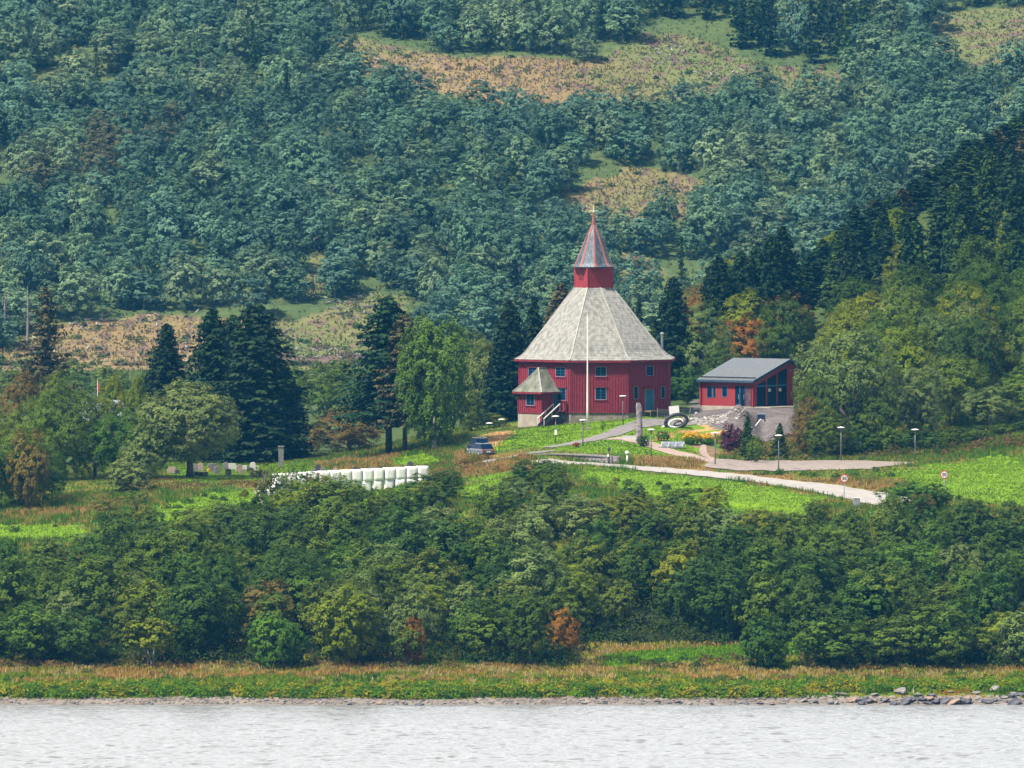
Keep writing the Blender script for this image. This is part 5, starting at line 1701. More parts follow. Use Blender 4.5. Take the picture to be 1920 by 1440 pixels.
for (x_, y_) in cands:
    z_ = Gf(x_, y_)
    px_, row_ = pix(x_, y_, z_)
    lim = np.interp(px_, [a[0] for a in SKY], [a[2] for a in SKY]) + 18
    if px_ < 1300 or (px_ < 1520 and y_ < 1056): continue
    if px_ < 1500 and y_ < 1100: lim = 545
    # hall stands here
    if y_ < 1030 and px_ < 1560: continue
    if row_ > 800: continue
    frac = (row_ - lim) / max(60, 760 - lim)        # 0 near the skyline, 1 near the foot
    firz = (frac < .74 + .06 * rs.normal()) if px_ > 1560 else (frac < .50)
    if firz:
        H_ = rs.uniform(11, 16.5); W_ = rs.uniform(4.4, 6.4); sp = 'fir'; tone = ['spruce', 'spruce', 'sprucel', 'spruce', 'sprucel'][int(rs.random() * 5)]
        if rs.random() < .06: tone = 'sprucebrown'
        if rs.random() < .08: sp, tone, W_, H_ = 'bigtall', 'yellow', 6.0, 10.5
    else:
        H_ = rs.uniform(9, 12.5); W_ = rs.uniform(7.4, 10.4); sp = 'big' if rs.random() < .6 else 'bigtall'
        tone = ['mid', 'olive', 'dark', 'pale', 'dark', 'mid', 'dark', 'yellow', 'mid', 'mid', 'pale', 'brown'][int(rs.random() * 12)]
        if px_ > 1760 and frac < .9: tone = ['dark', 'mid', 'dark'][int(rs.random() * 3)]
        if px_ < 1600 and frac < .5: tone = ['olive', 'mid', 'mid'][int(rs.random() * 3)]
    top_ = row_ - H_ * ppm(y_)
    if top_ < lim:
        H_ = max(5.5, (row_ - lim) / ppm(y_))
        if H_ < 5.6 and row_ - 5.5 * ppm(y_) < lim - 30: continue
    nm = 'spruce_tree' if sp == 'fir' else 'broadleaf_tree'
    o = tree(sp, px_, y_, 0, W_ * ppm(y_), tone, None, name=nm, group=('spruces' if sp == 'fir' else 'broadleaf trees') + ' of the wooded spur', hz=H_)
    mr_ = row_ - H_ * ppm(y_) / 2
    kind = 'spruce' if sp == 'fir' else ('broad tree' if sp == 'big' else 'tall tree')
    size = 'tall ' if H_ > 12.5 else ('low ' if H_ < 9 else '')
    auto(o, px_, mr_, f'{size}{TONE_W[tone]} {kind} {where(px_, mr_, MARK_S)}')
    n_sp += 1
print('spur', n_sp)

# ------------------------------------------------------------------ valley behind the church and the far hillside
def combined(sp, k, m1, m2):
    """one mesh: crown and trunk, for trees too far off to show parts"""
    s = SPC[sp]
    cm, tm, (v, f, lv, mb) = s.v[k % len(s.v)]
    tv = np.array(mb.v); tf_ = [q for q in mb.f if len(q) == 4]
    F2 = np.concatenate([f, np.array(tf_) + len(v)])
    V = np.concatenate([v, tv])
    A_ = np.concatenate([lv, np.tile([.5, 0, .3], (len(tf_), 1))])
    mi = np.concatenate([np.zeros(len(f)), np.ones(len(tf_))])
    return V, F2, A_, mi, s
COMB = {}
def comb_mesh(sp, k, leafmat, barkmat):
    key = (sp, k % len(SPC[sp].v), leafmat.name)
    if key not in COMB:
        V, F2, A_, mi, s = combined(sp, k, None, None)
        me = np_mesh('hill_tree', V, F2, attrs=A_, mat_idx=mi)
        me.materials.append(leafmat); me.materials.append(barkmat)
        COMB[key] = me
    return COMB[key]

MARK_H = [(60, 640, 'the lower left clearing'), (400, 590, 'the lower clearing top edge'), (640, 540, 'the rocky gap'), (860, 570, 'the left church slope'), (1180, 480, 'the church spire'), (1180, 380, 'the tawny glade'),
          (1350, 420, 'the slope above the hall'), (1500, 350, 'the ridge end'), (250, 480, 'the left slope'), (500, 450, 'the mid left slope'), (750, 430, 'the middle slope'), (960, 330, 'the slope above the church'),
          (620, 700, 'the birch valley'), (900, 690, 'the church valley'), (200, 690, 'the grove valley'), (1290, 520, 'the right spire slope')]
rh = np.random.default_rng(31)
valley = []
for (px0, px1, Y0, Y1, n, hmin, hmax, wmin, wmax) in [(-60, 330, 1180, 1330, 26, 3.5, 5.5, 4.5, 7), (500, 790, 1150, 1340, 42, 3.2, 6.0, 4, 7), (820, 985, 1110, 1330, 26, 6, 10, 6, 9), (1180, 1330, 1120, 1330, 14, 6, 9, 5, 8)]:
    for _ in range(n):
        Y_ = rh.uniform(Y0, Y1); px_ = rh.uniform(px0, px1)
        valley.append((px_, Y_, rh.uniform(hmin, hmax), rh.uniform(wmin, wmax)))
for (px_, Y_, H_, W_) in valley:
    tone = ['pale', 'mid', 'olive', 'mid', 'dark'][int(rh.random() * 5)]
    me = comb_mesh('hill', int(rh.integers(0, 7)), FO[tone], m_bark)
    o = link('valley_tree', me)
    x_ = X(px_, Y_); z_ = Gf(x_, Y_); o.location = (x_, Y_, z_)
    o.scale = (W_ / 6.4, W_ / 6.4, H_ / 8.0); o.rotation_euler = (0, 0, rh.random() * 6.28)
    p_, r_ = pix(x_, Y_, z_ + H_ / 2)
    tag(o, None, 'tree', 'trees on the valley floor')
    auto(o, p_, r_, f'{"low" if H_ < 5 else "rounded"} {TONE_W[tone]} valley tree {where(p_, r_, MARK_H)}')
CONIF = [[(1140, -120), (1700, -120), (1640, 60), (1600, 138), (1450, 128), (1330, 85), (1230, 55)]]
far = []
y_ = 1407.0
while y_ < 1728:
    x_ = -115.0 * y_ / 1500
    while x_ < 118 * y_ / 1500:
        far.append((x_ + rh.uniform(-1.9, 1.9), y_ + rh.uniform(-3.4, 3.4)))
        x_ += 5.2 + rh.random() * 2.0
    y_ += 7.8
far = np.array(far)
fz = G(far[:, 0], far[:, 1])
fpx, fpr = pixv(far[:, 0], far[:, 1], fz)
keep = np.ones(len(far), bool)
for k_, pl in enumerate(HILL_CLEAR):
    keep &= ~inpoly(fpx, fpr, pl) | (rh.random(len(far)) < (.015 if k_ < 2 else .06))
for k_ in (1, 2, 3):
    keep &= ~inpoly(fpx, fpr - 34, HILL_CLEAR[k_]) | (rh.random(len(far)) < .12)
gap = fbm(far[:, 0] / 16 + 77, far[:, 1] / 20, 3)
keep &= ~((gap > .69) & (rh.random(len(far)) < .75) & ~((fpx > 950) & (fpr > 190) & (fpr < 312)))
keep &= rh.random(len(far)) > .04
far, fz, fpx, fpr = far[keep], fz[keep], fpx[keep], fpr[keep]
inc = np.zeros(len(far), bool)
for pl in CONIF: inc |= inpoly(fpx, fpr, pl)
isfir = inc & (rh.random(len(far)) < .62) | (rh.random(len(far)) < .008)
Hs = rh.uniform(6.0, 10.5, len(far)) * (1 + .22 * (fbm(far[:, 0] / 30, far[:, 1] / 30, 2) - .5))
Ws = rh.uniform(5.8, 9.0, len(far))
Hs = np.where(isfir, rh.uniform(10, 15, len(far)), Hs); Ws = np.where(isfir, rh.uniform(3.8, 5.4, len(far)), Ws)
inc2 = inc & ~isfir
Hs = np.where(inc2, Hs * 1.25, Hs)
# small trees standing in clearings
incl = np.zeros(len(far), bool)
for pl in HILL_CLEAR: incl |= inpoly(fpx, fpr, pl)
Hs = np.where(incl, rh.uniform(2.2, 4.5, len(far)), Hs); Ws = np.where(incl, rh.uniform(1.8, 3.2, len(far)), Ws)
vis = (fpx > -30) & (fpx < 1950) & (fpr > -10)
# seen through: hide behind the spur on the right
vis &= ~((fpx > 1330) & (fpr > np.interp(fpx, [a[0] for a in SKY], [a[2] for a in SKY]) + 60))
order = np.argsort(far[:, 1])
seen_b = [i for i in order if vis[i] and not isfir[i]][:290]
seen_f = [i for i in order if isfir[i] and vis[i]][:120]
indiv = set(seen_b) | set(seen_f)
warm = fbm(far[:, 0] / 26 + 9, far[:, 1] / 26 + 4, 2)
ORANGEP = [[(30, 330), (90, 280), (190, 270), (330, 260), (340, 300), (220, 330), (200, 370), (60, 390)]]
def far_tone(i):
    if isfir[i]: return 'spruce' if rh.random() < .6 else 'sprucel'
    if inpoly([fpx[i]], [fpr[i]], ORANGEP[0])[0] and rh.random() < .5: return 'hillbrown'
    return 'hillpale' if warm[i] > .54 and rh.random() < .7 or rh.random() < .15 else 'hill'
stuff_lists = {}
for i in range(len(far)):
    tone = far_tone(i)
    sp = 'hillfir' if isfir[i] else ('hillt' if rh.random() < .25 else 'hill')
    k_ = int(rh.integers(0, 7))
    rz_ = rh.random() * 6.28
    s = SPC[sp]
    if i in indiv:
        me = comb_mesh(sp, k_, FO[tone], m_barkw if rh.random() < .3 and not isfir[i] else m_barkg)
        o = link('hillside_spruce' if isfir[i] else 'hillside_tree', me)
        o.location = (far[i, 0], far[i, 1], fz[i])
        o.scale = (Ws[i] / s.W, Ws[i] / s.W, Hs[i] / s.H); o.rotation_euler = (0, 0, rz_)
        tag(o, None, 'tree', 'conifers on the far hillside' if isfir[i] else 'nearest trees of the far hillside')
        p_, r_ = pix(far[i, 0], far[i, 1], fz[i] + Hs[i] / 2)
        mk = MARK_H + [(1250, 60, 'the upper clearing'), (1400, 40, 'the conifer block'), (1560, 60, 'the conifer block edge')]
        size = 'tall' if Hs[i] > 8.6 else ('small' if Hs[i] < 6.6 else 'rounded')
        auto(o, p_, r_, f'{size} {TONE_W[tone]} hillside {"conifer" if isfir[i] else "tree"} {where(p_, r_, mk)}')
    else:
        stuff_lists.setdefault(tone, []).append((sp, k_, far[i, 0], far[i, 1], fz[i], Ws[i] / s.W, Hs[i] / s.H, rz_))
# the mass of the far wood: one object
Vs, Fs, As, Ms = [], [], [], []
tones = sorted(stuff_lists)
vo = 0
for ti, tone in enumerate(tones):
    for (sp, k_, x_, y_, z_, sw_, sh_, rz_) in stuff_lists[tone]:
        V, F2, A_, mi, s = combined(sp, k_, None, None)
        c_, s_ = math.cos(rz_), math.sin(rz_)
        V2_ = np.empty_like(V)
        V2_[:, 0] = (V[:, 0] * c_ - V[:, 1] * s_) * sw_ + x_
        V2_[:, 1] = (V[:, 0] * s_ + V[:, 1] * c_) * sw_ + y_
        V2_[:, 2] = V[:, 2] * sh_ + z_
        A2 = A_.copy(); A2[:, 1] = rh.random()
        Vs.append(V2_.astype(np.float32)); Fs.append((F2 + vo).astype(np.int32)); As.append(A2.astype(np.float32))
        Ms.append(np.where(mi == 1, len(tones), ti).astype(np.int32)); vo += len(V)
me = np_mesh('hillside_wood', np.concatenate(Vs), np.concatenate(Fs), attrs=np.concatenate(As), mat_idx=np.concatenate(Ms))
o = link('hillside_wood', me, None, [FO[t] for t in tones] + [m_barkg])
tag(o, 'dense haze-tinted green broadleaf wood covering the far hillside above the nearest trees', 'wood', kind='stuff')
print('far trees', len(far), 'individual', len(indiv), 'faces', len(me.polygons))
# bare grey snags at the left edge of the lower clearing
for k_, (px_, top_, base_) in enumerate([(9, 548, 662), (52, 535, 600)]):
    Y_ = 1416
    mb = MB(); zb_, zt2 = Gf(X(px_, Y_), Y_), zrow(top_, Y_)
    h = zt2 - zb_
    mb.tube([(0, 0, -.2), (.1, 0, h * .5), (.0, .1, h)], [.30, .22, .05], 7)
    for q in range(9):
        a = q * 2.1; zq = h * (.35 + .06 * q)
        mb.tube([(0, 0, zq), (math.cos(a) * 1.3, math.sin(a) * 1.3, zq - .15 + .1 * (q % 3))], [.06, .015], 4, cap=False)
    o = mb.build('dead_tree', m_barkg); o.location = (X(px_, Y_), Y_, zb_)
    tag(o, ['bare grey dead trunk at the far left edge of the clearing', 'thinner bare dead trunk behind the old ragged spruce'][k_], 'dead tree')
# ------------------------------------------------------------------ wrapped bales in two layers
m_film = mat_noise('white_bale_film', (.82, .82, .81), (.88, .88, .87), 2.0, 0.35, 0.25, stretch=(1, 1, 5), spec=.5)
def bale_mesh(seed):
    rr = random.Random(seed)
    mb = MB()
    n = 22; prof_ = [(.30, 0.0), (.64, .005), (.668, .03), (.672, .35), (.670, .70), (.673, 1.05), (.668, 1.37), (.635, 1.405), (.30, 1.42)]
    vs, fs = [], []
    for (r_, z_) in prof_:
        for k in range(n):
            a = 6.2832 * k / n
            q = r_ * (abs(math.cos(a)) ** 7 + abs(math.sin(a)) ** 7) ** (-1 / 7) * (1 + .012 * math.sin(3 * a + seed) + rr.uniform(-.010, .010))
            vs.append((q * math.cos(a), q * math.sin(a), z_ + rr.uniform(-.006, .006)))
    for i in range(len(prof_) - 1):
        for k in range(n): fs.append((i * n + k, i * n + (k + 1) % n, (i + 1) * n + (k + 1) % n, (i + 1) * n + k))
    fs.append(tuple(range(n - 1, -1, -1))); fs.append(tuple((len(prof_) - 1) * n + k for k in range(n)))
    me = bpy.data.meshes.new('hay_bale'); me.from_pydata(vs, [], fs); me.update()
    for p in me.polygons: p.use_smooth = True
    me.materials.append(m_film)
    return me
BM = [bale_mesh(k) for k in range(4)]
NB = 14
NTH = ['right end', 'second from right', 'third from right', 'fourth from right', 'fifth from right', 'sixth from right', 'seventh from right', 'middle, eighth from right', 'ninth from right', 'tenth from right', 'eleventh from right', 'third from left', 'second from left', 'left end']
for lay in range(2):
    for k in range(NB):
        t = k / (NB - 1)
        px_ = (791 - 20.6 * k) if lay else (787 - 21.4 * k + 4)
        Y_ = 931 - 5 * t
        x_ = X(px_, Y_)
        zb_ = zrow(919 + 14 * t, Y_)
        o = link('wrapped_bale', BM[(k + lay) % 4])
        o.location = (x_, Y_, zb_ + lay * 1.40)
        o.rotation_euler = (random.uniform(-.03, .03), random.uniform(-.03, .03), (k % 4) * math.pi / 2 + .28 + random.uniform(-.05, .05))
        tag(o, f'white plastic-wrapped bale in the {"upper" if lay else "lower"} layer, {NTH[k]} of the stack', 'hay bale', 'white wrapped bales stacked in a row')

# ------------------------------------------------------------------ street lamps with flat round heads
def lamp_parts(h, hr):
    a = MB(); a.tube([(0, 0, -.3), (0, 0, h * .5), (0, 0, h - .25)], [.075, .06, .05], 8)
    b_ = MB(); b_.lathe((0, 0, h - .30), [(.06, 0), (.16, .10), (.10, .20)], 12)
    c = MB(); c.lathe((0, 0, h - .10), [(.10, 0), (hr * .9, .015), (hr, .06), (hr * .85, .11), (.1, .16)], 18)
    return a, b_, c
m_post = mat_noise('lamp_post_grey', (.10, .10, .12), (.18, .18, .20), 3, .5)
LAMPS = [(1168, 986, 742, 'street lamp before the church wall beside the stone pillar'), (1093, 959, 787, 'street lamp on the lawn left of the flagpole foot'), (1042, 965, 780, 'street lamp before the porch stair carrying a small white sign'),
         (1221, 942, 805, 'street lamp standing before the pink curving path'), (1341, 934, 811, 'street lamp at the left corner of the car park'), (1460, 927, 816, 'street lamp in the dry grass before the middle of the car park'),
         (1577, 948, 801, 'street lamp behind the car park before the dark bushes'), (1716, 943, 805, 'rightmost street lamp at the edge of the green field'),
         (918, 994, 793, 'small street lamp half hidden by bushes left of the church'), (941, 990, 786, 'street lamp in the shade under the spruces left of the porch')]
m_lamphead = mat_noise('lamp_head_white', (.70, .69, .68), (.8, .79, .78), 3, .4)
for (px_, Y_, top_, lab) in LAMPS:
    x_ = X(px_, Y_); z_ = Gf(x_, Y_)
    h = zrow(top_, Y_) - z_
    o = empty('street_lamp', (x_, Y_, z_), lab, 'street lamp', 'street lamps round the church')
    a, b_, c = lamp_parts(h, .47)
    a.build('pole', m_post, o, True); b_.build('neck', m_post, o, True); c.build('lamp_head', m_lamphead, o, True)
    if px_ == 1042:
        MB().box((0, -.09, h * .40), (.28, .03, .62)).build('notice', m_white, o)

# ------------------------------------------------------------------ flagpole
Yf = 981.5; xf = X(1101.5, Yf); zf = Gf(xf, Yf)
o = empty('flagpole', (xf, Yf, zf), 'tall white flagpole standing in front of the church', 'flagpole')
h = zrow(592, Yf) - zf
MB().tube([(0, 0, .05), (0, 0, h * .2), (0, 0, h * .6), (0, 0, h)], [.125, .12, .08, .045], 12).build('pole', m_white, o, True)
MB().lathe((0, 0, h), [(.02, 0), (.09, .05), (.09, .12), (.02, .18)], 10).build('knob', m_gold, o, True)
MB().box((0, 0, .05), (.9, .9, .14)).build('base', m_stone, o)

# ------------------------------------------------------------------ standing stone, bench, pillars, wall
Yp = 963; xp = X(1198, Yp); zp = Gf(xp, Yp); hp = zrow(755, Yp) - zp
rr = random.Random(4)
vs, fs = [], []
nl_ = 12
for j in range(nl_ + 1):
    t = j / nl_
    w = (.46 - .12 * t) * (1 + .06 * math.sin(7 * t)); cx_ = .10 * math.sin(3 * t) - .06 * t
    if t > .93: w *= .62; cx_ -= .05
    for k in range(8):
        a = 6.2832 * k / 8 + .3
        vs.append((cx_ + w * math.cos(a) * rr.uniform(.9, 1.08), w * .6 * math.sin(a) * rr.uniform(.9, 1.08), -.4 + t * (hp + .4)))
for j in range(nl_):
    for k in range(8): fs.append((j * 8 + k, j * 8 + (k + 1) % 8, (j + 1) * 8 + (k + 1) % 8, (j + 1) * 8 + k))
fs.append(tuple(nl_ * 8 + k for k in range(8)))
mb = MB(); mb.add(vs, fs)
o = mb.build('standing_stone', mat_noise('lichen_stone', (.10, .09, .12), (.34, .30, .30), 2.2, .9, .6, detail=8))
o.location = (xp, Yp, zp)
tag(o, 'tall rough grey standing stone with pale top before the church', 'standing stone')

Yb = 961; xb = X(1180, Yb); zb = Gf(xb, Yb)
o = empty('garden_bench', (xb, Yb, zb + .02), 'pale grey wooden bench left of the standing stone', 'bench')
m_bw = mat_noise('bench_grey_wood', (.46, .44, .44), (.58, .55, .55), 3, .7, stretch=(1, 6, 6))
mb = MB()
for k in range(3): mb.box((0, -.16 + k * .16, .45), (1.7, .13, .04))
mb.build('seat', m_bw, o)
mb = MB()
for k in range(3): mb.box((0, .27 + k * .03, .60 + k * .15), (1.7, .03, .12))
mb.build('backrest', m_bw, o)
for sx in (-.78, .78):
    for sy in (-.18, .25):
        MB().box((sx, sy, .21), (.07, .07, .46)).build('leg', m_bw, o)
    MB().box((sx, .33, .68), (.06, .05, .52)).build('post', m_bw, o)

# low grey stone-and-timber retaining wall beside the road
m_wallg = mat_noise('weathered_grey_timber', (.13, .11, .12), (.34, .30, .30), 1.5, .9, .4, stretch=(.6, 2, 6))
o = empty('retaining_wall', (X(1080, 944), 944, Gf(X(1080, 944), 944)), 'long low grey timber retaining wall beside the road', 'wall')
ox, oy, oz = o.location
wp = [(985, 950.5), (1010, 949.5), (1040, 947), (1075, 943.5), (1110, 940), (1140, 937.5), (1159, 936.4)]
wtop = [853, 851, 850, 851, 852.5, 855, 856]
pts = [Vector((X(a, b_), b_, zrow(t, b_))) - Vector((ox, oy, oz)) for (a, b_), t in zip(wp, wtop)]
for lv_ in range(3):
    mb = MB()
    for i in range(len(pts) - 1):
        dz = Vector((0, 0, -.14 - lv_ * .27))
        mb.beam(pts[i] + dz, pts[i + 1] + dz, .28 - .02 * lv_, .25)
    mb.build('rail', m_wallg, o)
for i in range(len(pts)):
    MB().box(pts[i] + Vector((0, -.18, -.50)), (.16, .12, 1.15)).build('post', m_wallg, o)
mb = MB()
for i in range(len(pts) - 1):
    q0_, q1_ = pts[i] + Vector((0, .9, -.1)), pts[i + 1] + Vector((0, .9, -.1))
    mb.beam(q0_, q1_, 1.6, .10)
mb.build('gravel_top', m_path, o)

# grey lamp-bollard, mailbox pillar
def simple(name, px_, Y_, lab, cat):
    x_ = X(px_, Y_); return empty(name, (x_, Y_, Gf(x_, Y_)), lab, cat)
o = simple('marker_pillar', 1176, 938.0, 'white pillar with rounded cap at the right end of the wall', 'pillar')
MB().tube([(0, 0, -.3), (0, 0, 1.05)], [.11, .10], 10).build('post', m_white, o, True)
MB().lathe((0, 0, 1.0), [(.12, 0), (.22, .06), (.23, .32), (.12, .42)], 12).build('cap', m_white, o, True)
o = simple('lantern_post', 1142, 936.6, 'dark iron lantern post standing against the retaining wall', 'lantern post')
MB().tube([(0, 0, -.4), (0, 0, 1.55)], [.09, .07], 8).build('post', m_dark, o, True)
MB().lathe((0, 0, 1.5), [(.10, 0), (.17, .08), (.17, .32), (.03, .50)], 8).build('lantern', m_dark, o)
MB().box((-.12, -.14, 1.0), (.22, .05, .3)).build('sign_plate', m_white, o)
o = simple('utility_cabinet', 1606, 889.5, 'small grey metal cabinet in the bushes below the near speed sign', 'cabinet')
MB().box((0, 0, .55), (.75, .4, 1.0)).build('housing', m_steel, o, bevel=.02)
MB().box((0, 0, 1.10), (.85, .5, .06)).build('lid', m_white, o)

# ------------------------------------------------------------------ speed limit signs reading 50
m_signred = mat_noise('sign_red', (.55, .045, .03), (.62, .06, .04), 3, .5)
m_signblk = mat_noise('sign_blue_black', (.012, .03, .06), (.02, .045, .09), 3, .5)
def digits():
    cu = bpy.data.curves.new('digits', 'FONT'); cu.body = '50'; cu.size = .50; cu.align_x = 'CENTER'; cu.align_y = 'CENTER'; cu.extrude = .006; cu.offset = .012
    ob = bpy.data.objects.new('digits_tmp', cu); COL.objects.link(ob)
    bpy.context.view_layer.update()
    me = bpy.data.meshes.new_from_object(ob.evaluated_get(bpy.context.evaluated_depsgraph_get()))
    bpy.data.objects.remove(ob); me.name = 'digits'
    me.materials.clear(); me.materials.append(m_signblk)
    return me
DG = digits()
for (px_, Y_, crow, foot, lab) in [(1583, 896, 897, 926, 'near round speed sign reading 50 at the roadside'), (1770.5, 897, 890, 915, 'far round speed sign reading 50 before the green field')]:
    x_ = X(px_, Y_); z_ = Gf(x_, Y_)
    zc = zrow(crow, Y_) - z_
    o = empty('speed_limit_sign', (x_, Y_, z_), lab, 'road sign', 'round speed limit signs', rz=.08)
    MB().tube([(0, 0, -.4), (0, 0, zc + .35)], [.04, .04], 8).build('post', m_steel, o, True)
    def disc(r_, y_, th=.012):
        mb = MB(); n = 36
        vs = [(r_ * math.cos(6.2832 * k / n), y_, zc + r_ * math.sin(6.2832 * k / n)) for k in range(n)] + [(r_ * math.cos(6.2832 * k / n), y_ + th, zc + r_ * math.sin(6.2832 * k / n)) for k in range(n)]
        return mb.add(vs, [tuple(range(n)), tuple(range(2 * n - 1, n - 1, -1))] + [(k, n + k, n + (k + 1) % n, (k + 1) % n) for k in range(n)])
    p = disc(.46, -.075, .02).build('plate', m_signred, o)
    disc(.355, -.085, .008).build('white_field', m_white, p)
    d_ = link('digits', DG, p); d_.location = (0, -.095, zc); d_.rotation_euler = (R(90), 0, 0)

# ------------------------------------------------------------------ two parked cars
def make_car(px_, Y_, lab, bodym, rz, high):
    x_ = X(px_, Y_); z_ = Gf(x_, Y_)
    o = empty('parked_car', (x_, Y_, z_ - .02), lab, 'car', 'cars parked beside the birch', rz=rz)
    Lc, Wc = 4.4, 1.82
    hb = .98 if high else .88; ht = 1.72 if high else 1.46
    # body along x, nose to -x
    sec = [(-2.2, .42, .70, .80), (-2.1, .30, .78, .92), (-1.3, .26, .90, 1.0), (-.6, .24, hb, 1.0), (.9, .24, hb, 1.0), (1.9, .26, hb, .98), (2.15, .34, hb - .05, .92), (2.2, .45, hb - .2, .86)]
    mb = MB(); vs = []
    for (xx_, zl, zh, w) in sec:
        hw = Wc / 2 * w
        vs += [(xx_, -hw, zl), (xx_, -hw * 1.0, zh * .75), (xx_, -hw * .93, zh), (xx_, hw * .93, zh), (xx_, hw, zh * .75), (xx_, hw, zl)]
    fs = []
    for i in range(len(sec) - 1):
        for k in range(6):
            fs.append((i * 6 + k, i * 6 + (k + 1) % 6, (i + 1) * 6 + (k + 1) % 6, (i + 1) * 6 + k))
    fs += [tuple(range(5, -1, -1)), tuple((len(sec) - 1) * 6 + k for k in range(6))]
    mb.add(vs, fs); mb.build('body', bodym, o, bevel=.03)
    gb = [(-.95, hb), (-.30, ht - .04), (.2, ht), (1.5, ht - .03), (2.02, hb)]
    mb = MB(); vs = []
    for (xx_, zz_) in gb: vs += [(xx_, -Wc * .43 + (zz_ - hb) * .16, zz_), (xx_, Wc * .43 - (zz_ - hb) * .16, zz_)]
    n = len(gb)
    fs = [(2 * i, 2 * i + 1, 2 * i + 3, 2 * i + 2) for i in range(n - 1)] + [tuple(2 * i for i in range(n - 1, -1, -1)), tuple(2 * i + 1 for i in range(n)), (0, 2 * n - 2, 2 * n - 1, 1)]
    mb.add(vs, fs); mb.build('windows', m_glass, o)
    mb = MB(); mb.box((.62, 0, ht + .0), (1.75, Wc * .80, .06)); mb.build('car_roof', bodym, o, bevel=.02)
    mb = MB()
    for sy in (-1, 1): mb.beam((-.1, sy * .66, ht + .09), (1.5, sy * .66, ht + .09), .04, .04)
    mb.build('roof_rail', m_steel, o)
    for wx in (-1.38, 1.38):
        for sy in (-1, 1):
            w = MB(); w.tube([(wx, sy * .72, .33), (wx, sy * .93, .33)], [.34, .34], 18); wo = w.build('wheel', m_black, o)
            w = MB(); w.tube([(wx, sy * .90, .33), (wx, sy * .945, .33)], [.21, .19], 12); w.build('rim', m_steel, wo)
    for sy in (-.62, .62):
        MB().box((-2.17, sy, .68), (.08, .36, .14)).build('headlight', m_white, o)
        MB().box((2.19, sy, .78), (.06, .26, .2)).build('taillight', m_signred, o)
    MB().box((2.23, 0, .55), (.02, .52, .12)).build('number_plate', m_white, o)
    return o
m_carb = mat_noise('car_black', (.010, .014, .03), (.018, .024, .045), 3, .25, spec=.6)
m_cars = mat_noise('car_silver', (.10, .115, .13), (.13, .145, .16), 3, .5, spec=.3)
make_car(896, 962, 'black estate car parked behind the silver car', m_carb, R(-72), True)
make_car(902, 957, 'silver-blue car parked in front of the black car', m_cars, R(-66), False)

# ------------------------------------------------------------------ cemetery
m_gs = [mat_noise('gravestone_grey', (.10, .095, .10), (.20, .19, .195), 4, .7, .3), mat_noise('gravestone_dark', (.03, .03, .04), (.08, .08, .09), 4, .4), mat_noise('gravestone_pink', (.24, .18, .17), (.32, .25, .23), 4, .7, .2), mat_noise('gravestone_white', (.36, .35, .34), (.46, .45, .44), 4, .7, .2)]
GN = ['grey', 'dark', 'pinkish', 'whitish']
GR = [(322, 962, 2, 'wide', 876), (332, 958, 1, 'small', 880), (365, 968, 0, 'arched', 0), (368, 953, 1, 'small', 0), (377, 950, 1, 'small', 0), (376, 970, 2, 'arched', 0), (386, 951, 0, 'small', 0), (394, 968, 0, 'arched', 0), (399, 972, 0, 'wide', 0), (407, 960, 0, 'arched', 0),
      (428, 952, 0, 'arched', 0), (423, 972, 0, 'arched', 0), (435, 972, 3, 'wide', 0), (449, 964, 2, 'arched', 0), (452, 961, 2, 'small', 0), (459, 972, 3, 'small', 0), (467, 965, 1, 'small', 0), (474, 972, 3, 'arched', 0), (481, 969, 3, 'small', 0), (477, 952, 2, 'wide', 0), (485, 951, 1, 'wide', 0), (500, 951, 0, 'arched', 0),
      (588, 956, 0, 'small', 0), (596, 958, 1, 'arched', 0), (604, 956, 0, 'small', 0), (629, 954, 3, 'small', 0), (665, 950, 1, 'arched', 0), (668, 955, 1, 'small', 0), (700, 952, 0, 'wide', 0), (735, 950, 2, 'small', 0), (762, 951, 2, 'small', 0), (769, 951, 1, 'arched', 0)]
def stone_mesh(kind, seed):
    w, h, d = {'wide': (1.05, .85, .30), 'small': (.55, .62, .25), 'arched': (.72, 1.0, .22)}[kind]
    mb = MB(); n = 9
    pts2 = [(-w / 2, 0), (w / 2, 0), (w / 2, h * (.72 if kind == 'arched' else .94))]
    if kind == 'arched': pts2 += [(w / 2 * math.cos(math.pi * k / n), h * .72 + h * .28 * math.sin(math.pi * k / n)) for k in range(1, n)]
    pts2 += [(-w / 2, h * (.72 if kind == 'arched' else .94))]
    if kind != 'arched': pts2.insert(3, (0, h))
    m_ = len(pts2)
    vs = [(a, -d / 2, b_) for a, b_ in pts2] + [(a, d / 2, b_) for a, b_ in pts2]
    mb.add(vs, [tuple(range(m_)), tuple(range(2 * m_ - 1, m_ - 1, -1))] + [(k, (k + 1) % m_, m_ + (k + 1) % m_, m_ + k)[::-1] for k in range(m_)])
    return mb
for k, (px_, Y_, mi_, kind, _) in enumerate(GR):
    x_ = X(px_, Y_); z_ = Gf(x_, Y_)
    place = 'left of the forked trunk' if px_ < 345 else ('close right of the forked trunk' if px_ < 390 else ('mid graveyard' if px_ < 445 else ('right of graveyard' if px_ < 520 else 'behind the white bales')))
    rowd = 'back row' if Y_ > 966 else ('middle row' if Y_ > 957 else 'front row')
    o = empty('gravestone', (x_, Y_, z_ - .05), None, 'gravestone', 'gravestones of the cemetery', rz=random.uniform(-.25, .25))
    auto(o, px_, 880, f'{kind} {GN[mi_]} gravestone, {rowd}, {place}')
    stone_mesh(kind, k).build('headstone', m_gs[mi_], o, bevel=.015)
    MB().box((0, 0, .04), (1.0, .5, .12)).build('plinth', m_gs[0], o)
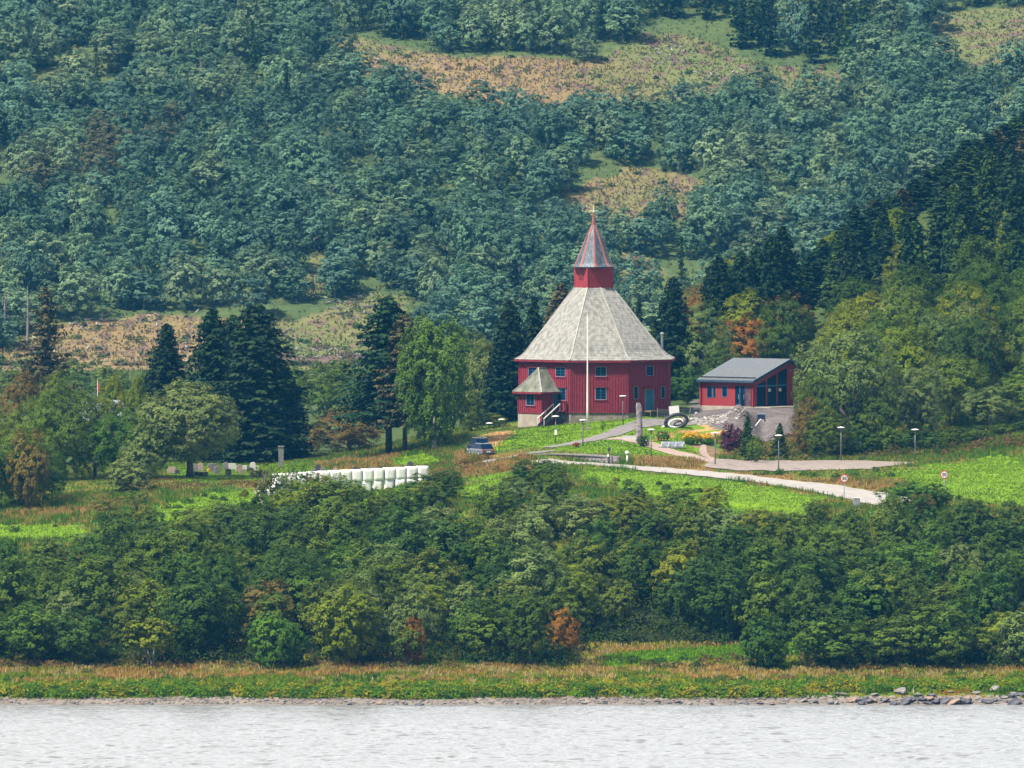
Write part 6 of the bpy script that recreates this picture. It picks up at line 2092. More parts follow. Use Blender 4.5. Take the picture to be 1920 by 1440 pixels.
for (px_, Y_, mname, lab) in [(391, 965, 'gold', 'yellow-orange grave flowers before the back row'), (646, 950, 'gold', 'tall yellow flowers behind the white bales'), (652, 950.5, 'gold', 'second clump of yellow flowers behind the white bales'), (683, 949, 'gold', 'yellow flowers right of the dark graves behind the bales'), (681, 951, 'orange', 'orange flowers above the yellow ones behind the bales'), (470, 967, 'purple', 'dark red grave flowers at the right of the lawn'), (760, 948, 'purple', 'pink-purple grave flowers above the right end of the bales')]:
    tree('bush', px_, Y_, 0, 11 if px_ > 400 else 8, mname, lab, name='grave_flowers', cat='flowers', hz=.8 if px_ > 640 else .5)
Y_ = 975; x_ = X(527, Y_); z_ = Gf(x_, Y_)
o = empty('gate_pillar', (x_, Y_, z_), 'square grey stone pillar at the right foot of the great spruces', 'pillar')
MB().box((0, 0, 1.2), (.62, .62, 2.6)).build('shaft', m_gs[0], o, bevel=.02); MB().box((0, 0, 2.55), (.78, .78, .14)).build('cap', m_gs[0], o, bevel=.02)

# ------------------------------------------------------------------ things between church and hall
def base(name, px_, Y_, lab, cat, rz=0.0, group=None):
    x_ = X(px_, Y_); return empty(name, (x_, Y_, Gf(x_, Y_)), lab, cat, group, rz)
# large tilted black ring with white sheeting inside
o = base('tilted_ring', 1268, 983, 'large tilted black ring with white sheeting inside beside the church', 'ring')
def ring_mesh(R1, r_, tilt, n=48, m_=10, squash=.62):
    mb = MB(); vs, fs = [], []
    for i in range(n):
        a = 6.2832 * i / n
        c = Vector((R1 * math.cos(a), 0, R1 * squash * math.sin(a)))
        e = Vector((math.cos(a), 0, math.sin(a)))
        for k in range(m_):
            b_ = 6.2832 * k / m_
            vs.append(c + e * (r_ * math.cos(b_)) + Vector((0, r_ * 1.6 * math.sin(b_), 0)))
    for i in range(n):
        for k in range(m_): fs.append((i * m_ + k, i * m_ + (k + 1) % m_, ((i + 1) % n) * m_ + (k + 1) % m_, ((i + 1) % n) * m_ + k))
    M_ = Matrix.Rotation(R(-14), 4, 'Y')
    mb.add([M_ @ v for v in vs], fs)
    return mb
q = ring_mesh(1.34, .21, 0).build('ring', m_black, o, True); q.location = (0, 0, .78)
q = ring_mesh(.86, .13, 0, squash=.55).build('sheeting', m_white, o, True); q.location = (-.05, -.14, .56)
q = ring_mesh(.52, .10, 0, squash=.42).build('inner_ring', m_black, o, True); q.location = (.25, -.22, .52)
mb = MB(); mb.tube([(-1.75, -.2, .10), (-1.45, -.2, .13)], [.13, .16], 8); mb.build('end_roll', m_white, o, True)
o = base('display_board', 1264, 990, 'white square board leaning on the net fence by the church', 'board', rz=.1)
MB().box((0, 0, 1.35), (1.25, .05, 1.15), ry=R(-6)).build('panel', m_white, o)
for sx in (-.5, .5): MB().tube([(sx, .05, -.2), (sx, .05, .9)], [.03, .03], 6).build('leg', m_steel, o)
o = base('net_fence', 1278, 992, 'thin wire net fence between church and hall', 'fence')
pos_ = [(-3.0, 0), (-1.2, .2), (.8, .3), (2.4, .5)]
for k, (a, b_) in enumerate(pos_): MB().tube([(a, b_, -.2), (a + (.35 if k == 2 else 0), b_, 1.5)], [.035, .03], 6).build('post', m_steel, o)
mb = MB()
for k in range(3):
    p_, q_ = pos_[k], pos_[k + 1]
    for h_ in (.1, .5, .9, 1.3): mb.beam((p_[0], p_[1], h_), (q_[0], q_[1], h_), .012, .012)
    for s in np.linspace(0, 1, 9)[1:-1]:
        xx_ = p_[0] + (q_[0] - p_[0]) * s; yy2 = p_[1] + (q_[1] - p_[1]) * s
        mb.beam((xx_, yy2, .1), (xx_, yy2, 1.3), .01, .01)
mb.build('wire_net', m_steel, o)
for k, (px_, Y_, s, mm, lab) in enumerate([(1284, 989, .38, m_gs[2], 'pinkish boulder right of the white board'), (1289, 989.5, .32, m_gs[3], 'pale cream boulder beside the pinkish one'), (1297, 990, .24, m_gs[3], 'round white sack near the net fence'),
                                       (1307, 991, .22, m_gs[3], 'lower white bucket by the hall corner'), (1249, 987, .34, m_gs[2], 'yellowish boulder left of the black ring'), (1305.5, 992.5, .2, m_gs[3], 'upper white bucket by the hall corner')]):
    rr = np.random.default_rng(50 + k)
    mb = MB(); mb.lathe((0, 0, -.05), [(.5 * s, 0), (1.0 * s, .35 * s), (1.05 * s, .9 * s), (.7 * s, 1.5 * s), (.2 * s, 1.75 * s)], 9)
    mb.v = [(x_ * (1 + rr.uniform(-.12, .12)), y_ * (1 + rr.uniform(-.12, .12)), z_ * (1 + rr.uniform(-.08, .08))) for x_, y_, z_ in mb.v]
    q = mb.build('boulder' if 'boulder' in lab else ('bucket' if 'bucket' in lab else 'sack'), mm); x_ = X(px_, Y_); q.location = (x_, Y_, Gf(x_, Y_) + (.5 if k in (0, 1, 2) else (.9 if k == 5 else .3)) - .3)
    tag(q, lab, 'boulder' if 'boulder' in lab else ('bucket' if 'bucket' in lab else 'sack'))
# grey low frames on a slab
o = base('trestle_rack', 1258, 957, 'low grey metal rack with slanting bars on a slab before the yellow shrubs', 'rack')
MB().box((0, 0, .10), (3.0, 1.2, .16)).build('slab', m_gs[0], o)
MB().box((.2, .3, .52), (2.6, .9, .04), rx=R(38)).build('panel', mat_noise('slate_blue_metal', (.16, .18, .22), (.25, .28, .33), 3, .4), o)
for k in range(4):
    xx_ = -1.25 + k * .85
    mb = MB(); mb.beam((xx_, -.45, .15), (xx_ + .25, .1, .75), .06, .06); mb.beam((xx_ + .5, -.45, .15), (xx_ + .25, .1, .75), .06, .06); mb.build('trestle', m_steel, o)
MB().beam((-1.2, .12, .78), (1.7, .12, .78), .06, .06).build('top_rail', m_steel, o)
# small dark trailer on the mound
o = base('tipping_trailer', 1427, 973, 'small dark blue trailer with its shaft resting on the gravel mound', 'trailer')
z_a = zrow(786, 973) - o.location.z
MB().box((0, 0, z_a + .35), (.95, .8, .62), rx=.1).build('box_body', mat_noise('navy_paint', (.02, .035, .07), (.035, .05, .1), 3, .4), o, bevel=.03)
for sx in (-.45, .45): MB().tube([(sx - .06, 0, z_a - .05), (sx + .06, 0, z_a - .05)], [.26, .26], 14).build('wheel', m_black, o)
MB().beam((0, -.3, z_a + .05), (-.75, -1.9, z_a - .75), .08, .08).build('shaft', m_white, o)
# flue behind the church's right shoulder
mb = MB(); Yc_ = 1009; 
p0 = P(1241.5, 655, Yc_) - church.location; p1 = P(1241.5, 627, Yc_) - church.location
mb.tube([p0 - Vector((0, 0, 2.5)), p1], [.16, .16], 10); mb.lathe(p1, [(.1, -.02), (.26, 0), (.26, .14), (.05, .3)], 10)
mb.build('flue_pipe', m_steel, church)

# ------------------------------------------------------------------ far things on the left: house, flagpole, power poles
Yh = 1120; xh = X(168, Yh); zh = zrow(815, Yh)
o = empty('white_house', (xh, Yh, zh), 'white house with grey roof mostly hidden behind the left grove', 'house', rz=R(25))
MB().box((0, 0, 0), (9, 7, 5)).build('wall', m_white, o)
mb = MB(); zr_ = 2.5
mb.add([(-4.9, -4, zr_ - .3), (4.9, -4, zr_ - .3), (4.9, 0, zr_ + 2.3), (-4.9, 0, zr_ + 2.3), (4.9, 4, zr_ - .3), (-4.9, 4, zr_ - .3)], [(0, 1, 2, 3), (3, 2, 4, 5)])
mb.add([(-4.5, -3.5, zr_), (-4.5, 3.5, zr_), (-4.5, 0, zr_ + 2.1)], [(0, 1, 2)]); mb.add([(4.5, -3.5, zr_), (4.5, 3.5, zr_), (4.5, 0, zr_ + 2.1)], [(0, 2, 1)])
rf_ = mb.build('roof', mat_noise('grey_tiles', (.25, .28, .33), (.35, .38, .43), 3, .6), o)
MB().box((.5, 0, zr_ + 2.6), (1.0, .8, 1.3)).build('chimney', mat_noise('blue_grey_brick', (.03, .06, .10), (.06, .10, .15), 3, .8), rf_)
for k in (-2.5, 0, 2.5): MB().box((k, -3.53, 1.0), (1.1, .08, 1.3)).build('window', m_glass, o)
o = empty('flagpole', (X(183, 1110), 1110, Gf(X(183, 1110), 1110)), 'slim white flagpole with pennant beside the hidden white house', 'flagpole')
hh = zrow(712, 1110) - o.location.z
MB().tube([(0, 0, -.2), (0, 0, hh)], [.08, .04], 8).build('pole', m_white, o)
MB().add([(0, 0, hh - .1), (.3, 0, hh - .9), (.1, 0, hh - 1.8), (0, 0, hh - 2.2), (0, .03, hh - .1), (.3, .03, hh - .9), (.1, .03, hh - 1.8), (0, .03, hh - 2.2)], [(0, 1, 2, 3), (7, 6, 5, 4), (0, 4, 5, 1), (1, 5, 6, 2)]).build('pennant', m_signred, o)
o = empty('power_pole', (X(650, 1160), 1160, Gf(X(650, 1160), 1160)), 'pale twin wooden power pole with crossarm in the valley', 'power pole')
hh = zrow(753, 1160) - o.location.z
for sx in (-.45, .45): MB().tube([(sx, 0, -.3), (sx, 0, hh + .3)], [.13, .10], 8).build('pole', m_barkw, o)
MB().box((0, 0, hh), (1.7, .12, .14)).build('crossarm', m_barkw, o)
for sx in (-.75, 0, .75): MB().lathe((sx, 0, hh + .07), [(.04, 0), (.08, .05), (.08, .2), (.03, .25)], 8).build('insulator', m_white, o)
mb = MB()
for sx in (-.75, 0, .75):
    a = Vector((X(650, 1160) + sx, 1160, o.location.z + hh + .3)); b_ = Vector((X(560, 1160) + sx, 1190, zrow(764, 1190))); c_2 = Vector((X(760, 1160) + sx, 1140, zrow(748, 1140)))
    for (p_, q_) in ((a, b_), (a, c_2)):
        pr_ = None
        for s in np.linspace(0, 1, 13):
            v = p_.lerp(q_, s) - Vector((0, 0, .5 * 4 * s * (1 - s)))
            if pr_ is not None: mb.beam(pr_, v, .02, .02)
            pr_ = v
o2 = mb.build('power_line', m_steel); tag(o2, 'thin sagging power lines running past the twin pole', 'power line')
# ------------------------------------------------------------------ ground cover
def tufts(name, x, y, h, col, mat, label, blades=4, width=.10, lean=.35, seed=1, kind='stuff', cat='grass', lift=0.0):
    rg = np.random.default_rng(seed)
    n = len(x); z = G(x, y) - .03 + lift
    X_ = np.repeat(x, blades); Y_ = np.repeat(y, blades); Z_ = np.repeat(z, blades); H_ = np.repeat(h, blades) * rg.uniform(.55, 1.15, n * blades)
    a = rg.uniform(0, 6.283, n * blades); off = rg.uniform(0, .16, n * blades) * (0.5 + H_)
    bx, by = X_ + np.cos(a) * off, Y_ + np.sin(a) * off
    w = width * (.6 + .8 * rg.random(n * blades))
    a2 = a + 1.57 + rg.normal(size=n * blades) * .5
    dx, dy = np.cos(a2) * w / 2, np.sin(a2) * w / 2
    tx, ty = bx + np.cos(a) * H_ * lean * rg.random(n * blades), by + np.sin(a) * H_ * lean * rg.random(n * blades)
    v = np.stack([np.stack([bx - dx, by - dy, Z_], 1), np.stack([bx + dx, by + dy, Z_], 1), np.stack([tx + dx * .35, ty + dy * .35, Z_ + H_], 1), np.stack([tx - dx * .35, ty - dy * .35, Z_ + H_ * .96], 1)], 1).reshape(-1, 3)
    f = np.arange(4 * n * blades).reshape(-1, 4)
    c = np.repeat(col, blades, axis=0) * rg.uniform(.72, 1.28, (n * blades, 1))
    me = np_mesh(name, v, f, colattr=c)
    o = link(name, me, None, [mat])
    return tag(o, label, cat, kind=kind)

m_grass = mat_attr('grass_blades', rough=.7, transl=.35, spec=.03)
rg = np.random.default_rng(77)
A_ = lambda *c: np.array(c)
SHEETS = []
for o in list(bpy.data.objects):
    if o.type == 'MESH' and o.get('kind') == 'structure' and o.name.split('.')[0] in ('road', 'car_park', 'footpath', 'driveway'):
        me = o.data; co = np.empty(len(me.vertices) * 3); me.vertices.foreach_get('co', co); co = co.reshape(-1, 3)
        SHEETS.append(co[:, :2])
occ = set()
for co in SHEETS:
    # fill by cells of .4 m
    for a in range(-1, 2):
        for b_ in range(-1, 2):
            occ.update(map(tuple, np.floor((co + np.array([a * .25, b_ * .25])) / .5).astype(int)))
def free(x, y):
    k = np.floor(np.stack([x, y], 1) / .5).astype(int)
    return np.array([tuple(q) not in occ for q in k])

# the shore meadow: dry orange grass above, rank green weeds on the bank
n = 42000
x = rg.uniform(-72, 72, n); y = 802.2 + (rg.random(n) ** .9) * 33
z = G(x, y); px, pr = pixv(x, y, z)
k = (px > -60) & (px < 1980)
k &= ~((y > 823) & ((px < 1060) | (px > 1540)) & (rg.random(n) < .5))
x, y, px, pr = x[k], y[k], px[k], pr[k]
n1 = fbm(x / 5, y / 2.2, 3); n2 = fbm(x / 1.4 + 7, y / 1.1, 2); n3 = fbm(x / 14 + 3, y / 6, 2)
bank = np.clip((1292 + 10 * (n3 - .5) * 4 - pr) / 30, 0, 1)[:, None]      # 0 on the bank, 1 on the upper meadow
bright = inpoly(px + 12 * (n1 - .5), pr + 5 * (n2 - .5), MEADOW_BRIGHT[0])
green = A_(.16, .25, .016); yel = A_(.36, .36, .026); org = A_(.43, .28, .085); tan = A_(.42, .34, .13); lush = A_(.09, .18, .014)
cb = np.where((n1 > .60)[:, None], lush, np.where((n2 > .5)[:, None], yel, green))
cb = np.where(((n1 < .40) & (px > 700) & (pr > 1296))[:, None], A_(.36, .20, .03), cb)
cu = np.where((n1 > .54)[:, None], org, np.where((n2 > .52)[:, None], tan, yel * .8))
cu = np.where((n3 > .62)[:, None], green, cu)
t_ = np.clip(bank[:, 0] + (n2 - .5) * 1.1, 0, 1)
col = np.where((t_ < .5)[:, None], cb, cu)
col = np.where(bright[:, None], np.where((n2 > .5)[:, None], A_(.18, .34, .016), A_(.13, .27, .014)), col)
col = np.where((rg.random(len(x)) < .012)[:, None] & (bank < .8), A_(.62, .60, .30), col)
h = np.where(t_ < .5, .30 + .35 * n1, .35 + .35 * n2)
h = np.where(bright, .38, h)
h = np.where(y < 804, h * .5, h)
tufts('meadow_grass', x, y, h, col, m_grass, 'tall orange and green meadow grass along the shore', 5, .13, .4, 3)
# rank weeds as leafy mounds on the bank
def leafy(name, px0, px1, rows, n, hmin, hmax, cols, label, seed, lsz=.16, cat='weeds', nl=110, spread=.6, Yf=None):
    rg = np.random.default_rng(seed)
    C, Nn, CC_ = [], [], []
    for _ in range(n):
        px_ = rg.uniform(px0, px1); Y_ = Yf(px_, rg)
        x_ = X(px_, Y_); z_ = Gf(x_, Y_)
        if not all(free(np.array([x_ + q for q in (-1, 0, 1, 0, 0)]), np.array([Y_ + q for q in (0, -1, 0, 1, 0)]))): continue
        h_ = rg.uniform(hmin, hmax); w_ = h_ * rg.uniform(1.2, 2.6)
        d = rand_unit(nl, rg); d[:, 2] = np.abs(d[:, 2])
        r_ = rg.uniform(.6, 1.0, nl)[:, None]
        p = d * r_ * np.array([w_ / 2 * 1.2, w_ / 2, h_]) + np.array([x_, Y_, z_ - .05])
        c = cols[int(rg.random() * len(cols))]
        C.append(p); Nn.append(norm(d + np.array([0, 0, .4]) + rg.normal(size=(nl, 3)) * .35)); CC_.append(np.tile(c, (nl, 1)) * rg.uniform(.7, 1.3, (nl, 1)))
    C, Nn, CC_ = np.concatenate(C), np.concatenate(Nn), np.concatenate(CC_)
    v, f = leaf_quads(C, Nn, lsz * rg.uniform(.7, 1.4, len(C)), rg, 1.6)
    me = np_mesh(name, v, f, colattr=CC_)
    o = link(name, me, None, [m_grass]); tag(o, label, cat, kind='stuff')
    return o
def bankY(px_, rg_):
    return 803.0 + 5 * rg_.random() ** 1.3 + (2 if px_ > 1500 else 0)
leafy('bank_weeds', -60, 1980, None, 1150, .4, 1.15, [A_(.055, .13, .010), A_(.09, .20, .012), A_(.19, .25, .016), A_(.28, .25, .02), A_(.12, .23, .012)], 'rank green and yellow weeds on the shore bank', 91, Yf=bankY)
def upY(px_, rg_):
    return 809 + 13 * rg_.random()
leafy('meadow_weeds', -60, 1980, None, 260, .3, .8, [A_(.05, .10, .016), A_(.10, .13, .018), A_(.22, .13, .05), A_(.11, .16, .02)], 'scattered low herbs in the shore meadow', 92, Yf=upY)
def wedge(px_, rg_):
    return 819.5 + rg_.random() * 7
leafy('wood_edge_weeds', -60, 1980, None, 210, .5, 1.3, [A_(.035, .07, .014), A_(.06, .09, .018), A_(.10, .11, .02), A_(.16, .11, .04)], 'bramble and tall herbs at the foot of the shore wood', 93, Yf=wedge)

def under(px_, rg_):
    if 1365 < px_ < 1500: return 842.0 + rg_.random() * 8
    return (835.5 if 1085 < px_ < 1520 else 822.5) + rg_.random() ** 1.5 * 16
leafy('wood_undergrowth', -60, 1980, None, 420, .9, 2.4, [A_(.03, .06, .012), A_(.045, .085, .014), A_(.06, .08, .016), A_(.03, .055, .014)], 'dark undergrowth shrubs beneath the front of the shore wood', 97, Yf=under, nl=160, lsz=.2)
# fields and lawns round the church
n = 135000
u_ = rg.uniform(-80, 2000, n); y = rg.uniform(872, 1012, n)
x = (u_ - 960) / FOC * y
z = G(x, y); px, pr = pixv(x, y, z)
k = free(x, y)
dc = np.hypot(x - CC.x, y - CC.y)
k &= dc > 10.6
k &= ~((px > 1300) & (pr < 858) & (px < 1500) & (y > 955))
k &= ~((px > 1300) & (y > 985))
x, y, px, pr = x[k], y[k], px[k], pr[k]
n1 = fbm(x / 5, y / 5, 3); n2 = fbm(x / 1.3 + 7, y / 1.3, 2)
brt = np.zeros(len(x), bool)
for pl in FIELD_BRIGHT: brt |= inpoly(px + 10 * (n1 - .5), pr + 4 * (n2 - .5), pl)
tanp = np.zeros(len(x), bool)
for pl in TAN_PATCH: tanp |= inpoly(px, pr, pl)
mowed = brt | ((pr < 860) & (px > 880) & (px < 1400))
col = ground_colour(x, y, G(x, y)) * 1.15
dz = np.zeros(len(x), bool)
for pl in [[(1190, 845), (1340, 858), (1340, 884), (1700, 900), (1710, 930), (1640, 925), (1300, 890), (1190, 876)], [(850, 850), (1000, 846), (1000, 885), (850, 900)], [(560, 870), (760, 850), (800, 875), (560, 900)], [(0, 958), (160, 952), (160, 966), (0, 970)]]:
    dz |= inpoly(px + 12 * (n1 - .5), pr + 6 * (n2 - .5), pl)
col = np.where((~brt & dz & (n2 > .42))[:, None], A_(.30, .20, .07) * (.7 + .6 * n1[:, None]), col)
col = np.where((~brt & ~dz & (n2 > .60))[:, None], A_(.20, .19, .04) * (.7 + .6 * n1[:, None]), col)
col = np.where((~brt & ~dz & (n2 < .46))[:, None], A_(.075, .16, .014), col)
col = np.where((brt & (n2 > .55))[:, None], A_(.14, .22, .014), col)
col = np.where((brt & (n1 > .60))[:, None], A_(.085, .15, .012), col)
redz = (px > 200 + 60 * n1) & (px < 540 + 50 * n2) & (pr > 894 + 8 * n2) & (pr < 914 + 10 * n1) & ~brt
col = np.where((redz & (n1 > .45))[:, None], A_(.15, .085, .035), col)
col = np.where(tanp[:, None], A_(.45, .27, .13), col)
h = np.where(mowed, .12 + .08 * n2, .30 + .45 * n1)
h = np.where((px > 1300) & (y > 912) & (y < 932) & ~mowed, h * .4, h)
h = np.where((px < 620) & (y > 928) & ~mowed, h * .35, h)
col = col * 1.1
col = np.clip(col, 0.004, .8)
tufts('field_grass', x, y, h, col, m_grass, 'short bright lawn and rough dry grass round the church and fields', 3, .09, .4, 5)
def midY(px_, rg_):
    return rg_.uniform(891, 930) if px_ < 560 else (rg_.uniform(906, 925) if px_ > 1350 else rg_.uniform(890, 912))
leafy('field_herbs', -60, 1700, None, 200, .3, .8, [A_(.05, .10, .016), A_(.08, .14, .018), A_(.14, .16, .03)], 'taller herbs and docks along the field edges', 94, Yf=midY)
# tall dry weeds behind the wood edge and at the birch
def cutY(px_, rg_):
    return rg_.uniform(934, 952)
leafy('dry_bank_herbs', 800, 1000, None, 90, .4, .9, [A_(.25, .14, .05), A_(.16, .08, .05), A_(.12, .13, .02), A_(.2, .18, .04)], 'dry yellow-brown herbs on the bank below the parked cars', 95, Yf=cutY)
leafy('bank_shrubbery', 1340, 1930, None, 150, .5, 1.5, [A_(.04, .075, .016), A_(.08, .10, .02), A_(.14, .15, .02), A_(.18, .11, .04)], 'low mixed scrub on the bank behind the car park', 96, Yf=lambda p_, r_: r_.uniform(952, 959))
leafy('mound_weeds', 1335, 1510, None, 240, .3, 1.0, [A_(.05, .09, .016), A_(.12, .13, .02), A_(.24, .14, .05), A_(.20, .18, .04)], 'weeds and dry stems at the foot of the gravel mound', 99, Yf=lambda p_, r_: r_.uniform(949, 972))
leafy('car_side_herbs', 872, 925, None, 46, .5, 1.1, [A_(.25, .15, .05), A_(.12, .13, .02), A_(.22, .19, .04)], 'tall dry herbs in front of the parked cars', 101, Yf=lambda p_, r_: r_.uniform(947, 951.5))
# clearings on the hill: low bushes, stumps and brash
n = 20000
hx = []; hy = []
xx2 = rg.uniform(-125, 125, n * 4); yy2_ = rg.uniform(1402, 1720, n * 4)
zz2 = G(xx2, yy2_); p2, r2 = pixv(xx2, yy2_, zz2)
m_ = np.zeros(len(xx2), bool)
for pl in HILL_CLEAR: m_ |= inpoly(p2, r2, pl)
xx2, yy2_, p2, r2 = xx2[m_][:n], yy2_[m_][:n], p2[m_][:n], r2[m_][:n]
n1 = fbm(xx2 / 3, yy2_ / 3, 2)
col = ground_colour(xx2, yy2_, G(xx2, yy2_))
col = col * 1.15
tufts('clearing_grass', xx2, yy2_, .18 + .3 * n1, np.clip(col, .004, .8), m_grass, 'tussocky tawny grass in the clearings of the far hillside', 4, .22, .6, 8)
xx3 = rg.uniform(-125, 125, 26000); yy3_ = rg.uniform(1320, 1700, 26000)
n1 = fbm(xx3 / 5, yy3_ / 5, 2)[:, None]
tufts('hillside_grass', xx3, yy3_, .25 + .5 * n1[:, 0], A_(.10, .15, .04) * (1 - n1) + A_(.19, .20, .06) * n1, m_grass, 'rough olive grass between the trees of the far hillside', 4, .22, .6, 18)
def clearY(px_, rg_):
    for pl in (HILL_CLEAR[int(rg_.integers(0, 4))],) * 1:
        for _ in range(60):
            Y_ = rg_.uniform(1402, 1725); q_ = pix(X(px_, Y_), Y_, Gf(X(px_, Y_), Y_))
            if inpoly([q_[0]], [q_[1]], pl)[0]: return Y_
    return 1395.0
leafy('clearing_scrub', -60, 1980, None, 520, .4, 1.5, [A_(.05, .10, .03), A_(.08, .12, .035), A_(.12, .13, .05), A_(.06, .08, .045), A_(.16, .12, .06)], 'low birch scrub and heather in the hillside clearings', 98, lsz=.3, nl=46, Yf=clearY)
# brash and pale dead logs in the clearings (each log a few pixels): one litter
mb = MB(); rl = random.Random(8)
spots = []
for (x0, y0, x1_, y1_, n_) in [(120, 596, 300, 622, 60), (0, 640, 140, 672, 20), (280, 590, 560, 640, 40), (600, 560, 700, 600, 50), (1200, 80, 1290, 130, 46), (1280, 130, 1480, 165, 50), (690, 110, 820, 150, 26), (840, 150, 980, 170, 14), (160, 640, 420, 700, 40), (540, 655, 700, 676, 40), (1090, 360, 1260, 420, 14)]:
    for _ in range(n_):
        px_, r_ = rl.uniform(x0, x1_), rl.uniform(y0, y1_)
        # walk out along the ray until the land is met
        for Y_ in range(1400, 1740, 3):
            if zrow(r_, Y_) < Gf(X(px_, Y_), Y_):
                spots.append((X(px_, Y_), Y_)); break
for (x_, y_) in spots:
    z_ = Gf(x_, y_); a = rl.uniform(0, 3.14); l = rl.uniform(.4, 1.7)
    mb.beam((x_ - math.cos(a) * l / 2, y_ - math.sin(a) * l / 2, z_ + .1), (x_ + math.cos(a) * l / 2, y_ + math.sin(a) * l / 2, z_ + .2 + rl.uniform(0, .5)), .16, .14, mi=rl.randint(0, 2))
o = mb.build('felled_brash', [m_barkw, m_barkg, mat_noise('dead_wood_dark', (.06, .05, .06), (.12, .1, .1), 3, .9)])
tag(o, 'pale and grey felled branches littering the hillside clearings', 'brash', kind='stuff')

# ------------------------------------------------------------------ stones of the shore
def rock_mesh(seed, fl=.6):
    rr = np.random.default_rng(seed)
    import bmesh
    bm = bmesh.new(); bmesh.ops.create_icosphere(bm, subdivisions=2, radius=.5)
    off = rr.random(3) * 20
    cuts = [rand_unit(1, rr)[0] for _ in range(6)]
    for v in bm.verts:
        p = np.array(v.co)
        for c in cuts:
            d = p.dot(c) - .28
            if d > 0: p = p - c * d * .95
        p = p * (1 + .18 * (fbm(p[0] * 3 + off[0], p[1] * 3 + p[2] * 2 + off[1], 2) - .5))
        v.co = (p[0] * 1.25, p[1], p[2] * fl)
    me = bpy.data.meshes.new('rock'); bm.to_mesh(me); bm.free()
    return me
RK = [rock_mesh(k, .5 + .06 * k) for k in range(6)]
m_rk = [mat_noise('shore_rock_pale', (.11, .105, .10), (.25, .235, .225), 1.6, .85, .5), mat_noise('shore_rock_dark', (.03, .032, .045), (.11, .11, .13), 1.6, .8, .6), mat_noise('shore_rock_brown', (.14, .09, .06), (.30, .22, .17), 1.6, .85, .5)]
BO = [(1415 // 2, 1319, 26, 2), (1240, 1302, 34, 0), (1262, 1316, 36, 2), (1298, 1312, 26, 0), (1322, 1316, 22, 1)]
boulders = [(709, 1319.5, 24, 2), (760, 1321, 20, 1), (786, 1322, 26, 1), (735, 1321, 14, 0), (655, 1320, 16, 1), (1095, 1318, 20, 0), (1064, 1320, 12, 0), (1270, 1316, 24, 1), (1290, 1319, 20, 0), (1335, 1319, 16, 1), (1380, 1320, 14, 0), (1400, 1319, 20, 1), (1425, 1318, 24, 1), (1448, 1320, 20, 0), (1506, 1314, 26, 0), (1530, 1316, 20, 1), (1578, 1302, 36, 0), (1596, 1314, 38, 2), (1624, 1310, 26, 1), (1640, 1302, 30, 0), (1660, 1314, 30, 1), (1690, 1299, 46, 0), (1722, 1302, 24, 0), (1700, 1316, 40, 1), (1740, 1318, 30, 1), (1782, 1297, 22, 0), (1770, 1316, 40, 1), (1810, 1318, 44, 1), (1830, 1300, 30, 0), (1864, 1294, 38, 0), (1850, 1316, 40, 1), (1895, 1305, 36, 1), (1900, 1318, 44, 1), (1930, 1310, 40, 1), (1560, 1318, 22, 1), (1675, 1319, 26, 1), (1615, 1319, 22, 1)]
rb2 = random.Random(12)
for q_ in range(26):
    xq = rb2.uniform(1545, 1935); boulders.append((xq, rb2.uniform(1300 if xq > 1640 else 1312, 1319), rb2.uniform(20, 44), rb2.choice([1, 1, 0, 1, 2])))
for k, (px_, r_, w_, mi_) in enumerate(boulders):
    Y_ = 801.2
    for yy3 in np.arange(799.5, 815, .2):
        if zrow(r_, yy3) < Gf(X(px_, yy3), yy3) + .12: Y_ = yy3; break
    x_ = X(px_, Y_); s = w_ / ppm(Y_) * .72
    me = RK[k % 6]
    if not me.materials: me.materials.append(m_rk[0])
    o = bpy.data.objects.new('shore_boulder', me); COL.objects.link(o)
    o.material_slots[0].link = 'OBJECT'; o.material_slots[0].material = m_rk[mi_]
    o.location = (x_, Y_, max(Gf(x_, Y_), -.05) + .10 * s); o.scale = (s * .85, s * .9, s * rg.uniform(.4, .75)); o.rotation_euler = (rg.uniform(-.2, .2), rg.uniform(-.45, .1), rg.uniform(-.6, .6))
    tag(o, None, 'boulder', 'boulders along the waterline')
    zone = 'below bright rowan' if px_ < 820 else ('mid shore' if px_ < 1200 else ('left of rocky point' if px_ < 1540 else ('on left of rocky point' if px_ < 1680 else ('on rocky point' if px_ < 1800 else 'at right shore end'))))
    auto(o, px_, r_, f'{["pale grey", "dark slate", "brown"][mi_]} {"large" if w_ > 30 else ("medium" if w_ > 18 else "small")} shore boulder {zone}')
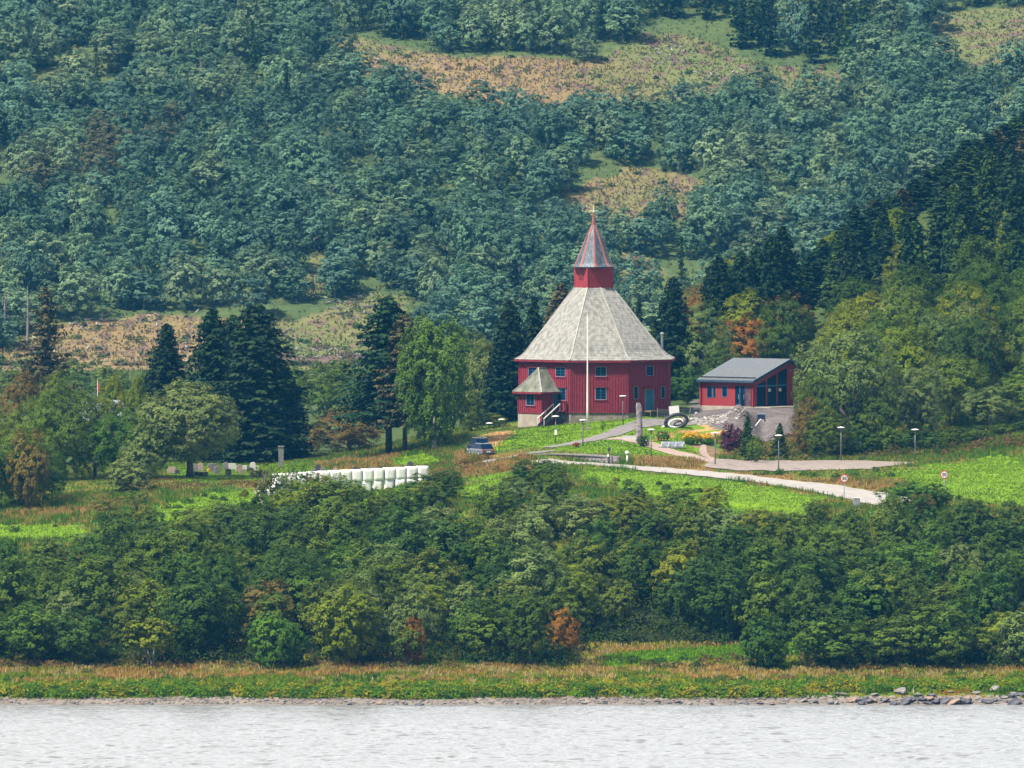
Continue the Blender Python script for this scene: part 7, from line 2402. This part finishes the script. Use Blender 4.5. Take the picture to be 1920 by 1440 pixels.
def pebbles(name, n, fx, fy, smin, smax, label, seed, mats, weights, zoff=0.0, cat='stones'):
    rr = np.random.default_rng(seed)
    base_v = []; base_f = []
    for me in RK:
        co = np.empty(len(me.vertices) * 3); me.vertices.foreach_get('co', co); base_v.append(co.reshape(-1, 3))
        base_f.append(np.array([list(p.vertices) for p in me.polygons]))
    V, F_, M_ = [], [], []; vo = 0
    for i in range(n):
        x_, y_ = fx(rr), None
        x_, y_ = fy(rr)
        k = int(rr.integers(0, 6)); s = smin + (smax - smin) * rr.random() ** 2.5
        a = rr.random() * 6.28; c_, s_ = math.cos(a), math.sin(a)
        v = base_v[k] * np.array([s, s, s * .8])
        v = np.stack([v[:, 0] * c_ - v[:, 1] * s_ + x_, v[:, 0] * s_ + v[:, 1] * c_ + y_, v[:, 2] + max(Gf(x_, y_), -.03) + .05 * s], 1)
        V.append(v); F_.append(base_f[k] + vo); vo += len(v)
        M_.append(np.full(len(base_f[k]), rr.choice(len(mats), p=weights)))
    me = np_mesh(name, np.concatenate(V), np.concatenate(F_), mat_idx=np.concatenate(M_))
    o = link(name, me, None, mats); tag(o, label, cat, kind='stuff')
def shore_pos(rr):
    px_ = rr.uniform(330, 1980) if rr.random() < .85 else rr.uniform(-60, 330)
    Y_ = 800.3 + 2.3 * rr.random()
    return X(px_, Y_), Y_
pebbles('shore_stones', 2600, lambda r: 0, shore_pos, .08, .45, 'pale grey cobbles and stones strewn along the waterline', 5, m_rk, [.70, .2, .1])
def slope_pos(rr):
    while True:
        px_ = rr.uniform(1290, 1400); Y_ = rr.uniform(972, 994)
        x_ = X(px_, Y_); p_, r_ = pix(x_, Y_, Gf(x_, Y_))
        if 766 < r_ < 797 - max(0, (px_ - 1345)) * .3 and r_ > 766: return x_, Y_
pebbles('slope_stones', 1400, lambda r: 0, slope_pos, .12, .46, 'loose grey and white rubble on the slope below the hall', 6, [mat_noise('rubble_pale', (.26, .25, .245), (.46, .44, .42), 1.6, .85, .5), m_rk[0], m_rk[2]], [.55, .3, .15], cat='rubble')
def mound_pos(rr):
    px_ = rr.uniform(1340, 1500); Y_ = rr.uniform(960, 992)
    return X(px_, Y_), Y_
pebbles('mound_gravel', 500, lambda r: 0, mound_pos, .08, .30, 'gravel and clods on the earth mound before the hall', 7, m_rk, [.5, .1, .4], cat='gravel')
finish_auto()
# ------------------------------------------------------------------ the air between
hz = MB()
hz.box((0, 1050, 120), (2600, 3100, 280))
ho = hz.build('haze', [])
hm = bpy.data.materials.new('haze_air'); hm.use_nodes = True
hn = hm.node_tree; hn.nodes.clear()
hout = hn.nodes.new('ShaderNodeOutputMaterial')
hv = hn.nodes.new('ShaderNodeVolumePrincipled')
hv.inputs['Color'].default_value = (0.07, 0.46, 1.0, 1)
hv.inputs['Density'].default_value = 0.000050
hv.inputs['Anisotropy'].default_value = 0.0
hn.links.new(hv.outputs[0], hout.inputs['Volume'])
ho.data.materials.append(hm)
tag(ho, 'thin bluish air haze over the fjord and the hillside', 'haze', kind='stuff')
